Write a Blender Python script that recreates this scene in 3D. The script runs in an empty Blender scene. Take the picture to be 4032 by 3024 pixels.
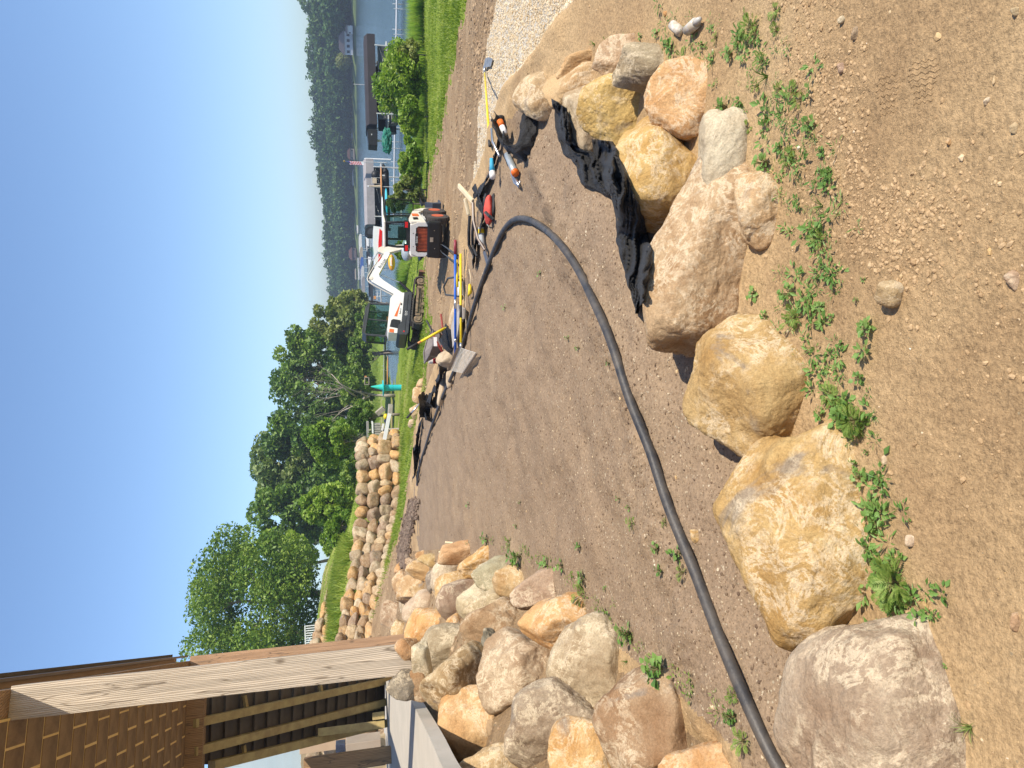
import bpy, bmesh, math, random
import numpy as np
from mathutils import Vector, Matrix, Euler
from mathutils.bvhtree import BVHTree

SC = bpy.context.scene
COL = SC.collection
R = math.radians
random.seed(7)
RS = np.random.RandomState(11)

# ------------------------------------------------------------------ camera
FPX = 2800.0                       # focal length in pixels of the 4032 wide picture
PITCH, ROLL = R(12.5), R(1.71)
F_ = Vector((0, math.cos(PITCH), -math.sin(PITCH)))
U_ = Vector((0, math.sin(PITCH), math.cos(PITCH)))
R_ = Vector((1, 0, 0))
RP = R_ * math.cos(ROLL) - U_ * math.sin(ROLL)
UP = U_ * math.cos(ROLL) + R_ * math.sin(ROLL)
CX, CY = -UP, RP                   # the camera is held on its side: picture left is up
cam_d = bpy.data.cameras.new('camera')
cam = bpy.data.objects.new('camera', cam_d)
COL.objects.link(cam)
cam.matrix_world = Matrix((
    (CX.x, CY.x, -F_.x, 0), (CX.y, CY.y, -F_.y, 0), (CX.z, CY.z, -F_.z, 0), (0, 0, 0, 1)))
cam_d.sensor_fit = 'HORIZONTAL'
cam_d.sensor_width = 36.0
cam_d.lens = 36.0 * FPX / 4032.0
cam_d.clip_start = 0.05
cam_d.clip_end = 6000
SC.camera = cam

# ------------------------------------------------------------------ light
SUN_EL, SUN_AZ = R(47), R(-38)     # azimuth measured from +X towards +Y
sv = Vector((math.cos(SUN_EL) * math.cos(SUN_AZ), math.cos(SUN_EL) * math.sin(SUN_AZ), math.sin(SUN_EL)))
world = bpy.data.worlds.new('World')
SC.world = world
world.use_nodes = True
wn = world.node_tree.nodes
wl = world.node_tree.links
sky = wn.new('ShaderNodeTexSky')
sky.sky_type = 'NISHITA'
sky.sun_disc = False
sky.sun_elevation = SUN_EL
sky.sun_rotation = math.pi / 2 - SUN_AZ
sky.altitude = 200
sky.air_density = 0.95
sky.dust_density = 0.2
sky.ozone_density = 4.0
wl.new(sky.outputs[0], wn['Background'].inputs[0])
wn['Background'].inputs[1].default_value = 0.15
sd = bpy.data.lights.new('sun', 'SUN')
sd.energy = 4.6
sd.angle = R(0.53)
sd.color = (1.0, 0.90, 0.745)
so = bpy.data.objects.new('sun', sd)
COL.objects.link(so)
so.rotation_euler = (-sv).to_track_quat('-Z', 'Y').to_euler()
SC.view_settings.view_transform = 'Standard'
SC.view_settings.look = 'None'
SC.view_settings.exposure = 0.55
SC.view_settings.gamma = 1
SC.cycles.max_bounces = 6
SC.cycles.diffuse_bounces = 3
SC.cycles.glossy_bounces = 3
SC.cycles.transmission_bounces = 4
SC.cycles.transparent_max_bounces = 6
SC.cycles.volume_bounces = 0

# ------------------------------------------------------------------ picture <-> place
def ray(px, py):
    return F_ + CX * ((px - 2016) / FPX) + CY * ((1512 - py) / FPX)

def D(px, py, d):                   # the point at forward depth d
    return ray(px, py) * d

def on_z(px, py, z):
    r = ray(px, py)
    return r * (z / r.z)

def to_px(P):                       # numpy, P (n,3)
    P = np.asarray(P, float)
    d = P @ np.array(F_)
    d = np.where(d < 0.05, 0.05, d)
    return 2016 + FPX * (P @ np.array(CX)) / d, 1512 - FPX * (P @ np.array(CY)) / d, P @ np.array(F_)

# ------------------------------------------------------------------ noise
def _h(ix, iy, iz, seed):
    n = (ix * 374761393 + iy * 668265263 + iz * 2147483647 + seed * 1274126177) & 0xffffffff
    n = ((n ^ (n >> 13)) * 1274126177) & 0xffffffff
    return ((n ^ (n >> 16)) & 0xffff) / 65535.0

def vnoise(P, seed=0):
    P = np.asarray(P, float)
    i = np.floor(P).astype(np.int64)
    f = P - i
    f = f * f * f * (f * (f * 6 - 15) + 10)
    x, y, z = i[:, 0], i[:, 1], i[:, 2]
    fx, fy, fz = f[:, 0], f[:, 1], f[:, 2]
    r = 0
    for a in (0, 1):
        for b in (0, 1):
            for c in (0, 1):
                w = (fx if a else 1 - fx) * (fy if b else 1 - fy) * (fz if c else 1 - fz)
                r = r + w * _h(x + a, y + b, z + c, seed)
    return r * 2 - 1

def fbm(P, s, o=4, seed=0, g=0.5):
    P = np.asarray(P, float) * s
    r = 0; a = 1.0
    for k in range(o):
        r = r + a * vnoise(P + 17.3 * k, seed + k)
        P = P * 2.03; a *= g
    return r

def fbm2(X, Y, s, o=4, seed=0, g=0.5):
    return fbm(np.stack([X, Y, np.zeros_like(X)], 1), s, o, seed, g)

def sstep(e0, e1, x):
    t = np.clip((x - e0) / (e1 - e0), 0, 1)
    return t * t * (3 - 2 * t)

# ------------------------------------------------------------------ object helpers
def link(o, parent=None):
    COL.objects.link(o)
    if parent is not None:
        o.parent = parent
    return o

def tag(o, label=None, cat=None, group=None, kind=None):
    if label: o['label'] = label
    if cat: o['category'] = cat
    if group: o['group'] = group
    if kind: o['kind'] = kind
    return o

def thing(name, label, cat, loc=(0, 0, 0), rot=(0, 0, 0), group=None):
    o = bpy.data.objects.new(name, None)
    o.empty_display_size = 0.1
    COL.objects.link(o)
    o.location = loc
    o.rotation_euler = rot
    return tag(o, label, cat, group)

def mesh_np(name, V, Fc, mat, parent=None, smooth=False, loc=None):
    """V (n,3); Fc an (m,k) array or list of lists"""
    me = bpy.data.meshes.new(name)
    V = np.asarray(V, np.float32)
    if isinstance(Fc, np.ndarray):
        m, k = Fc.shape
        me.vertices.add(len(V)); me.vertices.foreach_set('co', V.ravel())
        me.loops.add(m * k); me.loops.foreach_set('vertex_index', Fc.astype(np.int32).ravel())
        me.polygons.add(m)
        me.polygons.foreach_set('loop_start', np.arange(0, m * k, k, dtype=np.int32))
        me.polygons.foreach_set('loop_total', np.full(m, k, np.int32))
        me.update(calc_edges=True)
    else:
        me.from_pydata([tuple(v) for v in V], [], Fc)
    if mat is not None:
        me.materials.append(mat)
    me.polygons.foreach_set('use_smooth', np.full(len(me.polygons), bool(smooth)))
    me.update()
    o = bpy.data.objects.new(name, me)
    if loc is not None: o.location = loc
    return link(o, parent)

class MB:
    def __init__(s):
        s.v = []; s.f = []
    def add(s, vs, fs):
        n = len(s.v)
        s.v += [tuple(v) for v in vs]
        s.f += [[i + n for i in f] for f in fs]
        return s
    def box(s, c, d, rot=None, bev=0.0):
        x, y, z = d[0] / 2, d[1] / 2, d[2] / 2
        M = Euler(rot).to_matrix() if rot is not None and not isinstance(rot, Matrix) else (rot or Matrix.Identity(3))
        c = Vector(c)
        if bev <= 0:
            P = [Vector((a * x, b * y, e * z)) for a in (-1, 1) for b in (-1, 1) for e in (-1, 1)]
            return s.add([c + M @ p for p in P],
                         [[0, 1, 3, 2], [4, 6, 7, 5], [0, 4, 5, 1], [2, 3, 7, 6], [0, 2, 6, 4], [1, 5, 7, 3]])
        bm = bmesh.new()
        bmesh.ops.create_cube(bm, size=1)
        for v in bm.verts: v.co = Vector((v.co.x * 2 * x, v.co.y * 2 * y, v.co.z * 2 * z))
        bmesh.ops.bevel(bm, geom=bm.edges[:], offset=bev, segments=2, affect='EDGES', profile=0.6)
        bm.verts.index_update()
        s.add([c + M @ v.co for v in bm.verts], [[v.index for v in f.verts] for f in bm.faces])
        bm.free()
        return s
    def cyl(s, a, b, r, r2=None, n=12, caps=True):
        a, b = Vector(a), Vector(b)
        r2 = r if r2 is None else r2
        q = (b - a).to_track_quat('Z', 'Y')
        vs = []
        for p, rr in ((a, r), (b, r2)):
            for i in range(n):
                t = 2 * math.pi * i / n
                vs.append(p + q @ Vector((math.cos(t) * rr, math.sin(t) * rr, 0)))
        fs = [[i, (i + 1) % n, n + (i + 1) % n, n + i] for i in range(n)]
        if caps:
            fs += [list(range(n))[::-1], list(range(n, 2 * n))]
        return s.add(vs, fs)
    def tube(s, pts, r, n=8, caps=True):
        pts = [Vector(p) for p in pts]
        rs = r if isinstance(r, (list, tuple)) else [r] * len(pts)
        vs = []; up = Vector((0.13, 0.21, 1)).normalized()
        for i, p in enumerate(pts):
            t = (pts[min(i + 1, len(pts) - 1)] - pts[max(i - 1, 0)]).normalized()
            x = up.cross(t)
            if x.length < 1e-3: x = Vector((1, 0, 0)).cross(t)
            x.normalize(); y = t.cross(x)
            for k in range(n):
                a = 2 * math.pi * k / n
                vs.append(p + (x * math.cos(a) + y * math.sin(a)) * rs[i])
        fs = []
        for i in range(len(pts) - 1):
            for k in range(n):
                fs.append([i * n + k, i * n + (k + 1) % n, (i + 1) * n + (k + 1) % n, (i + 1) * n + k])
        if caps:
            fs += [list(range(n))[::-1], list(range((len(pts) - 1) * n, len(pts) * n))]
        return s.add(vs, fs)
    def prism(s, poly, t0, t1, ax='y'):
        """poly of (a,b); ax y: a->x b->z ; ax x: a->y b->z ; ax z: a->x b->y"""
        def P(a, b, t):
            return (a, t, b) if ax == 'y' else ((t, a, b) if ax == 'x' else (a, b, t))
        n = len(poly)
        vs = [P(a, b, t0) for a, b in poly] + [P(a, b, t1) for a, b in poly]
        fs = [[i, (i + 1) % n, n + (i + 1) % n, n + i] for i in range(n)] + [list(range(n))[::-1], list(range(n, 2 * n))]
        return s.add(vs, fs)
    def build(s, name, mat, parent=None, smooth=False, loc=None):
        me = bpy.data.meshes.new(name)
        me.from_pydata(s.v, [], s.f)
        if mat is not None: me.materials.append(mat)
        bm = bmesh.new(); bm.from_mesh(me)
        bmesh.ops.recalc_face_normals(bm, faces=bm.faces)
        bm.to_mesh(me); bm.free()
        if smooth:
            me.polygons.foreach_set('use_smooth', [True] * len(me.polygons))
        o = bpy.data.objects.new(name, me)
        if loc is not None: o.location = loc
        return link(o, parent)

def catmull(pts, n=8):
    P = [Vector(p) for p in pts]
    P = [P[0] * 2 - P[1]] + P + [P[-1] * 2 - P[-2]]
    out = []
    for i in range(1, len(P) - 2):
        for k in range(n):
            t = k / n
            a, b, c, d = P[i - 1], P[i], P[i + 1], P[i + 2]
            out.append(0.5 * ((2 * b) + (c - a) * t + (2 * a - 5 * b + 4 * c - d) * t * t + (3 * b - a - 3 * c + d) * t ** 3))
    out.append(P[-2])
    return out

def text_mesh(txt, size, name, mat, parent, M):
    cu = bpy.data.curves.new('t', 'FONT')
    cu.body = txt; cu.size = size; cu.extrude = 0.002; cu.align_x = 'CENTER'; cu.align_y = 'CENTER'
    cu.resolution_u = 3
    to = bpy.data.objects.new('t', cu)
    COL.objects.link(to)
    dg = bpy.context.evaluated_depsgraph_get()
    me = bpy.data.meshes.new_from_object(to.evaluated_get(dg))
    bpy.data.objects.remove(to)
    me.materials.clear(); me.materials.append(mat)
    me.transform(M)
    o = bpy.data.objects.new(name, me)
    return link(o, parent)

# ------------------------------------------------------------------ materials
def nodes(m):
    m.use_nodes = True
    return m.node_tree.nodes, m.node_tree.links, m.node_tree.nodes['Principled BSDF']

def ramp(n, cols):
    r = n.new('ShaderNodeValToRGB')
    e = r.color_ramp.elements
    while len(e) < len(cols): e.new(0.5)
    for i, (p, c) in enumerate(cols):
        e[i].position = p
        e[i].color = (c[0], c[1], c[2], 1) if isinstance(c, (tuple, list)) else (c, c, c, 1)
    return r

def noise(n, l, co, scale, detail=5, rough=0.6, dist=0.0):
    t = n.new('ShaderNodeTexNoise')
    t.inputs['Scale'].default_value = scale
    t.inputs['Detail'].default_value = detail
    t.inputs['Roughness'].default_value = rough
    t.inputs['Distortion'].default_value = dist
    l.new(co, t.inputs['Vector'])
    return t.outputs['Fac']

def mixc(n, l, fac, a, b, mode='MIX'):
    m = n.new('ShaderNodeMix'); m.data_type = 'RGBA'; m.blend_type = mode
    if hasattr(fac, 'is_linked') or hasattr(fac, 'node'): l.new(fac, m.inputs[0])
    else: m.inputs[0].default_value = fac
    for v, k in ((a, 6), (b, 7)):
        if hasattr(v, 'node'): l.new(v, m.inputs[k])
        else: m.inputs[k].default_value = (v[0], v[1], v[2], 1)
    return m.outputs[2]

def mth(n, l, op, a, b=None):
    m = n.new('ShaderNodeMath'); m.operation = op
    for v, k in ((a, 0), (b, 1)):
        if v is None: continue
        if hasattr(v, 'node'): l.new(v, m.inputs[k])
        else: m.inputs[k].default_value = v
    return m.outputs[0]

def bump(n, l, b, h, dist, strength=1.0, prev=None):
    k = n.new('ShaderNodeBump')
    k.inputs['Strength'].default_value = strength
    k.inputs['Distance'].default_value = dist
    l.new(h, k.inputs['Height'])
    if prev is not None: l.new(prev, k.inputs['Normal'])
    return k.outputs[0]

def pm(name, c1, c2=None, scale=6.0, rough=0.6, bmp=0.0, bscale=30.0, metal=0.0, spec=0.4):
    m = bpy.data.materials.new(name)
    n, l, b = nodes(m)
    c2 = c2 or tuple(x * 0.72 for x in c1)
    tc = n.new('ShaderNodeTexCoord')
    f = noise(n, l, tc.outputs['Object'], scale, 6, 0.65)
    r = ramp(n, [(0.36, c2), (0.62, c1)])
    l.new(f, r.inputs[0])
    l.new(r.outputs[0], b.inputs['Base Color'])
    b.inputs['Roughness'].default_value = rough
    b.inputs['Metallic'].default_value = metal
    b.inputs['Specular IOR Level'].default_value = spec
    if bmp > 0:
        h = noise(n, l, tc.outputs['Object'], bscale, 4, 0.6)
        l.new(bump(n, l, b, h, bmp), b.inputs['Normal'])
    return m

def soil_mat(name, cols, pebble, pc, pscale, bd, stripes=None):
    """cols: three tones; pebble: how many light specks"""
    m = bpy.data.materials.new(name)
    n, l, b = nodes(m)
    g = n.new('ShaderNodeNewGeometry').outputs['Position']
    f = noise(n, l, g, 0.9, 6, 0.62, 0.4)
    r = ramp(n, [(0.32, cols[0]), (0.5, cols[1]), (0.68, cols[2])])
    l.new(f, r.inputs[0])
    f2 = noise(n, l, g, 52, 9, 0.85)
    r2 = ramp(n, [(0.36, 0.55), (0.5, 0.98), (0.64, 1.3)])
    l.new(f2, r2.inputs[0])
    col = mixc(n, l, 1.0, r.outputs[0], r2.outputs[0], 'MULTIPLY')
    v = n.new('ShaderNodeTexVoronoi'); v.inputs['Scale'].default_value = pscale
    v.inputs['Randomness'].default_value = 1
    l.new(g, v.inputs['Vector'])
    sz = noise(n, l, g, pscale * 0.37, 2, 0.5)
    th = mth(n, l, 'MULTIPLY', mth(n, l, 'POWER', sz, 3.0), pebble)
    msk = mth(n, l, 'LESS_THAN', v.outputs['Distance'], th)
    pcol = mixc(n, l, v.outputs['Color'], tuple(x * 0.55 for x in pc), pc)
    col = mixc(n, l, msk, col, pcol)
    l.new(col, b.inputs['Base Color'])
    b.inputs['Roughness'].default_value = 0.93
    b.inputs['Specular IOR Level'].default_value = 0.15
    h1 = noise(n, l, g, 9, 8, 0.68)
    h2 = noise(n, l, g, 75, 6, 0.75)
    h = mth(n, l, 'ADD', mth(n, l, 'MULTIPLY', h1, 2.6), mth(n, l, 'MULTIPLY', h2, 0.6))
    h = mth(n, l, 'ADD', h, mth(n, l, 'MULTIPLY', msk, 0.22))
    l.new(bump(n, l, b, h, bd), b.inputs['Normal'])
    return m

def rock_mat(name, vein=1.0):
    m = bpy.data.materials.new(name)
    n, l, b = nodes(m)
    tc = n.new('ShaderNodeTexCoord').outputs['Object']
    oi = n.new('ShaderNodeObjectInfo')
    off = n.new('ShaderNodeVectorMath'); off.operation = 'ADD'
    sc = n.new('ShaderNodeVectorMath'); sc.operation = 'SCALE'
    cmb = n.new('ShaderNodeCombineXYZ')
    l.new(oi.outputs['Random'], cmb.inputs[0]); l.new(oi.outputs['Random'], cmb.inputs[1])
    l.new(cmb.outputs[0], sc.inputs[0]); sc.inputs['Scale'].default_value = 91.0
    l.new(tc, off.inputs[0]); l.new(sc.outputs[0], off.inputs[1])
    co = off.outputs[0]
    f = noise(n, l, co, 3.0, 6, 0.62, 0.6)
    base = oi.outputs['Color']
    dark = mixc(n, l, 1.0, base, (0.74, 0.64, 0.55), 'MULTIPLY')
    lite = mixc(n, l, 0.16, base, (0.62, 0.48, 0.30))
    rr = ramp(n, [(0.34, 0.0), (0.62, 1.0)]); l.new(f, rr.inputs[0])
    col = mixc(n, l, rr.outputs[0], dark, lite)
    # grey patches
    f3 = noise(n, l, co, 1.7, 5, 0.6, 0.8)
    rg = ramp(n, [(0.60, 0.0), (0.66, 0.75)]); l.new(f3, rg.inputs[0])
    col = mixc(n, l, rg.outputs[0], col, (0.235, 0.20, 0.165))
    # pale mineral crust in veins and patches
    fv = noise(n, l, co, 6.5, 9, 0.76, 0.5)
    vv = mth(n, l, 'ABSOLUTE', mth(n, l, 'SUBTRACT', fv, 0.5))
    rv = ramp(n, [(0.0, 1.0), (0.022, 0.9), (0.045, 0.0)]); l.new(vv, rv.inputs[0])
    fm = noise(n, l, co, 2.3, 4, 0.6)
    rm = ramp(n, [(0.43, 0.0), (0.52, 1.0)]); l.new(fm, rm.inputs[0])
    fp = noise(n, l, co, 11, 9, 0.75)
    rp = ramp(n, [(0.42, 0.3), (0.52, 1.0)]); l.new(fp, rp.inputs[0])
    vm = mth(n, l, 'MULTIPLY', mth(n, l, 'MULTIPLY', rv.outputs[0], rm.outputs[0]), rp.outputs[0])
    patch = noise(n, l, co, 14, 10, 0.82, 0.5)
    rpp = ramp(n, [(0.57, 0.0), (0.63, 0.85)]); l.new(patch, rpp.inputs[0])
    vm = mth(n, l, 'MINIMUM', mth(n, l, 'ADD', vm, mth(n, l, 'MULTIPLY', rpp.outputs[0], rm.outputs[0])), 1.0)
    vm = mth(n, l, 'MULTIPLY', vm, vein)
    vm = mth(n, l, 'MULTIPLY', vm, 0.55)
    col = mixc(n, l, vm, col, (0.74, 0.62, 0.44))
    fs = noise(n, l, co, 90, 4, 0.8)
    rs = ramp(n, [(0.35, 0.78), (0.65, 1.16)]); l.new(fs, rs.inputs[0])
    col = mixc(n, l, 1.0, col, rs.outputs[0], 'MULTIPLY')
    l.new(col, b.inputs['Base Color'])
    b.inputs['Roughness'].default_value = 0.88
    b.inputs['Specular IOR Level'].default_value = 0.22
    h1 = noise(n, l, co, 6, 10, 0.66, 0.5)
    h2 = noise(n, l, co, 55, 6, 0.72)
    h = mth(n, l, 'ADD', mth(n, l, 'MULTIPLY', h1, 1.5), mth(n, l, 'MULTIPLY', h2, 0.35))
    l.new(bump(n, l, b, h, 0.018), b.inputs['Normal'])
    return m

def leaf_mat(name, c1, c2, c3, nscale=0.35, trans=0.3, spec=0.35):
    m = bpy.data.materials.new(name)
    n, l, b = nodes(m)
    g = n.new('ShaderNodeNewGeometry')
    f = noise(n, l, g.outputs['Position'], nscale, 3, 0.6)
    r = ramp(n, [(0.38, c1), (0.5, c2), (0.63, c3)])
    l.new(mth(n, l, 'ADD', f, mth(n, l, 'MULTIPLY', mth(n, l, 'SUBTRACT', g.outputs['Random Per Island'], 0.5), 0.28)), r.inputs[0])
    l.new(r.outputs[0], b.inputs['Base Color'])
    b.inputs['Roughness'].default_value = 0.5
    b.inputs['Specular IOR Level'].default_value = spec
    tr = n.new('ShaderNodeBsdfTranslucent')
    tcol = mixc(n, l, 1.0, r.outputs[0], (1.35, 1.5, 0.55), 'MULTIPLY')
    l.new(tcol, tr.inputs[0])
    mx = n.new('ShaderNodeMixShader'); mx.inputs[0].default_value = trans
    l.new(b.outputs[0], mx.inputs[1]); l.new(tr.outputs[0], mx.inputs[2])
    l.new(mx.outputs[0], n['Material Output'].inputs['Surface'])
    return m

def wood_mat(name, c1, c2, axis_scale=(9, 9, 0.9), scale=2.2, dark=(0.12, 0.085, 0.055), knots=True, rough=0.75):
    m = bpy.data.materials.new(name)
    n, l, b = nodes(m)
    tc = n.new('ShaderNodeTexCoord').outputs['Object']
    mp = n.new('ShaderNodeMapping'); mp.inputs['Scale'].default_value = axis_scale
    l.new(tc, mp.inputs['Vector'])
    w = n.new('ShaderNodeTexWave'); w.wave_type = 'BANDS'; w.bands_direction = 'X'
    w.inputs['Scale'].default_value = scale
    w.inputs['Distortion'].default_value = 16
    w.inputs['Detail'].default_value = 3.5
    w.inputs['Detail Scale'].default_value = 0.32
    w.inputs['Detail Roughness'].default_value = 0.6
    l.new(mp.outputs[0], w.inputs['Vector'])
    r = ramp(n, [(0.0, c2), (0.35, c1), (1.0, tuple(min(1, x * 1.08) for x in c1))])
    l.new(w.outputs['Fac'], r.inputs[0])
    f = noise(n, l, mp.outputs[0], 1.4, 5, 0.6)
    r2 = ramp(n, [(0.35, 0.8), (0.65, 1.1)]); l.new(f, r2.inputs[0])
    col = mixc(n, l, 1.0, r.outputs[0], r2.outputs[0], 'MULTIPLY')
    fk = noise(n, l, mp.outputs[0], 0.55, 3, 0.5)
    kk = ramp(n, [(0.0, 1.0), (0.006, 0.6), (0.010, 0.0)]); l.new(mth(n, l, 'ABSOLUTE', mth(n, l, 'SUBTRACT', fk, 0.52)), kk.inputs[0])
    col = mixc(n, l, mth(n, l, 'MULTIPLY', kk.outputs[0], 0.8), col, dark)
    if knots:
        v = n.new('ShaderNodeTexVoronoi'); v.inputs['Scale'].default_value = 3.6
        mp2 = n.new('ShaderNodeMapping'); mp2.inputs['Scale'].default_value = (1, 1, 0.55)
        l.new(tc, mp2.inputs['Vector']); l.new(mp2.outputs[0], v.inputs['Vector'])
        rk = ramp(n, [(0.04, 1.0), (0.11, 0.0)]); l.new(v.outputs['Distance'], rk.inputs[0])
        col = mixc(n, l, mth(n, l, 'MULTIPLY', rk.outputs[0], 0.75), col, dark)
    l.new(col, b.inputs['Base Color'])
    b.inputs['Roughness'].default_value = rough
    l.new(bump(n, l, b, w.outputs['Fac'], 0.003), b.inputs['Normal'])
    return m

# ------------------------------------------------------------------ the lie of the land
class TPS:
    def __init__(s, pts, lam=0.02):
        A = np.array(pts, float)
        s.c = A[:, :2]; n = len(A)
        K = s.k(s.c, s.c) + lam * np.eye(n)
        Pm = np.hstack([np.ones((n, 1)), s.c])
        M = np.zeros((n + 3, n + 3)); M[:n, :n] = K; M[:n, n:] = Pm; M[n:, :n] = Pm.T
        s.w = np.linalg.solve(M, np.concatenate([A[:, 2], np.zeros(3)]))
    @staticmethod
    def k(a, b):
        d2 = ((a[:, None, :] - b[None, :, :]) ** 2).sum(2) + 1e-9
        return np.sqrt(d2)
    def __call__(s, X, Y):
        q = np.stack([X, Y], 1)
        return s.k(q, s.c) @ s.w[:-3] + s.w[-3] + q @ s.w[-2:]

WATER_Z = -4.6
LOW = TPS([(2.4, 6.6, -2.3), (3.4, 5.2, -2.3), (1.2, 9, -2.4), (0, 11.5, -2.45), (-1, 15, -2.4), (-2, 19, -2.15), (-3.2, 3.5, -.62), (-2.6, 1, -.62), (-4.2, 7.5, -.62), (-5, 11, -.66), (-8, 5, -.62), (-10, 12, -.6), (-14, 20, -.3),
           (6, 5, -2.3), (5.5, 8, -2.45), (9, 3, -2.2), (9, 10, -2.65), (5, 12, -2.5), (2.6, 13.5, -2.55), (8, 14, -2.7), (14, 12, -2.9),
           (0, -5, -1.6), (5, -5, -1.7), (-5, -5, -.6), (0, -20, -1.5), (20, -10, -2), (-20, -10, -.6),
           (4.5, 22, -3.05), (10, 20, -3.1), (1, 18, -2.65), (3, 30, -3.0), (12, 28, -3.5), (0, 30, -2.9), (-1, 22, -2.4),
           (-2.9, 36.5, -2.15), (-6, 35, -2.0), (-9.4, 28, -.25), (-7.6, 24, -.95), (-4.4, 24, -1.7), (-2.6, 26, -2.1), (-5.5, 18, -.85),
           (20, 36, -4.0), (12, 34, -3.9), (7, 37, -3.8), (20, 43, -4.8), (9.5, 36, -3.85), (11.5, 41, -4.2), (14, 46, -4.9), (6, 44, -3.7), (8, 49, -4.0), (20, 55, -6), (14, 60, -6), (9, 58, -4.4),
           (1, 50, -3.3), (-3, 60, -3.9), (3, 70, -4.4), (-8, 90, -4.3), (5, 110, -4.45), (16, 80, -5.6), (25, 120, -5.8), (-30, 90, -3), (45, 40, -4.8), (45, 20, -3.2), (60, 60, -6)])
HIGH = TPS([(-2.9, 37, -.1), (-6, 36, 0), (-9.4, 29, .9), (-13, 20, 1.1), (-8, 40, .7), (-12, 38, 1.3), (-14, 42, 2.5), (-18, 45, 2.9), (-20, 38, 2.6),
            (-25, 60, 4.0), (-15, 60, 3), (-30, 90, 5), (-60, 100, 6.5), (-6, 50, -.6), (-6, 70, -2.6), (-3.5, 45, -1.4), (-20, 25, 2.2), (-40, 30, 3.5), (-40, 60, 4.4), (-10, 75, 0), (-12, 100, -1)])
WALL = np.array([(-3.2, 46), (-2.2, 40), (-2.9, 36.6), (-6.1, 35.1), (-8.0, 31.4), (-9.4, 28), (-11.4, 22.5), (-14.5, 16), (-30, 8)])

def seg_dist(X, Y, P, closed=False):
    """distance to a polyline and the side of its nearest segment"""
    best = np.full(X.shape, 1e9); side = np.zeros(X.shape)
    n = len(P) if closed else len(P) - 1
    for i in range(n):
        a = P[i]; b = P[(i + 1) % len(P)]
        dx, dy = b[0] - a[0], b[1] - a[1]
        t = np.clip(((X - a[0]) * dx + (Y - a[1]) * dy) / (dx * dx + dy * dy), 0, 1)
        ex, ey = X - (a[0] + t * dx), Y - (a[1] + t * dy)
        d = np.hypot(ex, ey)
        m = d < best
        best = np.where(m, d, best)
        side = np.where(m, np.sign(dx * ey - dy * ex), side)
    return best, side

def in_poly(X, Y, P):
    ins = np.zeros(X.shape, bool); n = len(P); j = n - 1
    for i in range(n):
        xi, yi = P[i]; xj, yj = P[j]
        c = ((yi > Y) != (yj > Y)) & (X < (xj - xi) * (Y - yi) / (yj - yi + 1e-12) + xi)
        ins ^= c; j = i
    return ins

BED_Z = -1.75
_edge = [(2290, -250), (2290, 0), (2190, 180), (2050, 320), (1985, 470), (1950, 620), (1890, 760), (1860, 900), (1835, 1100),
         (1800, 1280), (1740, 1450), (1690, 1570), (1655, 1700), (1638, 1900), (1638, 2050), (1650, 2170)]
_foot = [(1760, 2160), (1950, 2175), (2290, 2350), (2560, 2620), (2850, 2850), (3200, 3100)]
PLAT = [tuple(on_z(x, y, BED_Z)[:2]) for x, y in _edge + _foot]
PLAT = np.array(PLAT[:] + [(-1.9, 1.4), (-2.0, -8), (14, -8), (PLAT[0][0] + 6, PLAT[0][1] - 1.0)])
N_EDGE = len(_edge)
SLAB = [tuple(on_z(x, y, -.45)[:2]) for x, y in [(1560, 2668), (1596, 2715), (1640, 2800), (1690, 2900), (1745, 3024), (1860, 3200)]]

def H(X, Y, detail=True):
    X = np.asarray(X, float); Y = np.asarray(Y, float)
    low = LOW(X, Y)
    high = HIGH(X, Y)
    d, s = seg_dist(X, Y, WALL)
    behind = np.where(s > 0, d, -d)         # which side is the hill
    behind = -behind
    w = sstep(0.05, 0.55, behind)
    L = low * (1 - w) + high * w
    # far land and lake bed
    xs = 4 + .09 * Y
    far = np.clip(WATER_Z + (xs - X) * 0.045, -7, 8)
    wf = sstep(95, 150, Y)
    L = L * (1 - wf) + far * wf
    sh = sstep(46, 56, Y) * sstep(0, 6, X - xs)
    L = np.where(sh > 0, np.minimum(L, WATER_Z + 0.25 - 1.5 * sh), L)
    L = L + 0.06 * fbm2(X, Y, 0.35, 4, 3) * sstep(4, 12, Y)
    # the made ground near the camera
    dp, _ = seg_dist(X, Y, PLAT, True)
    ins = in_poly(X, Y, PLAT)
    sd = np.where(ins, dp, -dp)
    left = X < -1.35 - 0.06 * Y
    wp = sstep(-0.55, 0.12, sd)
    wl_ = sstep(-0.85, 0.02, sd)
    wp = np.where(left, wl_, wp)
    ring, rs = seg_dist(X, Y, RING)
    out = sstep(-0.1, 0.7, np.where(rs > 0, ring, -ring))
    P = BED_Z + 0.20 * out + 0.006 * fbm2(X, Y, 0.9, 3, 5)
    if detail:
        P = P + 0.008 * fbm2(X, Y, 7, 4, 9) * (0.2 + out) + 0.022 * fbm2(X, Y, 2.1, 3, 15) * out + 0.012 * np.abs(fbm2(X * 1.4 + Y, Y - X * .4, 1.6, 3, 19)) * out
        band = np.exp(-((ring - 0.95) / 0.22) ** 2) * out
        P = P + 0.055 * band * (0.6 + 0.6 * fbm2(X, Y, 3.5, 5, 12, 0.6))
        P = P + 0.05 * np.exp(-(ring / 0.5) ** 2) * (1 - out)
        L = L + 0.02 * fbm2(X, Y, 2.2, 4, 21)
    return L * (1 - wp) + P * wp

RING = np.array([tuple(on_z(x, y, -1.7)[:2]) for x, y in
                 [(4400, 3300), (3500, 2780), (3130, 2080), (2970, 1560), (2770, 1000), (2600, 660), (2430, 440), (2330, 300), (2290, 180), (2300, -100), (2400, -900)]])

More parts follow.
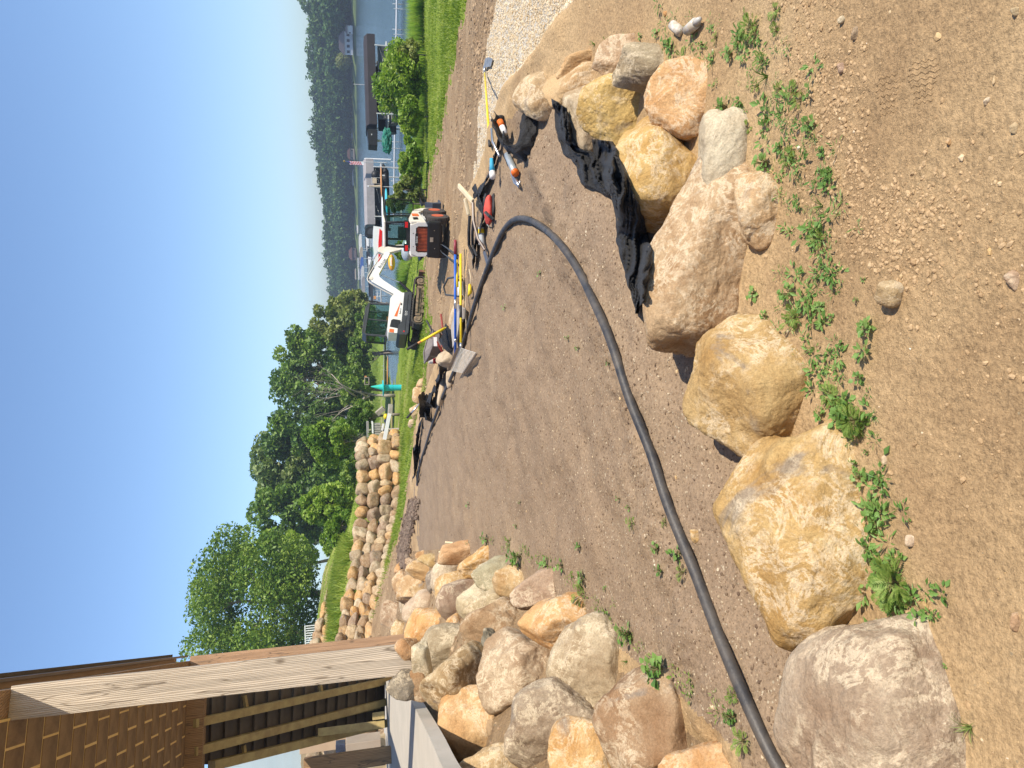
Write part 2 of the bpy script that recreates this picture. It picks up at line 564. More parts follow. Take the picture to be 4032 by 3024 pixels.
# columns fine where the camera looks, coarse round the rest
ang = np.concatenate([np.linspace(-180, -42, 26)[:-1], np.linspace(-42, 42, 440), np.linspace(42, 180, 26)[1:]])
ang = np.radians(ang)
rad = np.concatenate([np.exp(np.linspace(np.log(0.5), np.log(160), 720)), np.exp(np.linspace(np.log(165), np.log(900), 30))])
AA, RR = np.meshgrid(ang, rad)
GX = (np.sin(AA) * RR).ravel(); GY = (np.cos(AA) * RR).ravel()
GZ = H(GX, GY)
nr, nc = RR.shape
idx = np.arange(nr * nc).reshape(nr, nc)
QF = np.stack([idx[:-1, :-1], idx[:-1, 1:], idx[1:, 1:], idx[1:, :-1]], -1).reshape(-1, 4)[:, ::-1]
GV = np.stack([GX, GY, GZ], 1)
FC = GV[QF].mean(1)
fu, fv, fd = to_px(FC)
jit = fbm(FC * [1, 1, 0], 1.6, 4, 31) * 14
jit2 = fbm(FC * [1, 1, 0], 6.0, 3, 35) * 5
pu = fu + jit + jit2; pv = fv + np.roll(jit, 7) * 1.0
front = fd > 0.3
B = [(3260, 3100), (3150, 2500), (3080, 2100), (2940, 1560), (2760, 1150), (2680, 950), (2540, 680), (2400, 500), (2250, 400), (2100, 340), (1985, 480),
     (1945, 620), (1885, 760), (1855, 900), (1832, 1100), (1797, 1280), (1738, 1450), (1690, 1570), (1655, 1700), (1638, 1900), (1640, 2050), (1650, 2200), (1720, 2260),
     (1800, 2260), (2000, 2260), (2200, 2400), (2450, 2560), (2700, 2760), (2900, 2950), (3000, 3400), (3300, 3400)]
GR = [(2300, -700), (2280, 0), (2245, 150), (2180, 320), (2100, 470), (2020, 620), (1940, 800), (1860, 850), (1846, 800), (1868, 700), (1886, 500), (1918, 250), (1950, 60), (1960, -700)]
DY = [(1855, -700), (1838, 0), (1800, 180), (1752, 430), (1722, 580), (1690, 680), (1672, 850), (1668, 1050), (1690, 1200), (1690, 1350), (1676, 1450), (1668, 1560), (1640, 1690), (1612, 1850),
      (1596, 2000), (1560, 2100), (1520, 2230), (1460, 2330), (1425, 2480), (1425, 3400), (2600, 3400), (2600, 800), (2300, -700)]
inP = in_poly(FC[:, 0], FC[:, 1], PLAT)
reg = np.zeros(len(FC), int)                        # 0 bank soil, 1 bed, 2 gravel, 3 yard dirt, 4 lawn
bed = front & in_poly(pu, pv, B) & inP
gravel = front & ~inP & in_poly(pu, pv, GR)
dirt = front & ~inP & in_poly(pu, pv, DY)
reg[~inP] = 4
reg[dirt] = 3
reg[(~inP) & (~front)] = 0
reg[(~inP) & (FC[:, 1] < 14) & (FC[:, 0] < 0)] = 3
reg[gravel] = 2
reg[bed] = 1
rr_ = np.hypot(FC[:, 0], FC[:, 1])
reg[(rr_ > 150) & (FC[:, 2] < -3)] = 4

SOIL = soil_mat('bank_soil', [(0.37, 0.245, 0.13), (0.47, 0.325, 0.175), (0.53, 0.38, 0.215)], 0.35, (0.50, 0.39, 0.24), 34, 0.012)
BEDM = soil_mat('bed_soil', [(0.25, 0.18, 0.12), (0.28, 0.202, 0.134), (0.32, 0.232, 0.15)], 0.9, (0.60, 0.50, 0.36), 42, 0.006)
GRAV = soil_mat('crushed_limestone', [(0.54, 0.385, 0.21), (0.62, 0.485, 0.30), (0.68, 0.55, 0.36)], 5.5, (0.74, 0.67, 0.55), 24, 0.02)
YARD = soil_mat('yard_dirt', [(0.27, 0.18, 0.10), (0.36, 0.245, 0.14), (0.45, 0.32, 0.19)], 0.8, (0.52, 0.43, 0.30), 12, 0.03)
# lawn: green with bare tan patches and tractor stripes
LAWN = bpy.data.materials.new('lawn_grass')
n, l, b = nodes(LAWN)
g = n.new('ShaderNodeNewGeometry').outputs['Position']
f1 = noise(n, l, g, 0.5, 5, 0.65); f2 = noise(n, l, g, 14, 7, 0.8)
r1 = ramp(n, [(0.36, (0.135, 0.20, 0.022)), (0.55, (0.22, 0.30, 0.038)), (0.68, (0.32, 0.36, 0.08))]); l.new(f1, r1.inputs[0])
r2 = ramp(n, [(0.3, 0.5), (0.5, 1.0), (0.72, 1.45)]); l.new(f2, r2.inputs[0])
c = mixc(n, l, 1.0, r1.outputs[0], r2.outputs[0], 'MULTIPLY')
sep = n.new('ShaderNodeSeparateXYZ'); l.new(g, sep.inputs[0])
f3 = noise(n, l, g, 0.35, 6, 0.7)
lft = n.new('ShaderNodeMapRange'); lft.inputs[1].default_value = 3.0; lft.inputs[2].default_value = -5.0
l.new(sep.outputs[0], lft.inputs[0])
r3 = ramp(n, [(0.50, 0.0), (0.60, 1.0)]); l.new(mth(n, l, 'ADD', f3, mth(n, l, 'MULTIPLY', mth(n, l, 'SUBTRACT', f2, 0.5), 0.35)), r3.inputs[0])
c = mixc(n, l, mth(n, l, 'MULTIPLY', r3.outputs[0], mth(n, l, 'MULTIPLY', lft.outputs[0], 0.85)), c, (0.40, 0.30, 0.17))
l.new(c, b.inputs['Base Color']); b.inputs['Roughness'].default_value = 0.9; b.inputs['Specular IOR Level'].default_value = 0.1
l.new(bump(n, l, b, f2, 0.06), b.inputs['Normal'])

for k, (nm, mt) in enumerate([('ground', SOIL), ('planting_bed', BEDM), ('gravel_drive', GRAV), ('dirt_yard', YARD), ('lawn', LAWN)]):
    fs = QF[reg == k]
    if not len(fs): continue
    use, inv = np.unique(fs, return_inverse=True)
    tag(mesh_np(nm, GV[use], inv.reshape(-1, 4), mt, smooth=True), kind='structure')

_bv = BVHTree.FromPolygons([Vector(v) for v in GV[::1].tolist()], [], epsilon=0) if False else None
_sel = (FC[:, 1] > 0.2) & (np.abs(FC[:, 0]) < 80) & (FC[:, 1] < 240)
_use, _inv = np.unique(QF[_sel], return_inverse=True)
BV = BVHTree.FromPolygons(GV[_use].tolist(), _inv.reshape(-1, 4).tolist())

def G(px, py, up=0.0):
    d = ray(px, py)
    h = BV.ray_cast(Vector((0, 0, 0)), d)[0]
    if h is None:
        h = on_z(px, py, WATER_Z)
    return Vector((h.x, h.y, h.z + up))

def ground_z(x, y):
    h = BV.ray_cast(Vector((x, y, 30)), Vector((0, 0, -1)))[0]
    return h.z if h is not None else float(H(np.array([x]), np.array([y]))[0])

# lake
WAT = bpy.data.materials.new('lake_water')
n, l, b = nodes(WAT)
g = n.new('ShaderNodeNewGeometry').outputs['Position']
mp = n.new('ShaderNodeMapping'); mp.inputs['Scale'].default_value = (0.55, 1.0, 1); l.new(g, mp.inputs['Vector'])
h1 = noise(n, l, mp.outputs[0], 1.1, 6, 0.62, 0.3)
big = noise(n, l, g, 0.02, 3, 0.5)
rb = ramp(n, [(0.35, (0.030, 0.062, 0.075)), (0.65, (0.055, 0.10, 0.12))]); l.new(big, rb.inputs[0])
l.new(rb.outputs[0], b.inputs['Base Color'])
b.inputs['Roughness'].default_value = 0.14
b.inputs['Specular IOR Level'].default_value = 0.5
l.new(bump(n, l, b, h1, 0.16, 0.75), b.inputs['Normal'])
tag(mesh_np('lake', [(-900, 38, WATER_Z), (1500, 38, WATER_Z), (1500, 1500, WATER_Z), (-900, 1500, WATER_Z)], [[0, 1, 2, 3]], WAT), kind='structure')

# ------------------------------------------------------------------ boulders
ROCK = rock_mat('field_stone')
ROCKP = rock_mat('field_stone_plain', 0.45)
_ico = {}
def ico(n):
    if n not in _ico:
        bm = bmesh.new()
        bmesh.ops.create_icosphere(bm, subdivisions=n, radius=1)
        V = np.array([v.co[:] for v in bm.verts]); Fc = np.array([[v.index for v in f.verts] for f in bm.faces])
        bm.free(); _ico[n] = (V / np.linalg.norm(V, axis=1)[:, None], Fc)
    return _ico[n]

def rock_shape(n, seed, facets=10, sharp=13, rough=1.0, flat=(0.64, 1.0)):
    V, Fc = ico(n)
    rs = np.random.RandomState(seed)
    N = rs.normal(size=(facets, 3)); N /= np.linalg.norm(N, axis=1)[:, None]
    dd = rs.uniform(flat[0], flat[1], facets)
    q0 = np.abs(V @ np.array(Euler(rs.uniform(-.5, .5, 3)).to_matrix()))
    pw = rs.uniform(2.7, 3.6)
    rq = (q0 ** pw).sum(1) ** (-1 / pw)
    dot = V @ N.T
    q = np.where(dot > 0.02, dot / dd[None, :], 0.02 / dd[None, :])
    r = ((q ** sharp).sum(1) + (1 / rq) ** sharp) ** (-1.0 / sharp)
    s0 = seed * 3.71
    r = r * (1 + 0.10 * rough * fbm(V + s0, 1.1, 2, seed) + 0.030 * rough * fbm(V + s0, 4.0, 4, seed + 5) )
    rid = np.abs(fbm(V + s0, 2.6, 3, seed + 9))
    r = r - 0.012 * rough * np.clip(0.10 - rid, 0, 1) / 0.10
    return V * r[:, None], Fc

ROT_VIEW = np.array([[CX.x, CX.y, CX.z], [-CY.x, -CY.y, -CY.z], [F_.x, F_.y, F_.z]])    # rows: picture x, picture y, depth

OCH = (0.54, 0.32, 0.12); TAN = (0.49, 0.32, 0.155); GRY = (0.38, 0.30, 0.20); PAL = (0.52, 0.43, 0.30); BRN = (0.34, 0.225, 0.13)
PUR = (0.30, 0.215, 0.155); ORA = (0.50, 0.29, 0.10); DKG = (0.17, 0.155, 0.13); GRN = (0.34, 0.30, 0.20)

def boulder(name, box, colr, n=5, seed=0, tilt=0.0, depth=None, thick=0.85, sink=0.25, parent=None, facets=11, sharp=20, rough=1.0, mat=None):
    """box: x0,y0,x1,y1 of the outline, measured in the photograph; it lies on the ground behind it"""
    x0, y0, x1, y1 = box
    cx, cy = (x0 + x1) / 2, (y0 + y1) / 2
    V, Fc = rock_shape(n, seed, facets, sharp, rough)
    ct, st = math.cos(tilt), math.sin(tilt)
    a0, b0 = (x1 - x0) / 2, (y1 - y0) / 2
    if tilt:
        # stretch along the tilted axis, then turn
        m = max(a0, b0); k = min(a0, b0) / m
        V = V * ([1, k, 1] if a0 >= b0 else [k, 1, 1])
        V = np.stack([V[:, 0] * ct - V[:, 1] * st, V[:, 0] * st + V[:, 1] * ct, V[:, 2]], 1)
    for ax in (0, 1):
        lo, hi = V[:, ax].min(), V[:, ax].max()
        V[:, ax] = (V[:, ax] - (lo + hi) / 2) / ((hi - lo) / 2)
    if depth is None:
        h = G(cx, cy); depth = h.dot(F_)
        c_ = thick * min(a0, b0) * depth / FPX
        depth = depth - sink * c_
    a, b = a0 * depth / FPX, b0 * depth / FPX
    c = thick * min(a, b) if thick < 3 else thick
    W = (V * [a, b, c]) @ ROT_VIEW
    o = mesh_np(name, W, Fc, mat or ROCK, parent, smooth=True, loc=D(cx, cy, depth))
    o.color = (*[x * random.uniform(0.93, 1.07) for x in colr], 1)
    return o

RING_B = [
 ((3125, 2395, 3880, 3290), (0.36, 0.29, 0.20), 7, 101, 0.25, 'grey brown boulder with white flecks nearest the camera, half sunk in soil'),
 ((2835, 1655, 3440, 2475), (0.50, 0.31, 0.12), 7, 119, 0.12, 'largest ochre boulder covered in white mineral veins beside the black pipe'),
 ((2715, 1255, 3215, 1835), (0.48, 0.31, 0.14), 7, 123, -0.35, 'tan boulder with a grey chipped lower face between two larger boulders'),
 ((2550, 655, 3010, 1350), (0.42, 0.305, 0.175), 7, 131, 0.15, 'large grey tan boulder with pale veins beside the tip of black fabric'),
 ((2415, 475, 2805, 880), (0.52, 0.32, 0.12), 7, 142, -0.35, 'flat topped ochre boulder with grey corner behind the folded black fabric'),
 ((2765, 465, 2965, 770), PAL, 6, 151, 0.3, 'pale speckled granite boulder overhung by leafy weeds'),
 ((2905, 675, 3100, 960), (0.46, 0.31, 0.15), 6, 163, 0.4, 'smooth ochre boulder mostly buried in sandy soil'),
 ((2298, 308, 2625, 590), (0.55, 0.34, 0.12), 7, 175, -0.2, 'rounded bright ochre boulder above the fabric at the ring bend'),
 ((2225, 345, 2420, 600), (0.42, 0.33, 0.21), 6, 183, 0.3, 'grey tan boulder wedged against the rounded bright ochre one'),
 ((2555, 262, 2850, 540), (0.51, 0.32, 0.13), 6, 197, 0.3, 'tan boulder with crossed white scratches at the outer bank side'),
 ((2435, 192, 2690, 350), GRN, 6, 205, 0.15, 'grey green boulder spotted with pale lichen'),
 ((2350, 155, 2585, 310), (0.45, 0.31, 0.19), 6, 216, -0.25, 'pinkish tan boulder at the top end of the ring'),
 ((2205, 192, 2400, 300), (0.50, 0.33, 0.16), 6, 228, -0.5, 'low ochre boulder touching the pale gravel drive'),
 ((2155, 245, 2410, 430), (0.46, 0.32, 0.17), 6, 237, -0.45, 'tan streaked boulder beside the drive with dark notch'),
 ((2032, 300, 2235, 485), (0.42, 0.31, 0.19), 6, 243, -0.5, 'tan boulder with grey end behind the standing black fabric folds'),
 ((2600, 535, 2660, 615), DKG, 4, 251, 0, 'small dark stone squeezed between two ochre boulders'),
]
for bx, cl, nn, sd_, tl, lb in RING_B:
    wx, wy = bx[2] - bx[0], bx[3] - bx[1]
    ee = .05 if bx[1] < 900 else 0
    bx = (bx[0] - (.03 + ee) * wx, bx[1] - (.04 + ee) * wy, bx[2] + (.10 + ee) * wx, bx[3] + (.045 + ee) * wy)
    tag(boulder('boulder', bx, cl, nn, sd_, tl, thick=0.85, sink=0.02), lb, 'boulder', 'boulders ringing the planting bed')

# near retaining wall on the left: piled boulders
pile = thing('boulder_retaining_wall', 'tall stacked boulder wall dropping from the patio to the planting bed', 'retaining wall', G(2100, 2500))
bpy.context.view_layer.update()
PILE = [
 (1653,2186,1760,2236,TAN),(1748,2132,1942,2220,TAN),(1820,2148,2004,2264,ORA),(1878,2205,2080,2336,GRN),(1955,2230,2120,2345,TAN),
 (2036,2246,2296,2390,GRY),(1612,2216,1760,2284,TAN),(1556,2218,1596,2262,OCH),(1550,2254,1614,2336,TAN),(1572,2268,1702,2374,TAN),
 (1706,2216,1832,2364,PAL),(1680,2254,1740,2336,DKG),(1728,2260,1886,2384,TAN),(1736,2298,1894,2430,PUR),(1600,2332,1732,2484,PAL),
 (1810,2308,1948,2440,PAL),(1846,2328,2040,2445,GRY),(1838,2378,2088,2584,BRN),(2076,2352,2415,2575,OCH),(2188,2446,2530,2784,GRY),
 (2388,2662,2816,3070,BRN),(2625,2922,3080,3160,OCH),(2188,2855,2486,3110,OCH),(2026,2706,2390,2996,PUR),(1906,2530,2196,2786,GRY),
 (1680,2556,1914,2794,BRN),(1752,2722,2014,3040,TAN),(1838,2938,2148,3130,TAN),(1612,2410,1800,2564,OCH),(1668,2476,1856,2646,GRN),
 (1628,2542,1696,2668,PAL),(1534,2654,1640,2744,DKG),(1612,2640,1694,2750,BRN),(1508,2368,1602,2474,BRN),(1544,2452,1606,2545,TAN),
 (1755,2420,1825,2494,OCH),(1620,2300,1700,2352,TAN),(1576,2330,1640,2420,GRY),(1700,2400,1760,2450,TAN),(1560,2520,1640,2590,TAN),
 (2180,2780,2260,2870,GRY),(2480,2770,2540,2900,TAN),(1900,2480,1960,2560,DKG),(2040,2560,2120,2640,DKG),
 (1640,2170,1690,2206,TAN),(1600,2196,1650,2230,BRN),(1960,2420,2030,2480,GRY),
]
def box_depth(bx):
    """sample the bank under a stone, nearer for the lower rows"""
    cx, cy = (bx[0] + bx[2]) / 2, (bx[1] + bx[3]) / 2
    ds = []
    for k in (0.35, 0.5, 0.65):
        h = G(bx[0] + (bx[2] - bx[0]) * k, cy)
        ds.append(h.dot(F_))
    return float(np.median(ds))
for i, (x0, y0, x1, y1, cl) in enumerate(PILE):
    big = (x1 - x0) > 170
    e = 0.115
    w, h_ = (x1 - x0) * e, (y1 - y0) * e
    bx = (x0 - w, y0 - h_, x1 + w, y1 + h_)
    d = box_depth(bx)
    if bx[1] > 2460 and (x0 + x1) / 2 < 1960: d = min(d, 5.95 - max(0, (bx[1] - 2700)) * .004)
    mn = min(x1 - x0, y1 - y0) / 2 * d / FPX
    o = boulder('stone', bx, cl, 6 if big else 5, 300 + i * 7, random.uniform(-0.4, 0.4), depth=d - 0.25 * mn, thick=0.9, facets=11, sharp=18)
    o.parent = pile
    o.location = o.location - pile.location
# -- far retaining walls, stone by stone
PAL_S = [TAN, TAN, OCH, OCH, GRY, PAL, BRN, (0.40, 0.30, 0.19), (0.42, 0.33, 0.22), PUR, (0.47, 0.36, 0.22)]
def stone_wall(name, label, pts, courses, seed, depth=0.42, n=4, mean=0.62):
    """pts: (x, y, z_base, z_top) along the foot"""
    rs = random.Random(seed)
    t = thing(name, label, 'retaining wall', (pts[0][0], pts[0][1], pts[0][2]))
    P = [Vector((p[0], p[1])) for p in pts]
    L = [0]
    for a, b_ in zip(P[:-1], P[1:]): L.append(L[-1] + (b_ - a).length)
    protos = []
    for k in range(14):
        V, Fc = rock_shape(n, 900 + seed + k, 8, 8, 0.8, (0.74, 0.98))
        for ax in range(3):
            V[:, ax] /= np.abs(V[:, ax]).max()
        me = mesh_np('stone', V, Fc, ROCKP, smooth=True)
        protos.append(me.data); bpy.data.objects.remove(me)
    def at(s):
        for i in range(len(L) - 1):
            if s <= L[i + 1] or i == len(L) - 2:
                k = (s - L[i]) / (L[i + 1] - L[i])
                q = P[i].lerp(P[i + 1], k)
                dr = (P[i + 1] - P[i]).normalized()
                return q, dr, pts[i][2] + (pts[i + 1][2] - pts[i][2]) * k, pts[i][3] + (pts[i + 1][3] - pts[i][3]) * k
    for c in range(courses):
        s = rs.uniform(-0.3, 0)
        while s < L[-1]:
            w = rs.uniform(0.65, 1.4) * mean
            q, dr, zb, zt = at(min(max(s + w / 2, 0), L[-1]))
            hh = (zt - zb) / courses
            z = zb + hh * (c + 0.5) + rs.uniform(-.05, .05)
            back = Vector((-dr.y, dr.x))
            if back.y < 0: back = -back
            q = q + back * (0.16 * c + rs.uniform(-.06, .06))
            o = bpy.data.objects.new('stone', rs.choice(protos))
            COL.objects.link(o); o.parent = t
            hv = hh * rs.uniform(0.95, 1.25)
            o.scale = (w * 0.60, depth, hv * 0.60)
            o.rotation_euler = (rs.uniform(-.15, .15), rs.uniform(-.2, .2), math.atan2(dr.y, dr.x) + rs.uniform(-.15, .15))
            o.location = Vector((q.x, q.y, z)) - t.location
            cl = rs.choice(PAL_S); f = rs.uniform(.85, 1.15)
            o.color = (cl[0] * f, cl[1] * f, cl[2] * f, 1)
            s += w * 0.96
    return t
stone_wall('stone_retaining_wall', 'long lower tan fieldstone retaining wall in four rows above the sandy strip',
           [(-2.5, 38.3, -2.3, -.1), (-2.85, 36.5, -2.3, -.05), (-6.1, 35.0, -2.15, .1), (-8.0, 31.3, -1.25, .55), (-9.4, 27.9, -.45, 1.0), (-11.5, 22.3, -.2, 1.25)], 4, 5)
stone_wall('stone_retaining_wall', 'shorter upper fieldstone wall below the big leafy tree, grass growing at its foot',
           [(-11.1, 40.8, 1.5, 1.75), (-11.6, 38.8, 1.15, 2.15), (-13.2, 35.8, 1.1, 2.6), (-15.4, 33.2, 1.2, 2.9), (-18, 31, 1.3, 3.0)], 3, 60)
# loose rocks along the outer edge of the bed and lying on the bank
LOOSE = [
 ((1636, 1488, 1690, 1528), TAN, 'round tan stone beside the track behind the bed, rightmost of the row'),
 ((1622, 1520, 1692, 1610), (0.50, 0.34, 0.16), 'long ochre stone half covered by black fabric behind the bed'),
 ((1612, 1590, 1672, 1660), (0.50, 0.36, 0.19), 'smooth ochre stone left of the silver tube handle'),
 ((1606, 1650, 1646, 1690), PAL, 'small pale stone at the left end of the row behind the bed'),
 ((3452, 1100, 3592, 1215), (0.42, 0.29, 0.16), 'flat loaf shaped stone lying alone on the bare soil'),
 ((3952, 1062, 4020, 1148), (0.38, 0.28, 0.18), 'squarish stone near the bottom edge of the bare soil'),
 ((3350, 105, 3388, 158), (0.34, 0.27, 0.18), 'dark rounded pebble on the upper bank'),
 ((3295, 245, 3335, 290), (0.40, 0.31, 0.22), 'flat grey brown pebble beside the rough tyre ridge'),
 ((3300, 60, 3338, 92), (0.36, 0.28, 0.19), 'brown pebble highest on the smooth bank'),
 ((3978, 30, 4020, 66), PAL, 'pale angular chip at the bottom corner of the bank'),
 ((3722, 542, 3752, 576), TAN, 'tan pebble below the boot prints'),
 ((3870, 380, 3902, 414), PAL, 'pale pebble right of the boot prints'),
 ((3906, 295, 3922, 334), TAN, 'upright sliver of tan stone in smooth soil'),
 ((3975, 480, 4012, 530), PAL, 'pointed pale chip near the bottom edge of the bank'),
 ((3560, 2105, 3612, 2155), PAL, 'white cube shaped stone left of the big ferny weed'),
 ((3470, 1790, 3500, 1830), (0.45, 0.33, 0.2), 'tan stone sunk in cracked soil near the veined boulder'),
 ((2716, 2082, 2760, 2140), (0.50, 0.32, 0.13), 'ochre chip lying against the shaded side of the pipe'),
 ((2700, 1335, 2728, 1408), (0.50, 0.35, 0.17), 'thin ochre chip on the bed below the tan boulder'),
 ((3168, 2534, 3210, 2582), (0.48, 0.35, 0.19), 'rounded tan pebble of the little cluster by the nearest boulder'),
 ((3192, 2528, 3232, 2560), (0.50, 0.34, 0.15), 'ochre pebble of the little cluster by the nearest boulder'),
 ((3625, 2350, 3675, 2402), TAN, 'knobbly tan stone behind the big ferny weed'),
 ((3975, 2410, 4030, 2490), (0.44, 0.32, 0.19), 'smooth buried stone at the far bottom of the bare soil'),
 ((2610, 42, 2632, 66), ORA, 'orange chip high on the weedy bank'),
]
for i, (bx, cl, lb) in enumerate(LOOSE):
    tag(boulder('stone', bx, cl, 4, 600 + i * 3, random.uniform(-.5, .5), thick=0.7, sink=0.15, facets=8, sharp=12), lb, 'stone', 'loose stones')

# ------------------------------------------------------------------ scattered clods, pebbles, chips and gravel
def scatter(name, pts, sizes, mat, kind_n=0, seed=0, flat=0.6, label=None):
    """low faceted lumps joined into one heap; pts (m,3)"""
    V0, F0 = ico(1)
    rs = np.random.RandomState(seed)
    m = len(pts); nv = len(V0)
    sc = sizes[:, None] * rs.uniform(0.6, 1.3, (m, 3)) * [1, 1, flat]
    an = rs.uniform(0, 6.28, m)
    jit = rs.uniform(0.7, 1.25, (m, nv))
    W = V0[None] * jit[:, :, None] * sc[:, None, :]
    ca, sa = np.cos(an)[:, None], np.sin(an)[:, None]
    W = np.stack([W[..., 0] * ca - W[..., 1] * sa, W[..., 0] * sa + W[..., 1] * ca, W[..., 2]], -1) + pts[:, None, :]
    Fa = (F0[None] + (np.arange(m) * nv)[:, None, None]).reshape(-1, 3)
    o = mesh_np(name, W.reshape(-1, 3), Fa, mat)
    tag(o, label, None, None, 'stuff')
    return o

def pick(mask, n, rs, wgt=None):
    ids = np.where(mask)[0]
    A = np.linalg.norm(np.cross(GV[QF[ids, 1]] - GV[QF[ids, 0]], GV[QF[ids, 3]] - GV[QF[ids, 0]]), axis=1)
    p = A * (wgt[ids] if wgt is not None else 1.0)
    p = p / p.sum()
    k = rs.choice(ids, n, p=p)
    u, v = rs.rand(n, 1), rs.rand(n, 1)
    a, b_, c_, d_ = (GV[QF[k, j]] for j in range(4))
    return (a * (1 - u) + b_ * u) * (1 - v) + (d_ * (1 - u) + c_ * u) * v

def chip_mat(name, cols, rough=0.9):
    m = bpy.data.materials.new(name)
    n, l, b = nodes(m)
    g = n.new('ShaderNodeNewGeometry')
    k = len(cols)
    r = ramp(n, [(i / max(1, k - 1), c) for i, c in enumerate(cols)]); l.new(g.outputs['Random Per Island'], r.inputs[0])
    f = noise(n, l, g.outputs['Position'], 60, 4, 0.7)
    r2 = ramp(n, [(0.3, 0.8), (0.7, 1.15)]); l.new(f, r2.inputs[0])
    l.new(mixc(n, l, 1.0, r.outputs[0], r2.outputs[0], 'MULTIPLY'), b.inputs['Base Color'])
    b.inputs['Roughness'].default_value = rough
    b.inputs['Specular IOR Level'].default_value = 0.2
    return m
rs_ = np.random.RandomState(5)
inv2 = 1 / np.maximum(fd, 0.8) ** 2
inview = front & (fu > -150) & (fu < 4250) & (fv > -150) & (fv < 3200)
ringd, rside = seg_dist(FC[:, 0], FC[:, 1], RING)
bandw = np.exp(-((ringd - 0.95) / 0.22) ** 2) + 0.012 + 0.07 * np.exp(-(ringd / 0.5) ** 2)
CL = chip_mat('soil_clods', [(0.34, 0.225, 0.12), (0.42, 0.285, 0.155), (0.47, 0.33, 0.185), (0.44, 0.30, 0.165), (0.50, 0.36, 0.21)])
bandw = bandw * (0.05 + sstep(-0.1, 0.5, fbm2(FC[:, 0], FC[:, 1], 1.7, 4, 61)))
p = pick((reg == 0) & inview, 4200, rs_, inv2 * bandw)
sz = 0.0025 + 0.009 * rs_.rand(len(p)) ** 3.2
scatter('soil_clods', p, sz, CL, seed=1, label='crumbly tan soil clods along the worn ridge of the bank')
BC = chip_mat('bed_chips', [(0.12, 0.08, 0.055), (0.19, 0.13, 0.085), (0.27, 0.19, 0.12), (0.24, 0.17, 0.11), (0.52, 0.42, 0.29)])
p = pick((reg == 1) & inview, 19000, rs_, np.minimum(inv2 * 9, 1.0))
sz = 0.003 + 0.0075 * rs_.rand(len(p)) ** 2.2
scatter('bed_crumbs', p, sz, BC, seed=2, label='brown soil crumbs and small chips over the planting bed')
PC = chip_mat('pale_pebbles', [(0.55, 0.40, 0.22), (0.62, 0.50, 0.34), (0.50, 0.33, 0.15), (0.68, 0.6, 0.48)])
p = pick(((reg == 1) | (reg == 0)) & inview, 320, rs_, inv2)
sz = 0.003 + 0.010 * rs_.rand(len(p)) ** 3
scatter('pale_pebbles', p, sz, PC, seed=3, label='pale pebbles dotted through the soil')
GC = chip_mat('limestone_chips', [(0.46, 0.32, 0.17), (0.56, 0.44, 0.28), (0.65, 0.54, 0.38), (0.60, 0.48, 0.31), (0.72, 0.62, 0.46)])
p = pick((reg == 2) & inview, 16000, rs_, np.minimum(inv2 * 40, 1.0))
sz = 0.008 + 0.014 * rs_.rand(len(p))
scatter('limestone_gravel', p, sz, GC, seed=4, flat=0.7, label='cream crushed limestone of the gravel drive')
YC = chip_mat('yard_clods', [(0.22, 0.145, 0.085), (0.34, 0.235, 0.135), (0.44, 0.32, 0.2), (0.3, 0.2, 0.12)])
yw = np.minimum(inv2 * 300, 1.0) * (0.15 + sstep(0.2, 0.9, fbm2(FC[:, 0], FC[:, 1], 0.6, 3, 77)))
p = pick((reg == 3) & inview & (fd < 45), 9000, rs_, yw)
sz = 0.012 + 0.05 * rs_.rand(len(p)) ** 3
scatter('dirt_clods', p, sz, YC, seed=6, label='dry dirt clods of the graded yard')
# dark mulch pile along the far end of the bed
p = []
for t_ in np.linspace(0, 1, 900):
    k = t_ * 6
    ctl = [(1632, 1975), (1620, 2030), (1606, 2080), (1596, 2130), (1590, 2170), (1592, 2200), (1598, 2225)]
    i = min(int(k), 5); f_ = k - i
    x = ctl[i][0] + (ctl[i + 1][0] - ctl[i][0]) * f_; y = ctl[i][1] + (ctl[i + 1][1] - ctl[i][1]) * f_
    for _ in range(3):
        q = G(x + random.gauss(0, 9), y + random.gauss(0, 6)); p.append((q.x, q.y, q.z + random.uniform(0, .06)))
p = np.array(p)
scatter('mulch_pile', p, 0.03 + 0.07 * rs_.rand(len(p)), chip_mat('mulch', [(0.10, 0.07, 0.05), (0.17, 0.12, 0.09), (0.22, 0.165, 0.12)]), seed=7, label='low ridge of dark brown mulch at the far end of the bed')

# ------------------------------------------------------------------ leaves, trees, shrubs, reeds, grass
def leaf_quads(P, size, rs, aspect=0.6, up=0.35):
    m = len(P)
    N = rs.normal(size=(m, 3)); N[:, 2] = np.abs(N[:, 2]) + up; N /= np.linalg.norm(N, axis=1)[:, None]
    T = np.cross(N, rs.normal(size=(m, 3))); T /= np.linalg.norm(T, axis=1)[:, None]
    Bt = np.cross(N, T)
    s = (size * rs.uniform(0.6, 1.35, m))[:, None]
    a, b_ = T * s, Bt * s * aspect
    V = np.stack([P - a, P + b_ * 0.9 - a * 0.1, P + a, P - b_ * 0.9 + a * 0.1], 1).reshape(-1, 3)
    return V, np.arange(4 * m).reshape(m, 4)

def blades(P, h, w, rs, lean=0.35):
    m = len(P)
    an = rs.uniform(0, 6.28, m); d = np.stack([np.cos(an), np.sin(an), np.zeros(m)], 1)
    hh = (h * rs.uniform(0.55, 1.25, m))[:, None]
    ln = np.stack([rs.normal(0, lean, m), rs.normal(0, lean, m), np.zeros(m)], 1) * hh
    up = np.array([0, 0, 1.0])
    V = np.stack([P - d * w / 2, P + d * w / 2, P + up * hh + ln], 1).reshape(-1, 3)
    return V, np.arange(3 * m).reshape(m, 3)

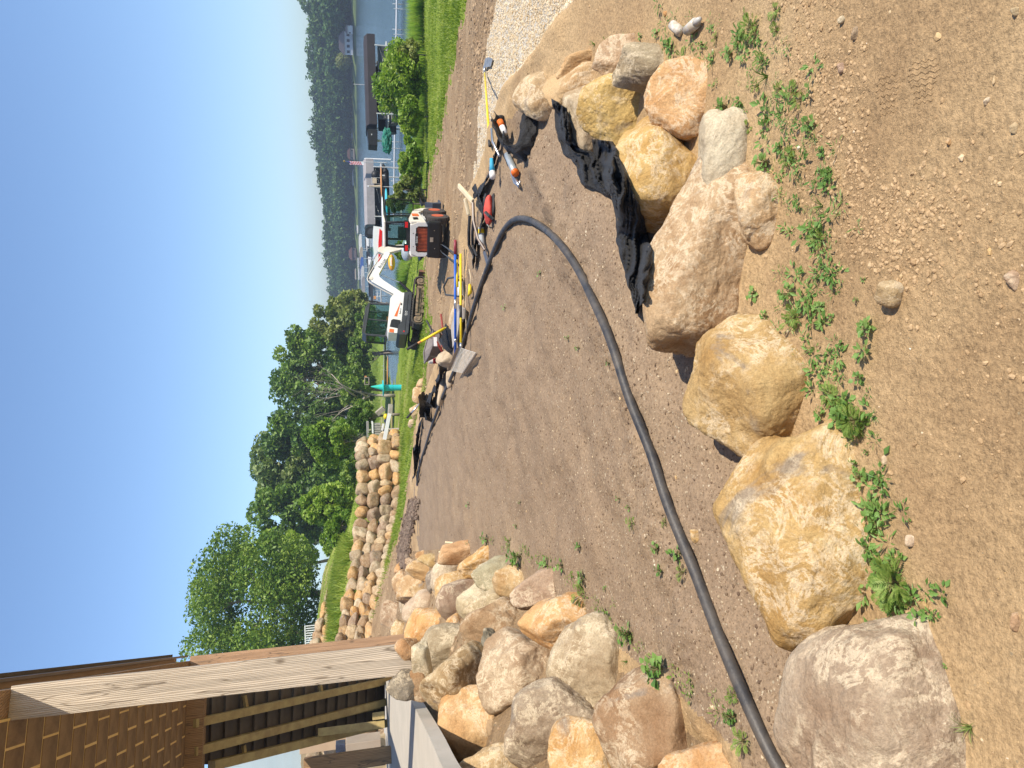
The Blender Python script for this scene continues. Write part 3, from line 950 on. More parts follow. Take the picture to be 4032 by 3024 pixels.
LF = {
 'dark': leaf_mat('dark_foliage', (0.066, 0.126, 0.033), (0.121, 0.215, 0.048), (0.213, 0.316, 0.069)),
 'mid': leaf_mat('mid_foliage', (0.086, 0.155, 0.029), (0.158, 0.256, 0.043), (0.260, 0.350, 0.067)),
 'bright': leaf_mat('bright_foliage', (0.119, 0.216, 0.029), (0.200, 0.317, 0.043), (0.297, 0.392, 0.067)),
 'olive': leaf_mat('olive_foliage', (0.131, 0.179, 0.048), (0.226, 0.269, 0.070), (0.337, 0.357, 0.118)),
 'grey': leaf_mat('greyish_foliage', (0.101, 0.160, 0.058), (0.185, 0.254, 0.089), (0.282, 0.338, 0.129)),
}
BARK = pm('grey_bark', (0.30, 0.25, 0.20), (0.17, 0.14, 0.11), 3, 0.9, 0.03, 14)
DEAD = pm('dead_wood', (0.42, 0.36, 0.30), (0.28, 0.235, 0.19), 3, 0.9, 0.02, 14)

def tree(name, label, cx, cy, rx, ry, depth, kind, nleaf=5200, leaf=0.2, base_px=None, trunk=0.22, clumps=46, seed=0, group='trees behind the walls', deadness=0.0, cat='tree', limbs=9):
    """cx, cy, rx, ry: outline of the crown in the photograph; depth in metres. Crown is a full solid of leaves."""
    rs = np.random.RandomState(seed + 50)
    c = D(cx, cy, depth)
    rv, rh = rx * depth / FPX, ry * depth / FPX
    gz = ground_z(c.x, c.y)
    t = thing(name, label, cat, (c.x, c.y, gz - 0.1), group=group)
    cen = np.array([0, 0, c.z - gz + 0.1])
    # crown: clumps through an uneven ellipsoid
    d = rs.normal(size=(clumps, 3)); d /= np.linalg.norm(d, axis=1)[:, None]
    rad_ = rs.uniform(0.35, 1.0, clumps) ** 0.5
    C = cen + d * rad_[:, None] * np.array([rh, rh * 0.9, rv]) * 0.90
    cr = rs.uniform(0.12, 0.36, clumps) * (rh + rv) / 2
    nleaf = int(nleaf * 1.5)
    k = rs.choice(clumps, nleaf, p=cr ** 2 / (cr ** 2).sum())
    q = rs.normal(size=(nleaf, 3)); q /= np.linalg.norm(q, axis=1)[:, None]
    q *= (rs.uniform(0.25, 1.0, nleaf) ** 0.45)[:, None]
    P = C[k] + q * cr[k][:, None] * np.array([1, 1, 0.8])
    P = P[P[:, 2] > 0.15]
    V, Fc = leaf_quads(P, leaf * 1.35, rs)
    mesh_np('crown', V, Fc, LF[kind], t)
    # trunk and limbs
    m = MB()
    base = Vector((rs.uniform(-.2, .2) * rh * .3, 0, 0)); top = Vector(cen) * 1.0 + Vector((0, 0, rv * .45))
    path = [base.lerp(top, s) + Vector((rs.normal() * .05 * rh, rs.normal() * .05 * rh, 0)) * (s > 0) for s in np.linspace(0, 1, 7)]
    m.tube(path, [trunk * (1 - 0.8 * s) for s in np.linspace(0, 1, 7)], 7)
    m.build('trunk', BARK, t, True)
    m = MB()
    for i in range(limbs):
        e = Vector(C[rs.randint(clumps)]); s = rs.uniform(0.35, 0.8)
        a = base.lerp(top, s * 0.8)
        mid = a.lerp(e, 0.5) + Vector((0, 0, rs.uniform(-.1, .15) * rv))
        m.tube(catmull([a, mid, e], 3), [trunk * .42 * (1 - .8 * q_) for q_ in np.linspace(0, 1, 7)], 5)
    m.build('limbs', BARK, t, True)
    return t

def dead_tree(name, label, bx, by, h_px, depth, spread_px, seed, group=None):
    rs = random.Random(seed)
    b0 = D(bx, by, depth); gz = ground_z(b0.x, b0.y)
    t = thing(name, label, 'tree', (b0.x, b0.y, gz - .1), group=group)
    Hh = h_px * depth / FPX + (b0.z - gz); Sp = spread_px * depth / FPX
    tr = MB(); br = MB()
    def grow(p, d, ln, r, lvl, mb):
        pts = [p]; rr = [r]; dd = d.normalized()
        for i in range(4):
            dd = (dd + Vector((rs.gauss(0, .16), rs.gauss(0, .16), rs.gauss(0.03, .1)))).normalized()
            pts.append(pts[-1] + dd * ln / 4); rr.append(r * (1 - .17 * (i + 1)))
        mb.tube(pts, rr, 5 if lvl < 2 else 3)
        if lvl < 4:
            for k in range(3 if lvl < 2 else 3):
                i = rs.choice([2, 3, 4]) if k else 4
                nd = (dd + Vector((rs.gauss(0, .62), rs.gauss(0, .55), rs.uniform(-.15, .5)))).normalized()
                grow(pts[i], nd, ln * rs.uniform(.55, .8), rr[i] * .68, lvl + 1, br)
    grow(Vector((0, 0, 0)), Vector((.02, 0, 1)), Hh * .36, .22, 0, tr)
    for k in range(5):
        grow(Vector((0, 0, Hh * rs.uniform(.12, .34))), Vector((rs.choice([-1, 1]) * rs.uniform(.3, 1.0), rs.uniform(-.6, .3), rs.uniform(.4, .9))), Hh * .27, .12, 1, br)
    tr.build('trunk', DEAD, t, True); br.build('branches', DEAD, t, True)
    return t

TREES = [
 ('leafy_tree', 'largest dark green spreading tree standing on the hill beside the porch post', 1005, 2370, 285, 320, 62, 'mid', 24000, .12, .34, 90),
 ('leafy_tree', 'light green tree top showing behind the shoulder of the largest hill tree', 1060, 2220, 190, 140, 74, 'bright', 3500, .19, .2, 30),
 ('leafy_tree', 'round green tree at the left end of the middle wood above the white house', 1185, 2010, 200, 135, 82, 'dark', 7000, .22, .3, 56),
 ('leafy_tree', 'grey green tree with the tallest crown of the middle wood', 1165, 1850, 215, 140, 86, 'grey', 7500, .22, .3, 60),
 ('leafy_tree', 'dark tree standing just left of the bare branched tree', 1235, 1710, 220, 125, 84, 'dark', 7000, .22, .3, 56),
 ('leafy_tree', 'dark leafy tree half hidden by the bare branches', 1255, 1540, 195, 150, 90, 'dark', 6500, .22, .3, 50),
 ('leafy_tree', 'dark tree between the bare branches and the excavator cab', 1262, 1395, 180, 115, 92, 'mid', 6500, .22, .3, 50),
 ('leafy_tree', 'tree with olive crown directly above the excavator cab', 1350, 1270, 120, 110, 92, 'olive', 5000, .2, .25, 44),
 ('leafy_tree', 'low olive tree at the right tip of the wood beside the marina', 1408, 1190, 50, 50, 95, 'olive', 2200, .2, .15, 24),
 ('bushy_tree', 'bright green bushy tree leaning over the wooden deck', 1300, 1735, 105, 90, 52, 'bright', 5500, .13, .16, 50),
 ('bushy_tree', 'bright green bushy tree above the middle of the lower stone wall', 1300, 1985, 120, 75, 50, 'bright', 6500, .13, .16, 54),
 ('bushy_tree', 'yellow green bush directly above the left part of the lower stone wall', 1345, 2080, 60, 70, 44, 'bright', 4200, .11, .12, 40),
 ('bushy_tree', 'dark green bush behind the yellow tub by the shore', 1425, 1640, 62, 60, 50, 'mid', 3500, .12, .12, 40),
 ('bushy_tree', 'mid green bush at the foot of the bare branched tree', 1420, 1400, 55, 90, 84, 'mid', 4200, .17, .12, 46),
 ('bushy_tree', 'green bush between the stone wall and the dark wood', 1400, 1870, 55, 110, 56, 'mid', 5000, .14, .1, 46),
 ('bushy_tree', 'dark low bush beneath the round green tree', 1330, 1790, 120, 80, 60, 'dark', 4200, .15, .14, 46),
 ('bushy_tree', 'dark green undergrowth below the tallest crown of the middle wood', 1385, 1880, 75, 120, 72, 'dark', 5000, .17, .12, 50),
 ('bushy_tree', 'mid green undergrowth right of the leaning dead snag', 1400, 1530, 75, 110, 82, 'mid', 5000, .18, .12, 50),
 ('bushy_tree', 'low green thicket below the olive crown by the inlet', 1440, 1290, 45, 90, 88, 'mid', 3600, .17, .12, 40),
 ('leafy_tree', 'light green tree filling the gap right of the round green tree', 1150, 1925, 170, 80, 92, 'mid', 4500, .22, .25, 40),
 ('bushy_tree', 'green bush hiding the lower part of the small white house', 1300, 2140, 40, 50, 60, 'bright', 2500, .13, .1, 30),
 ('bushy_tree', 'dark trees filling the low gap behind the small white house', 1190, 2120, 75, 70, 100, 'dark', 3500, .22, .2, 30),
 ('bushy_tree', 'pine dark low growth between the porch post and upper wall', 1215, 2590, 90, 60, 66, 'olive', 3000, .15, .14, 40),
]
for i, (nm, lb, cx, cy, rx, ry, dp, kd, nl, lf, tk, cl) in enumerate(TREES):
    tree(nm, lb, cx, cy, rx, ry, dp, kd, nl, lf, trunk=tk, clumps=cl, seed=i * 13)
dead_tree('bare_tree', 'large leafless tree with a grey tangle of branches in the middle wood', 1460, 1560, 430, 80, 200, 4)
dead_tree('bare_tree', 'thin leafless tree at the left edge of the marina water', 1455, 1255, 110, 88, 90, 9)
dead_tree('bare_tree', 'leaning dead snag with broken top behind the teal bin', 1455, 1700, 130, 58, 60, 21)

# shrubs and plants along the shore
SHRUB = [
 (1568, 320, 90, 155, 36.5, 'bright', 'tallest willow shrub by the shore in front of the charcoal covered boat'),
 (1612, 455, 48, 78, 35.5, 'bright', 'lower dense shrub left of the tallest willow shrub'),
 (1618, 640, 46, 105, 34.5, 'bright', 'broad shoreline shrub in front of the grey covered boat'),
 (1604, 745, 52, 60, 34.5, 'olive', 'feathery shrub right of the open glass cab door'),
 (1560, 800, 40, 40, 37, 'olive', 'thin leafy shrub seen through the open glass door'),
 (1585, 985, 34, 34, 40, 'bright', 'small round shrub between the loader and the silver canoe'),
 (1605, 220, 52, 80, 36, 'olive', 'pale reed like shrub right of the willow'),
]
for i, (cx, cy, rx, ry, dp, kd, lb) in enumerate(SHRUB):
    tree('shrub', lb, cx, cy, rx, ry, dp, kd, 4200 if i < 3 else 2200, .075, trunk=.04, clumps=60 if i < 3 else 36, seed=400 + i, group='shrubs along the shore', cat='shrub', limbs=5)

REED = leaf_mat('reeds', (0.20, 0.32, 0.06), (0.29, 0.42, 0.09), (0.40, 0.46, 0.16), 0.8, 0.6)
rs_ = np.random.RandomState(8)
def belt(px0, px1, n, spread_d):
    pass
us = rs_.uniform(-80, 1150, 26000)
# reeds stand along the water's edge, in metres along the shoreline
shore = [on_z(x_, y_, -4.3) for x_, y_ in [(1690, -60), (1682, 60), (1676, 200), (1672, 330), (1665, 480), (1655, 620), (1640, 760), (1630, 860), (1622, 1000), (1605, 1100), (1575, 1220)]]
SH = np.array([[v.x, v.y] for v in shore])
t_ = rs_.rand(30000) * (len(SH) - 1.001); i_ = t_.astype(int); f_ = (t_ - i_)[:, None]
Pxy = SH[i_] * (1 - f_) + SH[i_ + 1] * f_
nrm = Pxy / np.linalg.norm(Pxy, axis=1)[:, None]
Pxy = Pxy + nrm * (np.abs(rs_.normal(0, 1, 30000)) * 2.4 + 0.2 + 0.8 * fbm2(Pxy[:, 0], Pxy[:, 1], 0.7, 2, 3))[:, None]
Z = H(Pxy[:, 0], Pxy[:, 1])
ht = 0.72 + 0.35 * fbm2(Pxy[:, 0], Pxy[:, 1], 0.5, 3, 8)
V, Fc = blades(np.stack([Pxy[:, 0], Pxy[:, 1], Z], 1), np.clip(ht, .25, 1.3), 0.05, rs_, 0.22)
tag(mesh_np('reeds', V, Fc, REED), 'tall reeds and grasses fringing the near lake shore', kind='stuff')
# lawn blades
GRM = leaf_mat('grass_blades', (0.14, 0.21, 0.022), (0.22, 0.30, 0.035), (0.31, 0.36, 0.06), 0.6, 0.35)
lw = np.minimum(inv2 * 500, 1.0) * (0.4 + sstep(-0.5, 0.4, fbm2(FC[:, 0], FC[:, 1], 0.5, 3, 40)))
P = pick((reg == 4) & inview & (fd < 70) & (FC[:, 2] > WATER_Z), 60000, rs_, lw)
V, Fc = blades(P, np.full(len(P), 0.10), 0.035, rs_, 0.5)
tag(mesh_np('grass', V, Fc, GRM), 'short mown grass of the lawn beside the lake', kind='stuff')
# ragged grass on the sand strip and wall tops
def tuft_band(pxs, n, sig, h_, nm, lb, mat=GRM, w=0.03):
    P = []
    for _ in range(n):
        i = random.randrange(len(pxs) - 1); f = random.random()
        x = pxs[i][0] + (pxs[i + 1][0] - pxs[i][0]) * f + random.gauss(0, sig)
        y = pxs[i][1] + (pxs[i + 1][1] - pxs[i][1]) * f + random.gauss(0, sig * 2)
        q = G(x, y); P.append((q.x, q.y, q.z))
    V, Fc = blades(np.array(P), np.full(len(P), h_), w, rs_, 0.4)
    tag(mesh_np(nm, V, Fc, mat), lb, kind='stuff')
tuft_band([(1590, 1720), (1580, 1900), (1560, 2050), (1530, 2180), (1490, 2300), (1460, 2420)], 3500, 7, 0.16, 'grass_tufts', 'ragged green tufts on the sandy strip below the stone wall')
tuft_band([(1380, 2130), (1352, 2230), (1335, 2330), (1322, 2420), (1310, 2530)], 9000, 7, 0.5, 'tall_grass', 'tall bright grass on the ledge between the two stone walls', w=0.05)
tuft_band([(1665, 1250), (1655, 1400), (1640, 1500), (1615, 1620), (1600, 1750)], 5000, 9, 0.12, 'rough_grass', 'rough dry grass edge between lawn and dirt')
tuft_band([(1470, 1290), (1478, 1420), (1480, 1520), (1482, 1620), (1480, 1700)], 7000, 7, 0.5, 'meadow_grass', 'unmown grass below the wood on the far side of the inlet', w=0.08)

# ------------------------------------------------------------------ far shore
def far_d(y):                      # distance of the far shore for picture height y
    return np.interp(y, [-600, 0, 600, 1200, 2000], [270, 300, 370, 460, 520])
ys = np.linspace(-700, 1900, 70)
V = []
for y in ys:
    r = ray(1390, y); r2 = Vector((r.x, r.y)).normalized(); dd = far_d(y)
    for k, (o_, z) in enumerate([(0, WATER_Z - .3), (2, WATER_Z + .35), (14, WATER_Z + 1.6), (60, WATER_Z + 3.0), (400, WATER_Z + 4)]):
        V.append((r2.x * (dd + o_), r2.y * (dd + o_), z))
Fc = np.array([[i * 5 + k, i * 5 + k + 1, (i + 1) * 5 + k + 1, (i + 1) * 5 + k] for i in range(69) for k in range(4)])
FARG = pm('far_bank', (0.16, 0.22, 0.07), (0.10, 0.15, 0.05), 0.05, 0.9)
tag(mesh_np('far_shore', V, Fc, FARG, smooth=True), kind='structure')
def far_pt(px_y, back, z):
    r = ray(1390, px_y); r2 = Vector((r.x, r.y)).normalized(); dd = float(far_d(px_y)) + back
    return Vector((r2.x * dd, r2.y * dd, z))
P = []; rs_ = np.random.RandomState(3)
for row, (bk, hk) in enumerate([(22, .62), (40, .85), (65, 1.0)]):
    y = -650.0
    while y < 1500:
        top_px = np.interp(y, [-600, 0, 60, 200, 330, 420, 560, 640, 700, 900, 1100, 1180, 1500], [1215, 1232, 1242, 1248, 1255, 1262, 1250, 1275, 1282, 1292, 1305, 1318, 1330])
        hor = 1350 + 0.03 * y
        dd = float(far_d(y)) + bk
        z_top = (hor - top_px + 4) / FPX * dd
        hh = (z_top - WATER_Z) * hk * rs_.uniform(.93, 1.05)
        w = rs_.uniform(4.0, 7.0)
        c = far_pt(y, bk + rs_.uniform(-6, 6), 0)
        nl = 900
        q = rs_.normal(size=(nl, 3)); q /= np.linalg.norm(q, axis=1)[:, None]; q *= rs_.uniform(.6, 1, nl)[:, None] ** .5
        q *= 1 + .22 * vnoise(q * 2.2 + y, 3)[:, None]
        q[:, 1] = -np.abs(q[:, 1]) * 1.0 if row < 2 else q[:, 1]
        P.append(np.array([c.x, c.y, WATER_Z + 1.5 + hh * .52]) + q * [w, w, hh * .50])
        y += w * .95 * FPX / dd * rs_.uniform(.6, 1.0)
P = np.concatenate(P)
V, Fc = leaf_quads(P, 0.85, rs_, 0.8, 0.5)
FOR = leaf_mat('far_forest', (0.06, 0.125, 0.045), (0.09, 0.175, 0.055), (0.15, 0.235, 0.075), 0.09, 0.2, 0.1)
tag(mesh_np('far_forest', V, Fc, FOR), 'hazy mixed woodland covering the far side of the lake', kind='stuff')
t = thing('willow_tree', 'pale round willow standing by the white house across the lake', 'tree', far_pt(245, 10, WATER_Z + 1))
q = rs_.normal(size=(1800, 3)); q /= np.linalg.norm(q, axis=1)[:, None]; q *= rs_.uniform(.5, 1, 1800)[:, None] ** .5
V, Fc = leaf_quads(q * [3.6, 3.2, 3.2] + [0, 0, 4.3], .38, rs_, .8); mesh_np('crown', V, Fc, LF['olive'], t)
MB().tube([(0, 0, 0), (0, 0, 3)], .3, 6).build('trunk', BARK, t)

# ------------------------------------------------------------------ porch
PALE_WOOD = wood_mat('weathered_timber', (0.50, 0.425, 0.335), (0.385, 0.315, 0.24), (16, 16, 1.1), 1.5)
ORANGE_WOOD = wood_mat('orange_timber', (0.44, 0.275, 0.165), (0.30, 0.18, 0.11), (16, 16, 1.1), 1.4)
BROWN_WOOD = wood_mat('brown_timber', (0.36, 0.22, 0.11), (0.22, 0.13, 0.07), (9, 9, 1.2), 1.6, knots=False)
YEL_WOOD = pm('treated_lumber', (0.46, 0.36, 0.16), (0.33, 0.24, 0.11), 5, 0.8, 0.003, 60)
SHAKE = pm('brown_ceiling_board', (0.30, 0.19, 0.095), (0.17, 0.105, 0.055), 2.5, 0.85, 0.002, 50)
GAP = pm('pale_batten', (0.92, 0.66, 0.28), (0.85, 0.58, 0.22), 6, 0.8)
METAL_D = pm('brown_metal_roofing', (0.115, 0.095, 0.075), (0.08, 0.066, 0.054), 3, 0.6, spec=0.4)
EDGE_D = pm('roof_edge_trim', (0.15, 0.115, 0.10), (0.11, 0.085, 0.075), 3, 0.4)
CONC = pm('patio_concrete', (0.50, 0.46, 0.40), (0.43, 0.40, 0.345), 2.2, 0.85, 0.004, 30)
CONC_G = pm('concrete_edge', (0.40, 0.385, 0.36), (0.32, 0.31, 0.29), 5, 0.9, 0.006, 24)
SIDING = pm('blue_grey_siding', (0.42, 0.50, 0.52), (0.38, 0.46, 0.48), 2, 0.6)
TAN_P = pm('tan_panel', (0.50, 0.36, 0.23), (0.44, 0.31, 0.2), 2, 0.7)
DARK = pm('dark_plastic', (0.02, 0.02, 0.022), (0.012, 0.012, 0.013), 5, 0.45)

PA = Vector((-.319, .948, 0)).normalized(); PR = Vector((PA.y, -PA.x, 0))
ANG = math.atan2(PR.y, PR.x)
def frame_line(top_px, bot_px, d0, z0, z1):
    """a plumb line seen through bot_px at depth d0"""
    p = D(bot_px[0], bot_px[1], d0)
    return Vector((p.x, p.y, z0)), Vector((p.x, p.y, z1))
porch = thing('porch', 'open timber porch with dark metal roof and brown board ceiling over a concrete patio', 'porch', on_z(1600, 2800, -.45))
def pp(mb, name, mat, smooth=False, parent=None, lab=None):
    o = mb.build(name, mat, parent or porch, smooth)
    if parent is None: o.location = -porch.location
    if lab: o['label'] = lab
    return o
# slab: lit and shaded concrete, rounded corner, with a drop edge
sl = [Vector((x, y)) for x, y in SLAB]
far = [Vector((sl[0].x - 2.9, sl[0].y + 7)), Vector((sl[0].x - 8, sl[0].y + 7)), Vector((-14, 8)), Vector((-12, -4)), Vector((-2.3, -4))]
poly = catmull([Vector((v.x, v.y, 0)) for v in sl], 5)
poly = [(v.x, v.y) for v in poly]
poly = [(v.x, v.y) for v in far[:1]] + poly + [(-2.3, -4), (-12, -4), (-14, 8), (sl[0].x - 8, sl[0].y + 8)]
slab = MB(); slab.prism(poly, -.55, -.45, 'z')
pp(slab, 'patio_slab', CONC)
# two posts
def post(px, py, d, w, z0, z1, mat, lab):
    p = D(px, py, d)
    m = MB(); m.box((0, 0, (z1 - z0) / 2), (w, w, z1 - z0), bev=0.006)
    o = m.build('post', mat, porch)
    o.location = Vector((p.x, p.y, z0)) - porch.location
    o.rotation_euler = (0, 0, ANG); o['label'] = lab
    return p
p1 = post(1400, 2615, 6.05, .245, -.50, 2.62, PALE_WOOD, 'broad weathered grey beige timber post nearest the camera')
p2 = post(1400, 2548, 11.7, .25, -1.0, 2.62, ORANGE_WOOD, 'orange brown timber post seen just behind the pale one')
p3 = post(1400, 2990, 12.6, .26, -.45, 1.05, BROWN_WOOD, 'brown timber post at the far left of the patio')
ax0 = Vector((p1.x, p1.y, 0))
def PF(a, r, z): return ax0 + PA * a + PR * r + Vector((0, 0, z))
def pbox(mb, a0, a1, r0, r1, z0, z1):
    c = PF((a0 + a1) / 2, (r0 + r1) / 2, (z0 + z1) / 2)
    mb.box(c, (abs(r1 - r0), abs(a1 - a0), z1 - z0), rot=Matrix.Rotation(ANG, 3, 'Z'))
    return mb
pp(pbox(MB(), -6, 6.1, -.10, .10, 2.62, 2.86), 'header_beam', BROWN_WOOD)
pp(pbox(MB(), -6, 6.2, -.35, .15, 2.864, 2.94), 'roof_deck', TAN_P)
pp(pbox(MB(), -6, 6.85, .152, .18, 2.83, 2.99), 'eave_trim', EDGE_D)
pp(pbox(MB(), -6, 6.5, -.6, .22, 2.992, 3.03), 'roof_panel', METAL_D)
# board ceiling : staggered boards under pale battens
pp(pbox(MB(), -6, 5.9, -7.5, -.103, 2.60, 2.66), 'ceiling_batten_layer', GAP)
bm_ = MB(); pbox(bm_, -.1555, .1555, 0, .448, 0, .02)
a = -3.1; row = 0; proto = None
cos_, sin_ = math.cos(ANG), math.sin(ANG)
me_c = bpy.data.meshes.new('board')
tmp = MB(); tmp.box((0, 0, 0), (.388, .308, .006)); o_ = tmp.build('board', SHAKE); me_c = o_.data; bpy.data.objects.remove(o_)
ca = -1.0
while ca < 5.8:
    r = -.115 + (row % 2) * .2075
    while r > -5.2:
        o = bpy.data.objects.new('board', me_c); COL.objects.link(o); o.parent = porch
        hf = .5 if r > -.1 else 1.0
        if hf < 1: o.scale = (.48, 1, 1); r -= .2075
        o.location = PF(ca, r - .2 * hf, 2.5962) - porch.location
        o.rotation_euler = (0, 0, ANG)
        r -= .415 * hf
    ca += .336; row += 1
pp(pbox(MB(), 5.75, 5.95, -7.5, -.45, 2.35, 2.62), 'ridge_beam', BROWN_WOOD)
# steep ribbed roof beyond, dropping away
S0 = PF(5.96, 0, 2.5); S1 = PF(9.6, 0, -.40)
SN = (S1 - S0).cross(PR).normalized()
def on_slope(px, py, lift=0.0):
    r = ray(px, py); t_ = (S0 - SN * lift if SN.dot(S0) > 0 else S0 + SN * lift)
    return r * (t_.dot(SN) / r.dot(SN))
sdir = (S1 - S0).normalized()
rib_roof = MB()
tl = [on_slope(735, 2560), on_slope(700, 3150), on_slope(1100, 3024), on_slope(1512, 2852), on_slope(1530, 2560)]
tl = [on_slope(735, 2640), on_slope(735, 3010), on_slope(820, 3010), on_slope(1516, 2850), on_slope(1516, 2585)]
n_ = SN if SN.y > 0 else -SN
rib_roof.add(tl + [v + n_ * .04 for v in tl], [[0, 1, 2, 3, 4], [9, 8, 7, 6, 5]] + [[i, (i + 1) % 5, 5 + (i + 1) % 5, 5 + i] for i in range(5)])
pp(rib_roof, 'ribbed_roof_panel', METAL_D)
for x in [767, 832, 887, 945, 1002, 1053, 1104, 1154, 1198, 1245, 1288, 1328, 1368, 1407, 1444, 1480]:
    yl = 3010 if x < 820 else 3010 - (x - 820) * .228
    a_, b_ = on_slope(x + 4, 2645 - (x - 735) * .07), on_slope(x - 6, yl - 4)
    m = MB(); d_ = (b_ - a_).normalized(); s_ = d_.cross(n_)
    q = [a_ + s_ * .035, a_ - s_ * .035, b_ - s_ * .035, b_ + s_ * .035]
    m.add(q + [v - n_ * .05 for v in q], [[0, 1, 2, 3], [7, 6, 5, 4], [0, 4, 5, 1], [1, 5, 6, 2], [2, 6, 7, 3], [3, 7, 4, 0]])
    pp(m, 'rib', METAL_D)
for (xa, ya, xb, yb, w, th) in [(735, 2850, 1512, 2680, .12, .16), (860, 2815, 1478, 2700, .05, .07), (735, 2960, 1512, 2762, .12, .16), (900, 2925, 1482, 2785, .05, .07),
                                (810, 3015, 1512, 2846, .13, .16), (948, 2740, 958, 2790, .05, .06), (945, 2935, 952, 2990, .05, .06), (1248, 2700, 1252, 2724, .05, .06)]:
    a_, b_ = on_slope(xa, ya), on_slope(xb, yb)
    d_ = (b_ - a_).normalized(); s_ = d_.cross(n_); m = MB()
    q = [a_ + s_ * w / 2, a_ - s_ * w / 2, b_ - s_ * w / 2, b_ + s_ * w / 2]
    q = [v - n_ * .045 for v in q]
    m.add(q + [v - n_ * th for v in q], [[0, 1, 2, 3], [7, 6, 5, 4], [0, 4, 5, 1], [1, 5, 6, 2], [2, 6, 7, 3], [3, 7, 4, 0]])
    pp(m, 'rafter', YEL_WOOD)
# boards standing on the slab
for (x0, y0, x1, y1, w, d_) in [(1256, 2887, 1514, 2850, .13, 12.9), (1466, 2820, 1514, 2815, .12, 12.9)]:
    a_, b_ = D(x0, y0, d_), D(x1, y1, d_)
    a_.x = b_.x; a_.y = b_.y
    m = MB(); m.box((a_ + b_) / 2, (w, .04, abs(a_.z - b_.z)), rot=Matrix.Rotation(ANG, 3, 'Z')); pp(m, 'stud', YEL_WOOD)
# house wall beyond: lap siding over stone veneer, stored panels
house = thing('house_wall', 'corner of the house with blue grey lap siding above a tan stone veneer base', 'house', D(1500, 3000, 16.5))
hz = house.location.z
def hw(px, py, d=15.6): return D(px, py, d)
for k in range(9):
    x0 = 1185 - k * 32; 
    a_, b_ = hw(x0, 2940 + 0, 15.6), hw(x0 - 31, 3200, 15.6)
    c = (a_ + b_) / 2; m = MB(); m.box(Vector(c) - house.location, (abs(a_.x - b_.x) + .0, .05, abs(a_.z - b_.z)), rot=Euler((-.12, 0, 0)).to_matrix())
    m.build('siding_board', SIDING, house)
m = MB(); a_, b_ = hw(1186, 2926), hw(1545, 3200); m.box((a_ + b_) / 2 + Vector((0, .1, 0)) - house.location, (abs(a_.x - b_.x), .1, abs(a_.z - b_.z))); m.build('mortar_bed', pm('mortar', (0.42, 0.33, 0.2)), house)
for i, (x0, y0, x1, y1, cl) in enumerate([(1184, 2945, 1206, 2975, OCH), (1206, 2938, 1262, 3008, GRY), (1262, 2936, 1320, 2972, PAL), (1264, 2974, 1300, 3008, GRN), (1184, 2978, 1206, 3024, GRY),
                                          (1210, 3010, 1262, 3040, OCH), (1300, 2974, 1330, 3010, TAN), (1184, 3026, 1260, 3090, TAN)]):
    o = boulder('veneer_stone', (x0, y0, x1, y1), cl, 4, 1500 + i, 0, depth=15.5, thick=.5, facets=6, sharp=14, parent=None)
    o.parent = house; o.location = o.location - house.location
def stored(name, lab, cat, px0, py0, px1, py1, d, mat, th=.3, skew=0):
    a_, b_ = D(px0, py0, d), D(px1, py1, d)
    c = (a_ + b_) / 2
    m = MB(); m.box((0, 0, 0), (abs(a_.x - b_.x), th, abs(a_.z - b_.z)), bev=.01)
    o = m.build(name, mat); o.location = c; o.rotation_euler = (0, skew, ANG * .4)
    return tag(o, lab, cat)
stored('panel', 'tan wall panel leaning under the sloping porch roof', 'panel', 1180, 2890, 1400, 2950, 15.2, TAN_P, .04, .0)
stored('appliance', 'beige cabinet with black base stored under the porch roof', 'cabinet', 1362, 2908, 1500, 2965, 14.6, pm('beige_enamel', (0.42, 0.34, 0.26), (0.38, 0.3, 0.23), 2, .4), .5)
stored('crate', 'low black crate beneath the beige cabinet on the patio', 'crate', 1362, 2966, 1516, 3002, 14.5, DARK, .5)
stored('bag', 'dark blue folded tarp standing beside the stone veneer', 'tarp', 1322, 2925, 1362, 3002, 14.7, pm('navy_tarp', (0.05, 0.06, 0.10), (0.02, 0.025, 0.04), 12, .4, .01, 12), .3)
# the black drain cloth and a white lump by the slab are handled with the other fabric

# ------------------------------------------------------------------ machines
WHITE = pm('white_paint', (0.80, 0.79, 0.76), (0.72, 0.71, 0.67), 2.5, 0.32, spec=0.5)
CREAM = pm('dusty_white_paint', (0.76, 0.71, 0.62), (0.62, 0.56, 0.46), 4, 0.45)
CHAR = pm('charcoal_paint', (0.055, 0.06, 0.065), (0.04, 0.043, 0.047), 3, 0.45)
BLACK = pm('black_paint', (0.016, 0.016, 0.017), (0.011, 0.011, 0.012), 3, 0.4)
RUBBER = pm('rubber', (0.075, 0.066, 0.058), (0.04, 0.036, 0.033), 6, 0.85, 0.004, 30)
MUDDY = pm('muddy_steel', (0.30, 0.21, 0.13), (0.08, 0.065, 0.05), 7, 0.9, 0.006, 20)
REDG = pm('red_brown_paint', (0.58, 0.12, 0.05), (0.42, 0.08, 0.04), 4, 0.45)
REDL = pm('red_lens', (0.75, 0.02, 0.02), (0.6, 0.01, 0.015), 4, 0.2)
ORNG = pm('orange_sticker', (0.72, 0.16, 0.04), (0.66, 0.13, 0.03), 4, 0.5)
STEEL = pm('bright_steel', (0.62, 0.63, 0.64), (0.5, 0.5, 0.5), 6, 0.3, metal=0.9)
GLASS = bpy.data.materials.new('tinted_glass')
n, l, b = nodes(GLASS)
b.inputs['Base Color'].default_value = (0.03, 0.07, 0.05, 1); b.inputs['Roughness'].default_value = 0.06
tr = n.new('ShaderNodeBsdfTransparent'); tr.inputs[0].default_value = (0.72, 0.84, 0.78, 1)
mx = n.new('ShaderNodeMixShader'); mx.inputs[0].default_value = 0.16
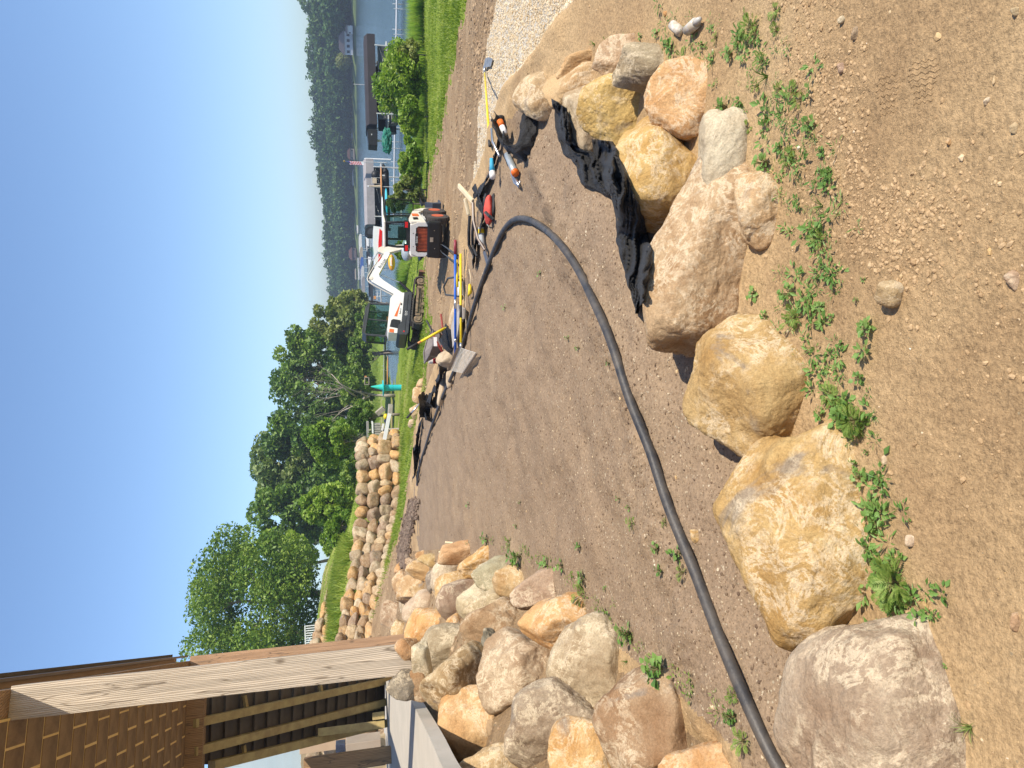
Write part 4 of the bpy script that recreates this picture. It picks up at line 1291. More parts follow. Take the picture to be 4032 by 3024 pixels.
l.new(tr.outputs[0], mx.inputs[1]); l.new(b.outputs[0], mx.inputs[2]); l.new(mx.outputs[0], n['Material Output'].inputs['Surface'])

def arcs(cx, cz, r, a0, a1, n):
    return [(cx + r * math.cos(R(a0 + (a1 - a0) * i / n)), cz + r * math.sin(R(a0 + (a1 - a0) * i / n))) for i in range(n + 1)]

# -- skid steer loader: x across, +y forwards, seen from behind
sp = G(1772, 900)
sk = thing('skid_steer_loader', 'white and black skid steer loader seen from behind, with red grille and open glass door', 'loader', (sp.x + .05, sp.y + .9, ground_z(sp.x, sp.y + .5) - .02), (0, 0, R(-25)))
sk.scale = (.88, .98, 1.0)
body = MB(); body.prism([(-.46, .25), (.46, .25), (.49, .55), (.49, .98), (-.49, .98), (-.49, .55)], -.75, 1.15, 'y')
body.build('chassis', BLACK, sk)
hood = MB(); hood.prism([(-.60, .78), (-.60, 1.02), (-.50, 1.24), (.50, 1.24), (.60, 1.02), (.60, .78), (.47, .70), (.47, 1.0), (.41, 1.08), (-.41, 1.08), (-.47, 1.0), (-.47, .70)], -.98, -.80, 'y')
hood.prism([(-.55, .95), (.55, .95), (.5, 1.20), (-.5, 1.20)], -.80, -.10, 'y')
hood.build('tailgate', WHITE, sk)
bmp = MB(); bmp.box((0, -.90, .52), (1.28, .26, .42), bev=.05); bmp.build('rear_bumper', BLACK, sk)
g_ = MB(); g_.box((0, -.88, .86), (.9, .1, .42)); g_.build('grille_backing', BLACK, sk)
for i in range(17):
    s_ = MB(); s_.box((-.40 + i * .05, -.945, .87), (.026, .03, .40 if 2 < i < 14 else .34)); s_.build('grille_slat', REDG, sk)
bd = MB(); bd.prism([(-.26, 1.02), (.26, 1.02), (.20, 1.10), (-.20, 1.10)], -.985, -.95, 'y'); bd.build('badge', BLACK, sk)
rotT = Matrix.Translation((0, -1.0, 1.055)) @ Matrix.Rotation(R(90), 4, 'X')
text_mesh('Bobcat', .085, 'lettering', WHITE, sk, rotT)
pl = MB(); pl.box((.02, -1.03, .60), (.16, .02, .10)); pl.build('plate', STEEL, sk)
for s_ in (-1, 1): MB().prism([(-.78, .62), (-.78, 1.14), (-.2, 1.2), (.5, 1.08), (1.0, .80), (1.0, .62), (.2, .70)], s_ * .49, s_ * .515, 'x').build('side_panel', WHITE, sk)
eh = MB(); eh.cyl((-.42, -1.035, .47), (-.42, -.98, .47), .05, n=16); eh.build('exhaust_port', DARK, sk)
for k, (x, z) in enumerate([(-.25, 1.16), (.22, 1.16), (-.3, .5), (.34, .52)]):
    MB().cyl((x, -1.04 if z < .6 else -.985, z), (x, -.975, z), .014, n=8).build('bolt', STEEL if z < .6 else BLACK, sk)
# cab
cab = MB()
for x in (-.44, .44):
    cab.tube([(x, -.30, 1.20), (x, -.32, 1.62), (x * .92, -.25, 1.97)], .045, 6)
    cab.tube([(x, .75, .95), (x, .72, 1.62), (x * .92, .62, 1.97)], .045, 6)
    cab.box((x * .96, .2, 1.95), (.08, .95, .07)); cab.box((x, .2, 1.12), (.07, 1.0, .28))
cab.box((0, -.27, 1.94), (.86, .09, .09)); cab.box((0, -.32, 1.26), (.92, .12, .14)); cab.box((0, .64, 1.95), (.86, .08, .07))
cab.build('cab_frame', BLACK, sk)
rf = MB(); rf.box((0, .18, 2.0), (.94, 1.05, .05), bev=.02); rf.build('cab_roof', CREAM, sk)
MB().box((0, -.335, 1.61), (.74, .012, .56), bev=.004).build('rear_window', GLASS, sk)
MB().prism([(-.25, 1.2), (.7, 1.0), (.66, 1.9), (-.25, 1.9)], .44, .452, 'x').build('side_window', GLASS, sk)
st = MB(); st.box((0, .15, 1.0), (.5, .45, .12), bev=.03); st.box((0, -.08, 1.3), (.46, .12, .55), bev=.03); st.build('seat', CHAR, sk)
for s_ in (-1, 1):
    hz_ = MB(); hz_.box((s_ * .42, -.50, 1.34), (.26, .16, .15), bev=.02); hz_.build('light_housing', BLACK, sk)
    tl_ = MB(); tl_.box((s_ * .42, -.585, 1.34), (.20, .02, .09), bev=.005); tl_.build('tail_light', REDL, sk)
dr = MB()
fr = [(0, 0), (0, .86), (.06, .92), (.48, .90), (.55, .78), (.50, .10), (.40, 0)]
dp_ = [(.50 + a, .80, 1.02 + b_) for a, b_ in fr]
dr.tube(dp_ + [dp_[0]], .02, 6); dr.build('door_frame', BLACK, sk)
dg_ = MB(); dg_.prism([(.50 + a, 1.02 + b_) for a, b_ in fr], .795, .803, 'y'); dg_.build('door_glass', GLASS, sk)
# side panels, arms, wheels
for s_ in (-1, 1):
    ar = MB(); ar.prism([(-.95, .78), (-.95, 1.22), (-.45, 1.26), (.9, 1.02), (1.25, .72), (1.35, .35), (1.22, .30), (1.05, .62), (.5, .88), (-.3, .80)], s_ * .52, s_ * .62, 'x')
    ar.build('lift_arm', CREAM, sk)
    for y in (-.42, .50):
        w = MB(); w.cyl((s_ * .50, y, .36), (s_ * .72, y, .36), .36, n=28); w.cyl((s_ * .71, y, .36), (s_ * .735, y, .36), .33, .27, n=28)
        for k in range(26):
            a_ = 2 * math.pi * k / 26
            for q in (0, 1):
                w.box((s_ * (.55 + .1 * q), y + math.cos(a_ + q * .12) * .362, .36 + math.sin(a_ + q * .12) * .362), (.085, .05, .022), rot=Euler((a_ + q * .12 + math.pi / 2, 0, 0)).to_matrix())
        wo = w.build('wheel', RUBBER, sk)
        MB().cyl((s_ * .737, y, .36), (s_ * .745, y, .36), .19, n=22).build('rim', REDG, wo)
MB().box((.635, .05, 1.02), (.02, .34, .20), rot=(0, 0, 0)).build('side_label', ORNG, sk)
vt = MB()
for k in range(6): vt.box((.628, -.62 + k * .06, 1.05), (.012, .03, .16), rot=(.3, 0, 0))
tag(vt.build('vent', BLACK, sk), kind='stuff')
bk = MB(); bk.prism([(1.45, .02), (2.05, .0), (2.1, .06), (1.62, .12), (1.55, .30), (1.66, .52), (1.52, .56), (1.4, .32)], -.78, .78, 'x'); bk.build('bucket', pm('dark_blue_steel', (0.06, 0.075, 0.11), (0.04, 0.05, 0.08), 4, .5), sk)

# -- mini excavator
ep = G(1668, 1225)
ex = thing('mini_excavator', 'white and charcoal mini excavator on muddy crawler tracks with raised boom', 'excavator', (ep.x - .05, ep.y + .7, ep.z - .08), (R(2), R(7.5), R(33)))
def track(parent, yo):
    m = MB(); cx0, cx1, rz = -1.12, 1.12, .27
    outer = arcs(cx1, .30, .30, 90, -90, 10) + arcs(cx0, .30, .30, 270, 90, 10)
    inner = arcs(cx1, .30, .245, 90, -90, 10) + arcs(cx0, .30, .245, 270, 90, 10)
    n_ = len(outer)
    for i in range(n_):
        j = (i + 1) % n_
        q = [outer[i], outer[j], inner[j], inner[i]]
        m.add([(a, yo - .2, b_) for a, b_ in q] + [(a, yo + .2, b_) for a, b_ in q], [[0, 1, 2, 3], [7, 6, 5, 4], [0, 4, 5, 1], [2, 6, 7, 3]])
    # lugs
    L_ = []
    for k in range(44):
        s_ = k / 44 * (4.48 + 2 * math.pi * .3)
        if s_ < 2.24: p = (cx0 + s_, .60, 0)
        elif s_ < 2.24 + math.pi * .3: a_ = math.pi / 2 - (s_ - 2.24) / .3; p = (cx1 + .3 * math.cos(a_), .3 + .3 * math.sin(a_), a_ - math.pi / 2)
        elif s_ < 4.48 + math.pi * .3: p = (cx1 - (s_ - 2.24 - math.pi * .3), 0, 0)
        else: a_ = -math.pi / 2 - (s_ - 4.48 - math.pi * .3) / .3; p = (cx0 + .3 * math.cos(a_), .3 + .3 * math.sin(a_), a_ - math.pi / 2)
        m.box((p[0], yo, p[1]), (.05, .38, .05), rot=Euler((0, -p[2], 0)).to_matrix())
    o = m.build('crawler_track', RUBBER, parent)
    f = MB(); f.box((0, yo - .02 * (1 if yo < 0 else -1), .33), (1.75, .26, .22), bev=.03); f.box((0, yo, .2), (1.9, .2, .14)); f.build('track_frame', MUDDY, o)
    for x in (cx0, cx1):
        MB().cyl((x, yo - .19, .30), (x, yo + .19, .30), .19, n=18).build('sprocket', MUDDY, o)
        MB().cyl((x, yo - .22, .30), (x, yo + .22, .30), .11, n=14).build('hub', MUDDY, o)
    for k in range(4):
        MB().cyl((-.66 + k * .44, yo - .21, .12), (-.66 + k * .44, yo + .21, .12), .09, n=12).build('roller', MUDDY, o)
    sp_ = MB(); sp_.box((0, yo - .215, .40), (1.5, .02, .10)); sp_.build('mud_plate', MUDDY, o)
track(ex, -.78); track(ex, .78)
MB().box((0, 0, .38), (1.1, 1.2, .26)).cyl((0, 0, .5), (0, 0, .66), .5, n=24).build('undercarriage', BLACK, ex)
bl = MB(); bl.prism([(1.72, .02), (1.80, .0), (1.86, .42), (1.72, .42)], -.95, .95, 'y'); bl.box((1.45, -.45, .25), (.7, .09, .1)); bl.box((1.45, .45, .25), (.7, .09, .1))
bl.build('dozer_blade', pm('rusty_blade', (0.22, 0.10, 0.06), (0.12, 0.06, 0.045), 6, .7), ex)
# upper structure turned on the tracks: its own yaw through the part matrices
TU = Matrix.Rotation(R(-17), 4, 'Z') @ Matrix.Translation((-.35, 0, 0))
def up(mb, name, mat, smooth=False, parent=None):
    o = mb.build(name, mat, parent or ex, smooth)
    o.data.transform(TU)
    return o
lw = MB(); lw.prism([(-1.02, .66), (-1.12, .74), (-1.14, 1.02), (-1.08, 1.14), (-.72, 1.14), (-.52, 1.0), (.86, 1.0), (.95, .92), (.95, .68), (.85, .66)], -.93, .93, 'y'); up(lw, 'counterweight_skirt', CHAR)
for z in (.80, .90):
    pass
up(MB().box((.30, -.937, .82), (1.0, .012, .016)).box((-.62, -.937, .82), (.6, .012, .016)), 'skirt_seam', BLACK)
uw = MB(); uw.prism([(-1.08, 1.145), (-1.10, 1.52), (-.98, 1.60), (.55, 1.60), (.86, 1.42), (.90, 1.005), (-.5, 1.005), (-.70, 1.145)], -.90, .20, 'y'); up(uw, 'engine_cover', WHITE)
up(MB().prism([(-.86, 1.10), (-.82, 1.50), (-.50, 1.46), (-.44, 1.38), (-.46, 1.06), (-.62, 1.04)], -.915, -.895, 'y'), 'vent_panel', BLACK)
for k in range(6):
    up(MB().box((-.65, -.922, 1.12 + k * .06), (.36 - abs(k - 2.5) * .03, .01, .016)), 'vent_slat', CHAR)
up(MB().prism([(-.30, 1.22), (-.30, 1.35), (.42, 1.13)], -.908, -.896, 'y'), 'red_stripe', ORNG)
up(MB().box((-1.0, -.905, 1.40), (.16, .012, .20)), 'warning_label', ORNG)
up(MB().box((.32, -.906, 1.09), (.09, .012, .06)), 'cover_latch', BLACK)
up(MB().cyl((-.98, -.94, .86), (-.98, -.925, .86), .035, n=12), 'reflector', REDL)
for txt, s_, x, z, mt in [('Bobcat', .10, -.02, 1.10, BLACK), ('E60', .15, -.10, .83, WHITE)]:
    text_mesh(txt, s_, 'lettering', mt, ex, TU @ Matrix.Translation((x, -.935 if mt is WHITE else -.905, z)) @ Matrix.Rotation(R(90), 4, 'X'))
# cab: frame, roof, windows
cf = MB()
cy0, cy1 = -.10, .88
side = [(-1.0, 1.62), (-1.02, 2.50), (-.90, 2.66), (.26, 2.64), (.50, 2.52), (.60, 1.36)]
for y in (cy0, cy1):
    cf.tube([(a, y, b_) for a, b_ in side], .05, 6)
    cf.tube([(-.25, y, 1.50), (-.27, y, 2.62)], .03, 6)
    cf.tube([(-1.0, y, 1.64), (.60, y, 1.38)], .05, 6)
for a, b_ in side: cf.tube([(a, cy0, b_), (a, cy1, b_)], .045, 6)
up(cf, 'cab_frame', CHAR)
up(MB().prism([(-1.06, 2.52), (-.92, 2.70), (.28, 2.68), (.52, 2.54), (.48, 2.50), (-1.0, 2.56)], -.14, .92, 'y'), 'cab_roof', CHAR)
for k, (y, nm) in enumerate([(cy0 - .01, 'side_window'), (cy1 + .01, 'side_window')]):
    up(MB().prism([(-.97, 1.68), (-.98, 2.48), (-.88, 2.60), (-.30, 2.60), (-.28, 1.56)], y, y + .008, 'y'), nm, GLASS)
    up(MB().prism([(-.22, 1.55), (-.24, 2.60), (.25, 2.59), (.46, 2.49), (.55, 1.42)], y, y + .008, 'y'), 'door_window', GLASS)
up(MB().prism([(-.02, 1.70), (.80, 1.70), (.80, 2.46), (-.02, 2.46)], -1.05, -1.043, 'x'), 'rear_window', GLASS)
up(MB().box((-.4, .4, 1.66), (.5, .5, .12), bev=.03).box((-.66, .4, 1.99), (.12, .46, .6), bev=.03), 'seat', CHAR)
up(MB().box((.2, .4, 1.75), (.1, .5, .35)), 'console', CHAR)
up(MB().box((-.1, .1, 1.6), (.25, .08, .16)), 'orange_lever_box', ORNG)
# swing post, boom, arm
up(MB().box((1.05, .1, .86), (.45, .36, .5), bev=.05).cyl((1.12, .1, .55), (1.12, .1, 1.2), .15, n=14), 'swing_bracket', BLACK)
def beam(mb, pts, w, y):
    """pts: centre line (x, z, half height)"""
    top = [(x, z + h) for x, z, h in pts]; bot = [(x, z - h) for x, z, h in pts][::-1]
    return mb
def plate(name, poly, y0, y1, mat, parent=None):
    m = MB(); m.prism(poly, y0, y1, 'y'); return up(m, name, mat, parent=parent)
boom = plate('boom', [(.90, 1.10), (1.00, 1.14), (1.34, 1.90), (1.62, 2.50), (1.78, 2.66), (1.98, 2.62), (3.20, 2.08), (3.28, 1.94), (3.20, 1.84), (3.06, 1.88), (2.06, 2.24), (1.92, 2.20), (1.78, 2.02), (1.36, 1.26), (1.12, .84), (.94, .84)], -.04, .26, WHITE)
boom = None
plate('boom_pivot', arcs(1.80, 2.58, .09, 0, 350, 10), -.06, .28, CREAM)
hose = MB()
for yy in (-.07, -.03, .0):
    hose.tube(catmull([(.98, yy, 1.3), (1.25, yy, 1.95), (1.5, yy, 2.50), (1.72, yy, 2.74), (2.1, yy, 2.64), (3.1, yy, 2.2)], 5), .016, 5)
tag(up(hose, 'hydraulic_hoses', CREAM), kind='stuff')
up(MB().cyl((1.30, .11, .60), (1.85, .11, 1.25), .065, n=12), 'boom_cylinder', BLACK)
up(MB().cyl((1.82, .11, 1.22), (2.10, .11, 2.16), .032, n=10), 'boom_rod', STEEL)
up(MB().cyl((1.95, .11, 2.72), (2.75, .11, 2.62), .07, n=12), 'arm_cylinder', pm('grey_green_paint', (0.16, 0.19, 0.19), (0.12, 0.145, 0.145), 4, .45))
up(MB().cyl((2.7, .11, 2.62), (3.3, .11, 2.38), .03, n=10), 'arm_rod', STEEL)
plate('arm', [(3.12, 2.02), (3.22, 2.38), (3.40, 2.44), (3.52, 2.24), (3.9, .75), (3.76, .70), (3.28, 1.82)], .0, .22, CREAM)
plate('bucket', [(3.78, .82), (3.94, .60), (3.80, .30), (3.45, .22), (3.2, .40), (3.35, .50), (3.6, .54)], -.2, .42, BLACK)
q_ = TU @ Matrix.Translation((2.62, -.046, 2.14)) @ Matrix.Rotation(R(90), 4, 'X') @ Matrix.Rotation(R(-25), 4, 'Z')
text_mesh('Bobcat', .20, 'lettering', CHAR, ex, q_)

# ------------------------------------------------------------------ things on and beside the lake
ALU = pm('dock_aluminium', (0.66, 0.66, 0.64), (0.55, 0.55, 0.53), 3, 0.45, metal=0.2)
POLE = pm('pale_pole', (0.62, 0.62, 0.60), (0.5, 0.5, 0.48), 3, 0.5)
CANV_D = pm('charcoal_canvas', (0.040, 0.036, 0.041), (0.030, 0.027, 0.031), 1.0, 0.8, 0.02, 2)
CANV_G = pm('grey_canvas', (0.34, 0.32, 0.32), (0.27, 0.255, 0.26), 1.0, 0.8, 0.02, 2)
BLK = pm('black_vinyl', (0.014, 0.014, 0.016), (0.01, 0.01, 0.011), 2, 0.5)
GELC = pm('white_gelcoat', (0.80, 0.79, 0.78), (0.74, 0.73, 0.72), 2, 0.25)
TEAL = pm('teal_plastic', (0.03, 0.50, 0.55), (0.02, 0.42, 0.47), 2, 0.4)
CYAN = pm('cyan_board', (0.06, 0.50, 0.68), (0.05, 0.42, 0.6), 2, 0.35)
ORK = pm('orange_board', (0.60, 0.28, 0.10), (0.54, 0.24, 0.08), 2, 0.4)
GRN_T = pm('green_tarp', (0.02, 0.19, 0.13), (0.012, 0.12, 0.085), 3, 0.6, .05, 3)
BEIGE = pm('beige_canvas', (0.58, 0.48, 0.34), (0.46, 0.37, 0.26), 3, 0.8, .02, 6)

def span(pa, pb, z):
    return on_z(pa[0], pa[1], z), on_z(pb[0], pb[1], z)
def dock(lab, pa, pb, z, w=1.2, posts=7, name='dock', ph=.25, mat=None):
    a, b_ = span(pa, pb, z); d = b_ - a; L = d.length
    t = thing(name, lab, 'dock', (a.x, a.y, WATER_Z), (0, 0, math.atan2(d.y, d.x)))
    zz = z - WATER_Z
    n_ = max(2, int(L / 3))
    for i in range(n_):
        MB().box((L * (i + .5) / n_, 0, zz - .03), (L / n_ - .02, w, .06)).box((L * (i + .5) / n_, -w / 2 - .02, zz - .07), (L / n_, .04, .16)).build('deck_section', mat or ALU, t)
    for i in range(posts):
        for s_ in (-1, 1):
            MB().cyl((L * i / (posts - 1), s_ * (w / 2 + .06), -1), (L * i / (posts - 1), s_ * (w / 2 + .06), zz + ph), .03, n=6).build('post', POLE, t)
    return t
dock('long white aluminium dock running along the near shore', (1562, -80), (1548, 870), -4.15, 1.3, 12)
dock('second raised dock with orange and white edge behind the flagpole', (1500, 640), (1506, 1060), -4.05, 1.0, 8)
dock('narrow grey dock crossing the inlet left of the excavator', (1512, 1322), (1510, 1565), -4.2, .7, 5)
dock('dark roller track of a boat ramp lying beside the narrow grey dock', (1517, 1322), (1516, 1580), -4.3, .25, 5, 'boat_ramp', .05, BLK)
dock('short white dock behind the excavator boom', (1498, 1130), (1500, 1200), -3.9, 1.2, 3)
dock('thin far dock with pilings behind the excavator boom', (1484, 1155), (1486, 1180), -4.1, 1, 3)

def pontoon(lab, ya, yb, x_top, x_canopy_bot, x_deck, depth, canvas, motor=True, mot_side=1, name='pontoon_boat'):
    """canopy, lift, fence and tubes; ya..yb from right to left in the picture (top to bottom of the file)"""
    a, b_ = D(x_deck, ya, depth), D(x_deck, yb, depth)
    L = (a - b_).length; mid = (a + b_) / 2
    dirv = (a - b_); an = math.atan2(dirv.y, dirv.x)
    hor = D(x_deck, (ya + yb) / 2, depth).z
    def zz(x): return D(x, (ya + yb) / 2, depth).z - WATER_Z
    zt, zc, zd = zz(x_top), zz(x_canopy_bot), zz(x_deck)
    # the lift with its canopy
    lift = thing('boat_lift', 'boat lift with a long ' + ('dark charcoal' if canvas is CANV_D else 'pale grey') + ' fabric canopy beside the dock', 'boat lift', (mid.x, mid.y, WATER_Z), (0, 0, an))
    W = 2.9
    cp = MB()
    prof = [(-W / 2, zc), (-W / 2, zt - .22), (-W * .35, zt - .03), (0, zt), (W * .35, zt - .03), (W / 2, zt - .22), (W / 2, zc), (W / 2 - .03, zc), (W / 2 - .04, zt - .26), (0, zt - .05), (-W / 2 + .04, zt - .26), (-W / 2 + .03, zc)]
    cp.prism(prof, -L / 2, L / 2, 'x')
    cp.prism([(-W / 2, zc + .02), (-W / 2, zt - .24), (0, zt - .02), (W / 2, zt - .24), (W / 2, zc + .02)], L / 2 - .02, L / 2 + .02, 'x')
    cp.prism([(-W / 2, zc + .02), (-W / 2, zt - .24), (0, zt - .02), (W / 2, zt - .24), (W / 2, zc + .02)], -L / 2 - .02, -L / 2 + .02, 'x')
    cp.build('canopy', canvas, lift)
    for x in (-L * .38, L * .38):
        for y in (-W / 2, W / 2):
            MB().cyl((x, y, -1), (x, y, zc + .05), .05, n=6).build('post', POLE, lift)
    MB().box((0, -W / 2 - .02, .25), (L * .8, .08, .12)).build('lift_beam', POLE, lift)
    boat = thing(name, lab, 'boat', (mid.x, mid.y, D(x_deck, (ya + yb) / 2, depth).z - .55), (0, 0, an))
    LB = L * .93
    for y in (-.9, .9):
        m = MB(); m.cyl((-LB / 2, y, .42), (LB / 2 - .7, y, .42), .30, n=14); m.cyl((LB / 2 - .7, y, .42), (LB / 2, y, .60), .30, .05, n=14); m.build('pontoon_tube', BLK if canvas is CANV_G else CHAR, boat)
    MB().box((0, 0, .80), (LB * .97, 2.4, .10)).build('deck', ALU, boat)
    for k, (x0, x1) in enumerate([(-.46, -.20), (-.19, .12), (.14, .42)]):
        for y in (-1.18, 1.18):
            m = MB(); m.box(((x0 + x1) / 2 * LB, y, 1.12), ((x1 - x0) * LB, .03, .52), bev=.0); o = m.build('fence_panel', CHAR if canvas is CANV_D else BLK, boat)
            MB().tube([(x0 * LB, y, 1.40), (x1 * LB, y, 1.40)], .022, 6).build('rail', STEEL, o)
            if y < 0:
                MB().tube(catmull([(x0 * LB + .1, y - .02, 1.02), ((x0 + x1) / 2 * LB, y - .02, 1.10), (x1 * LB - .1, y - .02, 1.30)], 4), .016, 4).build('silver_stripe', STEEL, o)
    MB().box((.0, .3, 1.35), (LB * .5, 1.2, .45), bev=.1).build('seat', BLK, boat)
    if motor:
        m = MB(); m.box((-LB / 2 - .35, 0, 1.05), (.55, .5, .7), bev=.1); m.box((-LB / 2 - .3, 0, .5), (.2, .16, .9)); m.build('outboard_motor', BLK, boat)
    return lift, boat
pontoon('dark grey pontoon boat with swooping silver stripe raised beside the long dock', 178, 520, 1435, 1478, 1536, 51, CANV_D, False)
pontoon('black pontoon boat beneath the pale grey canopy behind the skid steer loader', 648, 898, 1432, 1472, 1512, 62, CANV_G, True)
# covered boat next to the first canopy: black box shaped cover
def gen(name, lab, cat, px, py, d, parts, rot=(0, 0, 0), zlock=None, group=None):
    p = D(px, py, d)
    if zlock is not None: p.z = zlock
    t = thing(name, lab, cat, p, rot, group)
    for nm, mb, mt in parts: mb.build(nm, mt, t)
    return t
p = D(1468, 550, 49)
gen('motor_cover', 'black box shaped vinyl cover over an outboard at the left end of the charcoal canopy', 'boat cover', 1466, 552, 49.5,
    [('cover', MB().prism([(-.52, -.34), (.56, -.34), (.56, .25), (.44, .36), (-.50, .26)], -.6, .6, 'y'), BLK), ('stem', MB().box((0, 0, -.7), (.12, .12, .8)), POLE), ('emblem', MB().prism([(.12, .06), (.22, .10), (.22, .02)], -.62, -.6, 'y'), WHITE)], rot=(0, R(2), 0))
gen('tarp_bundle', 'green tarp bunched over a small boat at the left end of the long dock', 'tarp', 1524, 555, 47, [('tarp', MB().add(*(lambda q: (q[0] * [.85, .5, .32] * (1 + .2 * fbm(q[0], 3, 3, 5))[:, None], q[1].tolist()))(ico(4))), GRN_T)])
gen('dock_chair', 'brown chair standing on the long dock under the charcoal canopy end', 'chair', 1510, 203, 52,
    [('seat', MB().box((0, 0, .42), (.55, .5, .06)), pm('brown_plastic', (0.26, 0.13, 0.085))), ('backrest', MB().box((.0, .25, .78), (.55, .06, .75)), pm('brown_plastic2', (0.30, 0.16, 0.10))),
     ('leg', MB().box((-.24, -.2, .2), (.05, .05, .4)), pm('brown_plastic3', (0.22, 0.11, 0.075))), ('leg', MB().box((.24, -.2, .2), (.05, .05, .4)), pm('brown_plastic4', (0.22, 0.11, 0.075)))], zlock=-4.15)
gen('wind_vane_pole', 'slim pole with a small crossbar rising above the charcoal canopy', 'pole', 1433, 334, 53,
    [('pole', MB().cyl((0, 0, -.6), (0, 0, .76), .025, n=6), POLE), ('crossbar', MB().box((0, 0, .78), (.34, .04, .04)), DARK)])
gen('mooring_post', 'white piling in open water right of the flagpole', 'post', 1470, 626, 66, [('post', MB().cyl((0, 0, -1.6), (0, 0, .75), .07, n=8), GELC), ('cap', MB().cyl((0, 0, .75), (0, 0, .82), .09, .02, n=8), GELC)])
# flagpole with flag
fp = D(1522, 641, 60)
fl = thing('flagpole', 'tall pole on the dock end flying a limp stars and stripes flag', 'flagpole', (fp.x, fp.y, fp.z))
hgt = (1522 - 1363) * 60 / FPX
MB().cyl((0, 0, 0), (0, 0, hgt), .035, .025, n=8).build('pole', POLE, fl)
MB().add(*(lambda q: (q[0] * .09 + [0, 0, hgt + .06], q[1].tolist()))(ico(2))).build('finial', pm('gold', (0.6, 0.4, 0.12), metal=.6, rough=.3), fl)
FR, FW, FB_ = pm('flag_red', (0.55, 0.04, 0.06)), pm('flag_white', (0.75, 0.75, 0.76)), pm('flag_blue', (0.03, 0.07, 0.28))
fg = MB(); fg.box((-.14, -.03, hgt - .95), (.28, .02, 1.15)); flag = fg.build('flag', FW, fl)
for k in range(7): MB().prism([(-.02 - .26, hgt - .52 - k * .14), (-.0, hgt - .40 - k * .14), (-.0, hgt - .33 - k * .14), (-.28, hgt - .45 - k * .14)], -.055, -.042, 'y').build('stripe', FR, flag)
MB().prism([(-.26, hgt - .62), (0, hgt - .30), (0, hgt - .05), (-.10, hgt - .30)], -.075, -.058, 'y').build('canton', FB_, flag)
gen('patio_umbrella', 'closed beige umbrella standing on the dock in front of the grey canopy', 'umbrella', 1475, 734, 58,
    [('canopy', MB().cyl((0, 0, -.6), (0, 0, .45), .14, .04, n=10), BEIGE), ('cap', MB().cyl((0, 0, .45), (0, 0, .62), .07, .02, n=8), GELC), ('pole', MB().cyl((0, 0, -1.6), (0, 0, -.6), .03, n=6), POLE)])
def ellip(a, b_, c, n=3): 
    V, F = ico(n); return MB().add(V * [a, b_, c], F.tolist())
gen('motor_hood', 'black covered outboard hanging at the right end of the grey canopied boat', 'motor', 1478, 690, 60, [('hood', ellip(.42, .35, .34), BLK), ('bracket', MB().box((0, 0, -.5), (.1, .1, .6)), POLE)])
gen('folding_chair', 'folding chair with beige back on the raised dock', 'chair', 1482, 712, 58, [('backrest', MB().box((0, 0, .15), (.42, .06, .34)), BEIGE), ('frame', MB().tube([(-.25, 0, -.5), (-.25, 0, .4), (.25, 0, .4), (.25, 0, -.5)], .02, 5), POLE)])
a, b_ = D(1518, 745, 45), D(1524, 850, 45)
def board_thing(name, lab, cat, pa, pb, d, w, th, mat, tiltf=0):
    a, b_ = D(pa[0], pa[1], d), D(pb[0], pb[1], d)
    L = (a - b_).length; mid = (a + b_) / 2; v = a - b_
    V, F = ico(4)
    V = V.copy(); V[:, 0] = np.sign(V[:, 0]) * np.abs(V[:, 0]) ** .9
    o = mesh_np(name, V * [L / 2, w / 2, th / 2], F, mat, smooth=True, loc=mid)
    o.rotation_euler = (R(tiltf), -math.asin(v.z / L), math.atan2(v.y, v.x))
    return tag(o, lab, cat)
board_thing('paddleboard', 'bright cyan paddleboard on its edge along the raised dock', 'paddleboard', (1520, 742), (1525, 848), 46, .55, .20, CYAN)
board_thing('kayak', 'orange kayak lying along the edge of the raised dock', 'kayak', (1500, 655), (1503, 775), 56, .6, .16, ORK)
board_thing('kayak', 'white and orange kayak partly hidden behind the loader cab', 'kayak', (1505, 775), (1512, 960), 50, .6, .17, GELC)
cn = board_thing('canoe', 'silver aluminium canoe overturned on the grass left of the loader', 'canoe', (1612, 930), (1600, 1028), 34, .75, .62, pm('brushed_aluminium', (0.55, 0.60, 0.62), (0.45, 0.5, 0.53), 2, .35, metal=.4))
# speed boat on a lift, red and white with black seat cover
gen('speedboat', 'white and red speedboat with its bow pointing left behind the excavator arm', 'boat', 1500, 985, 56,
    [('hull', MB().prism([(-2.4, .35), (-1.4, .0), (1.2, -.35), (1.6, -.2), (1.7, .55), (.2, .62), (-2.3, .44)], -.9, .9, 'y'), GELC),
     ('stripe', MB().prism([(-2.0, .28), (-1.2, .05), (1.3, -.1), (1.5, .1), (.4, .22)], -.93, -.905, 'y'), REDL),
     ('windscreen', MB().prism([(-.4, .62), (.0, .95), (.12, .62)], -.7, .7, 'y'), GLASS)])
gen('engine_cover', 'black hooded cover beside the left end of the grey canopy', 'boat cover', 1462, 915, 60,
    [('cover', MB().prism([(-.45, -.3), (.42, -.3), (.42, .18), (.2, .5), (-.25, .55), (-.45, .3)], -.35, .35, 'y'), BLK), ('panel', MB().prism([(-.3, -.2), (.28, -.2), (.24, .15), (0, .34), (-.22, .3)], -.37, -.352, 'y'), CHAR)])
gen('banner', 'orange and yellow inflatable tube lying at the shore under the boom', 'inflatable', 1542, 1034, 44, [('tube', ellip(.5, .35, .22), pm('yellow_vinyl', (0.80, 0.50, 0.02), (0.75, 0.30, 0.02), 1.5, .4)), ('pattern', MB().box((.0, -.34, .05), (.5, .02, .14)), GELC), ('rim', ellip(.52, .40, .08), ORK)])
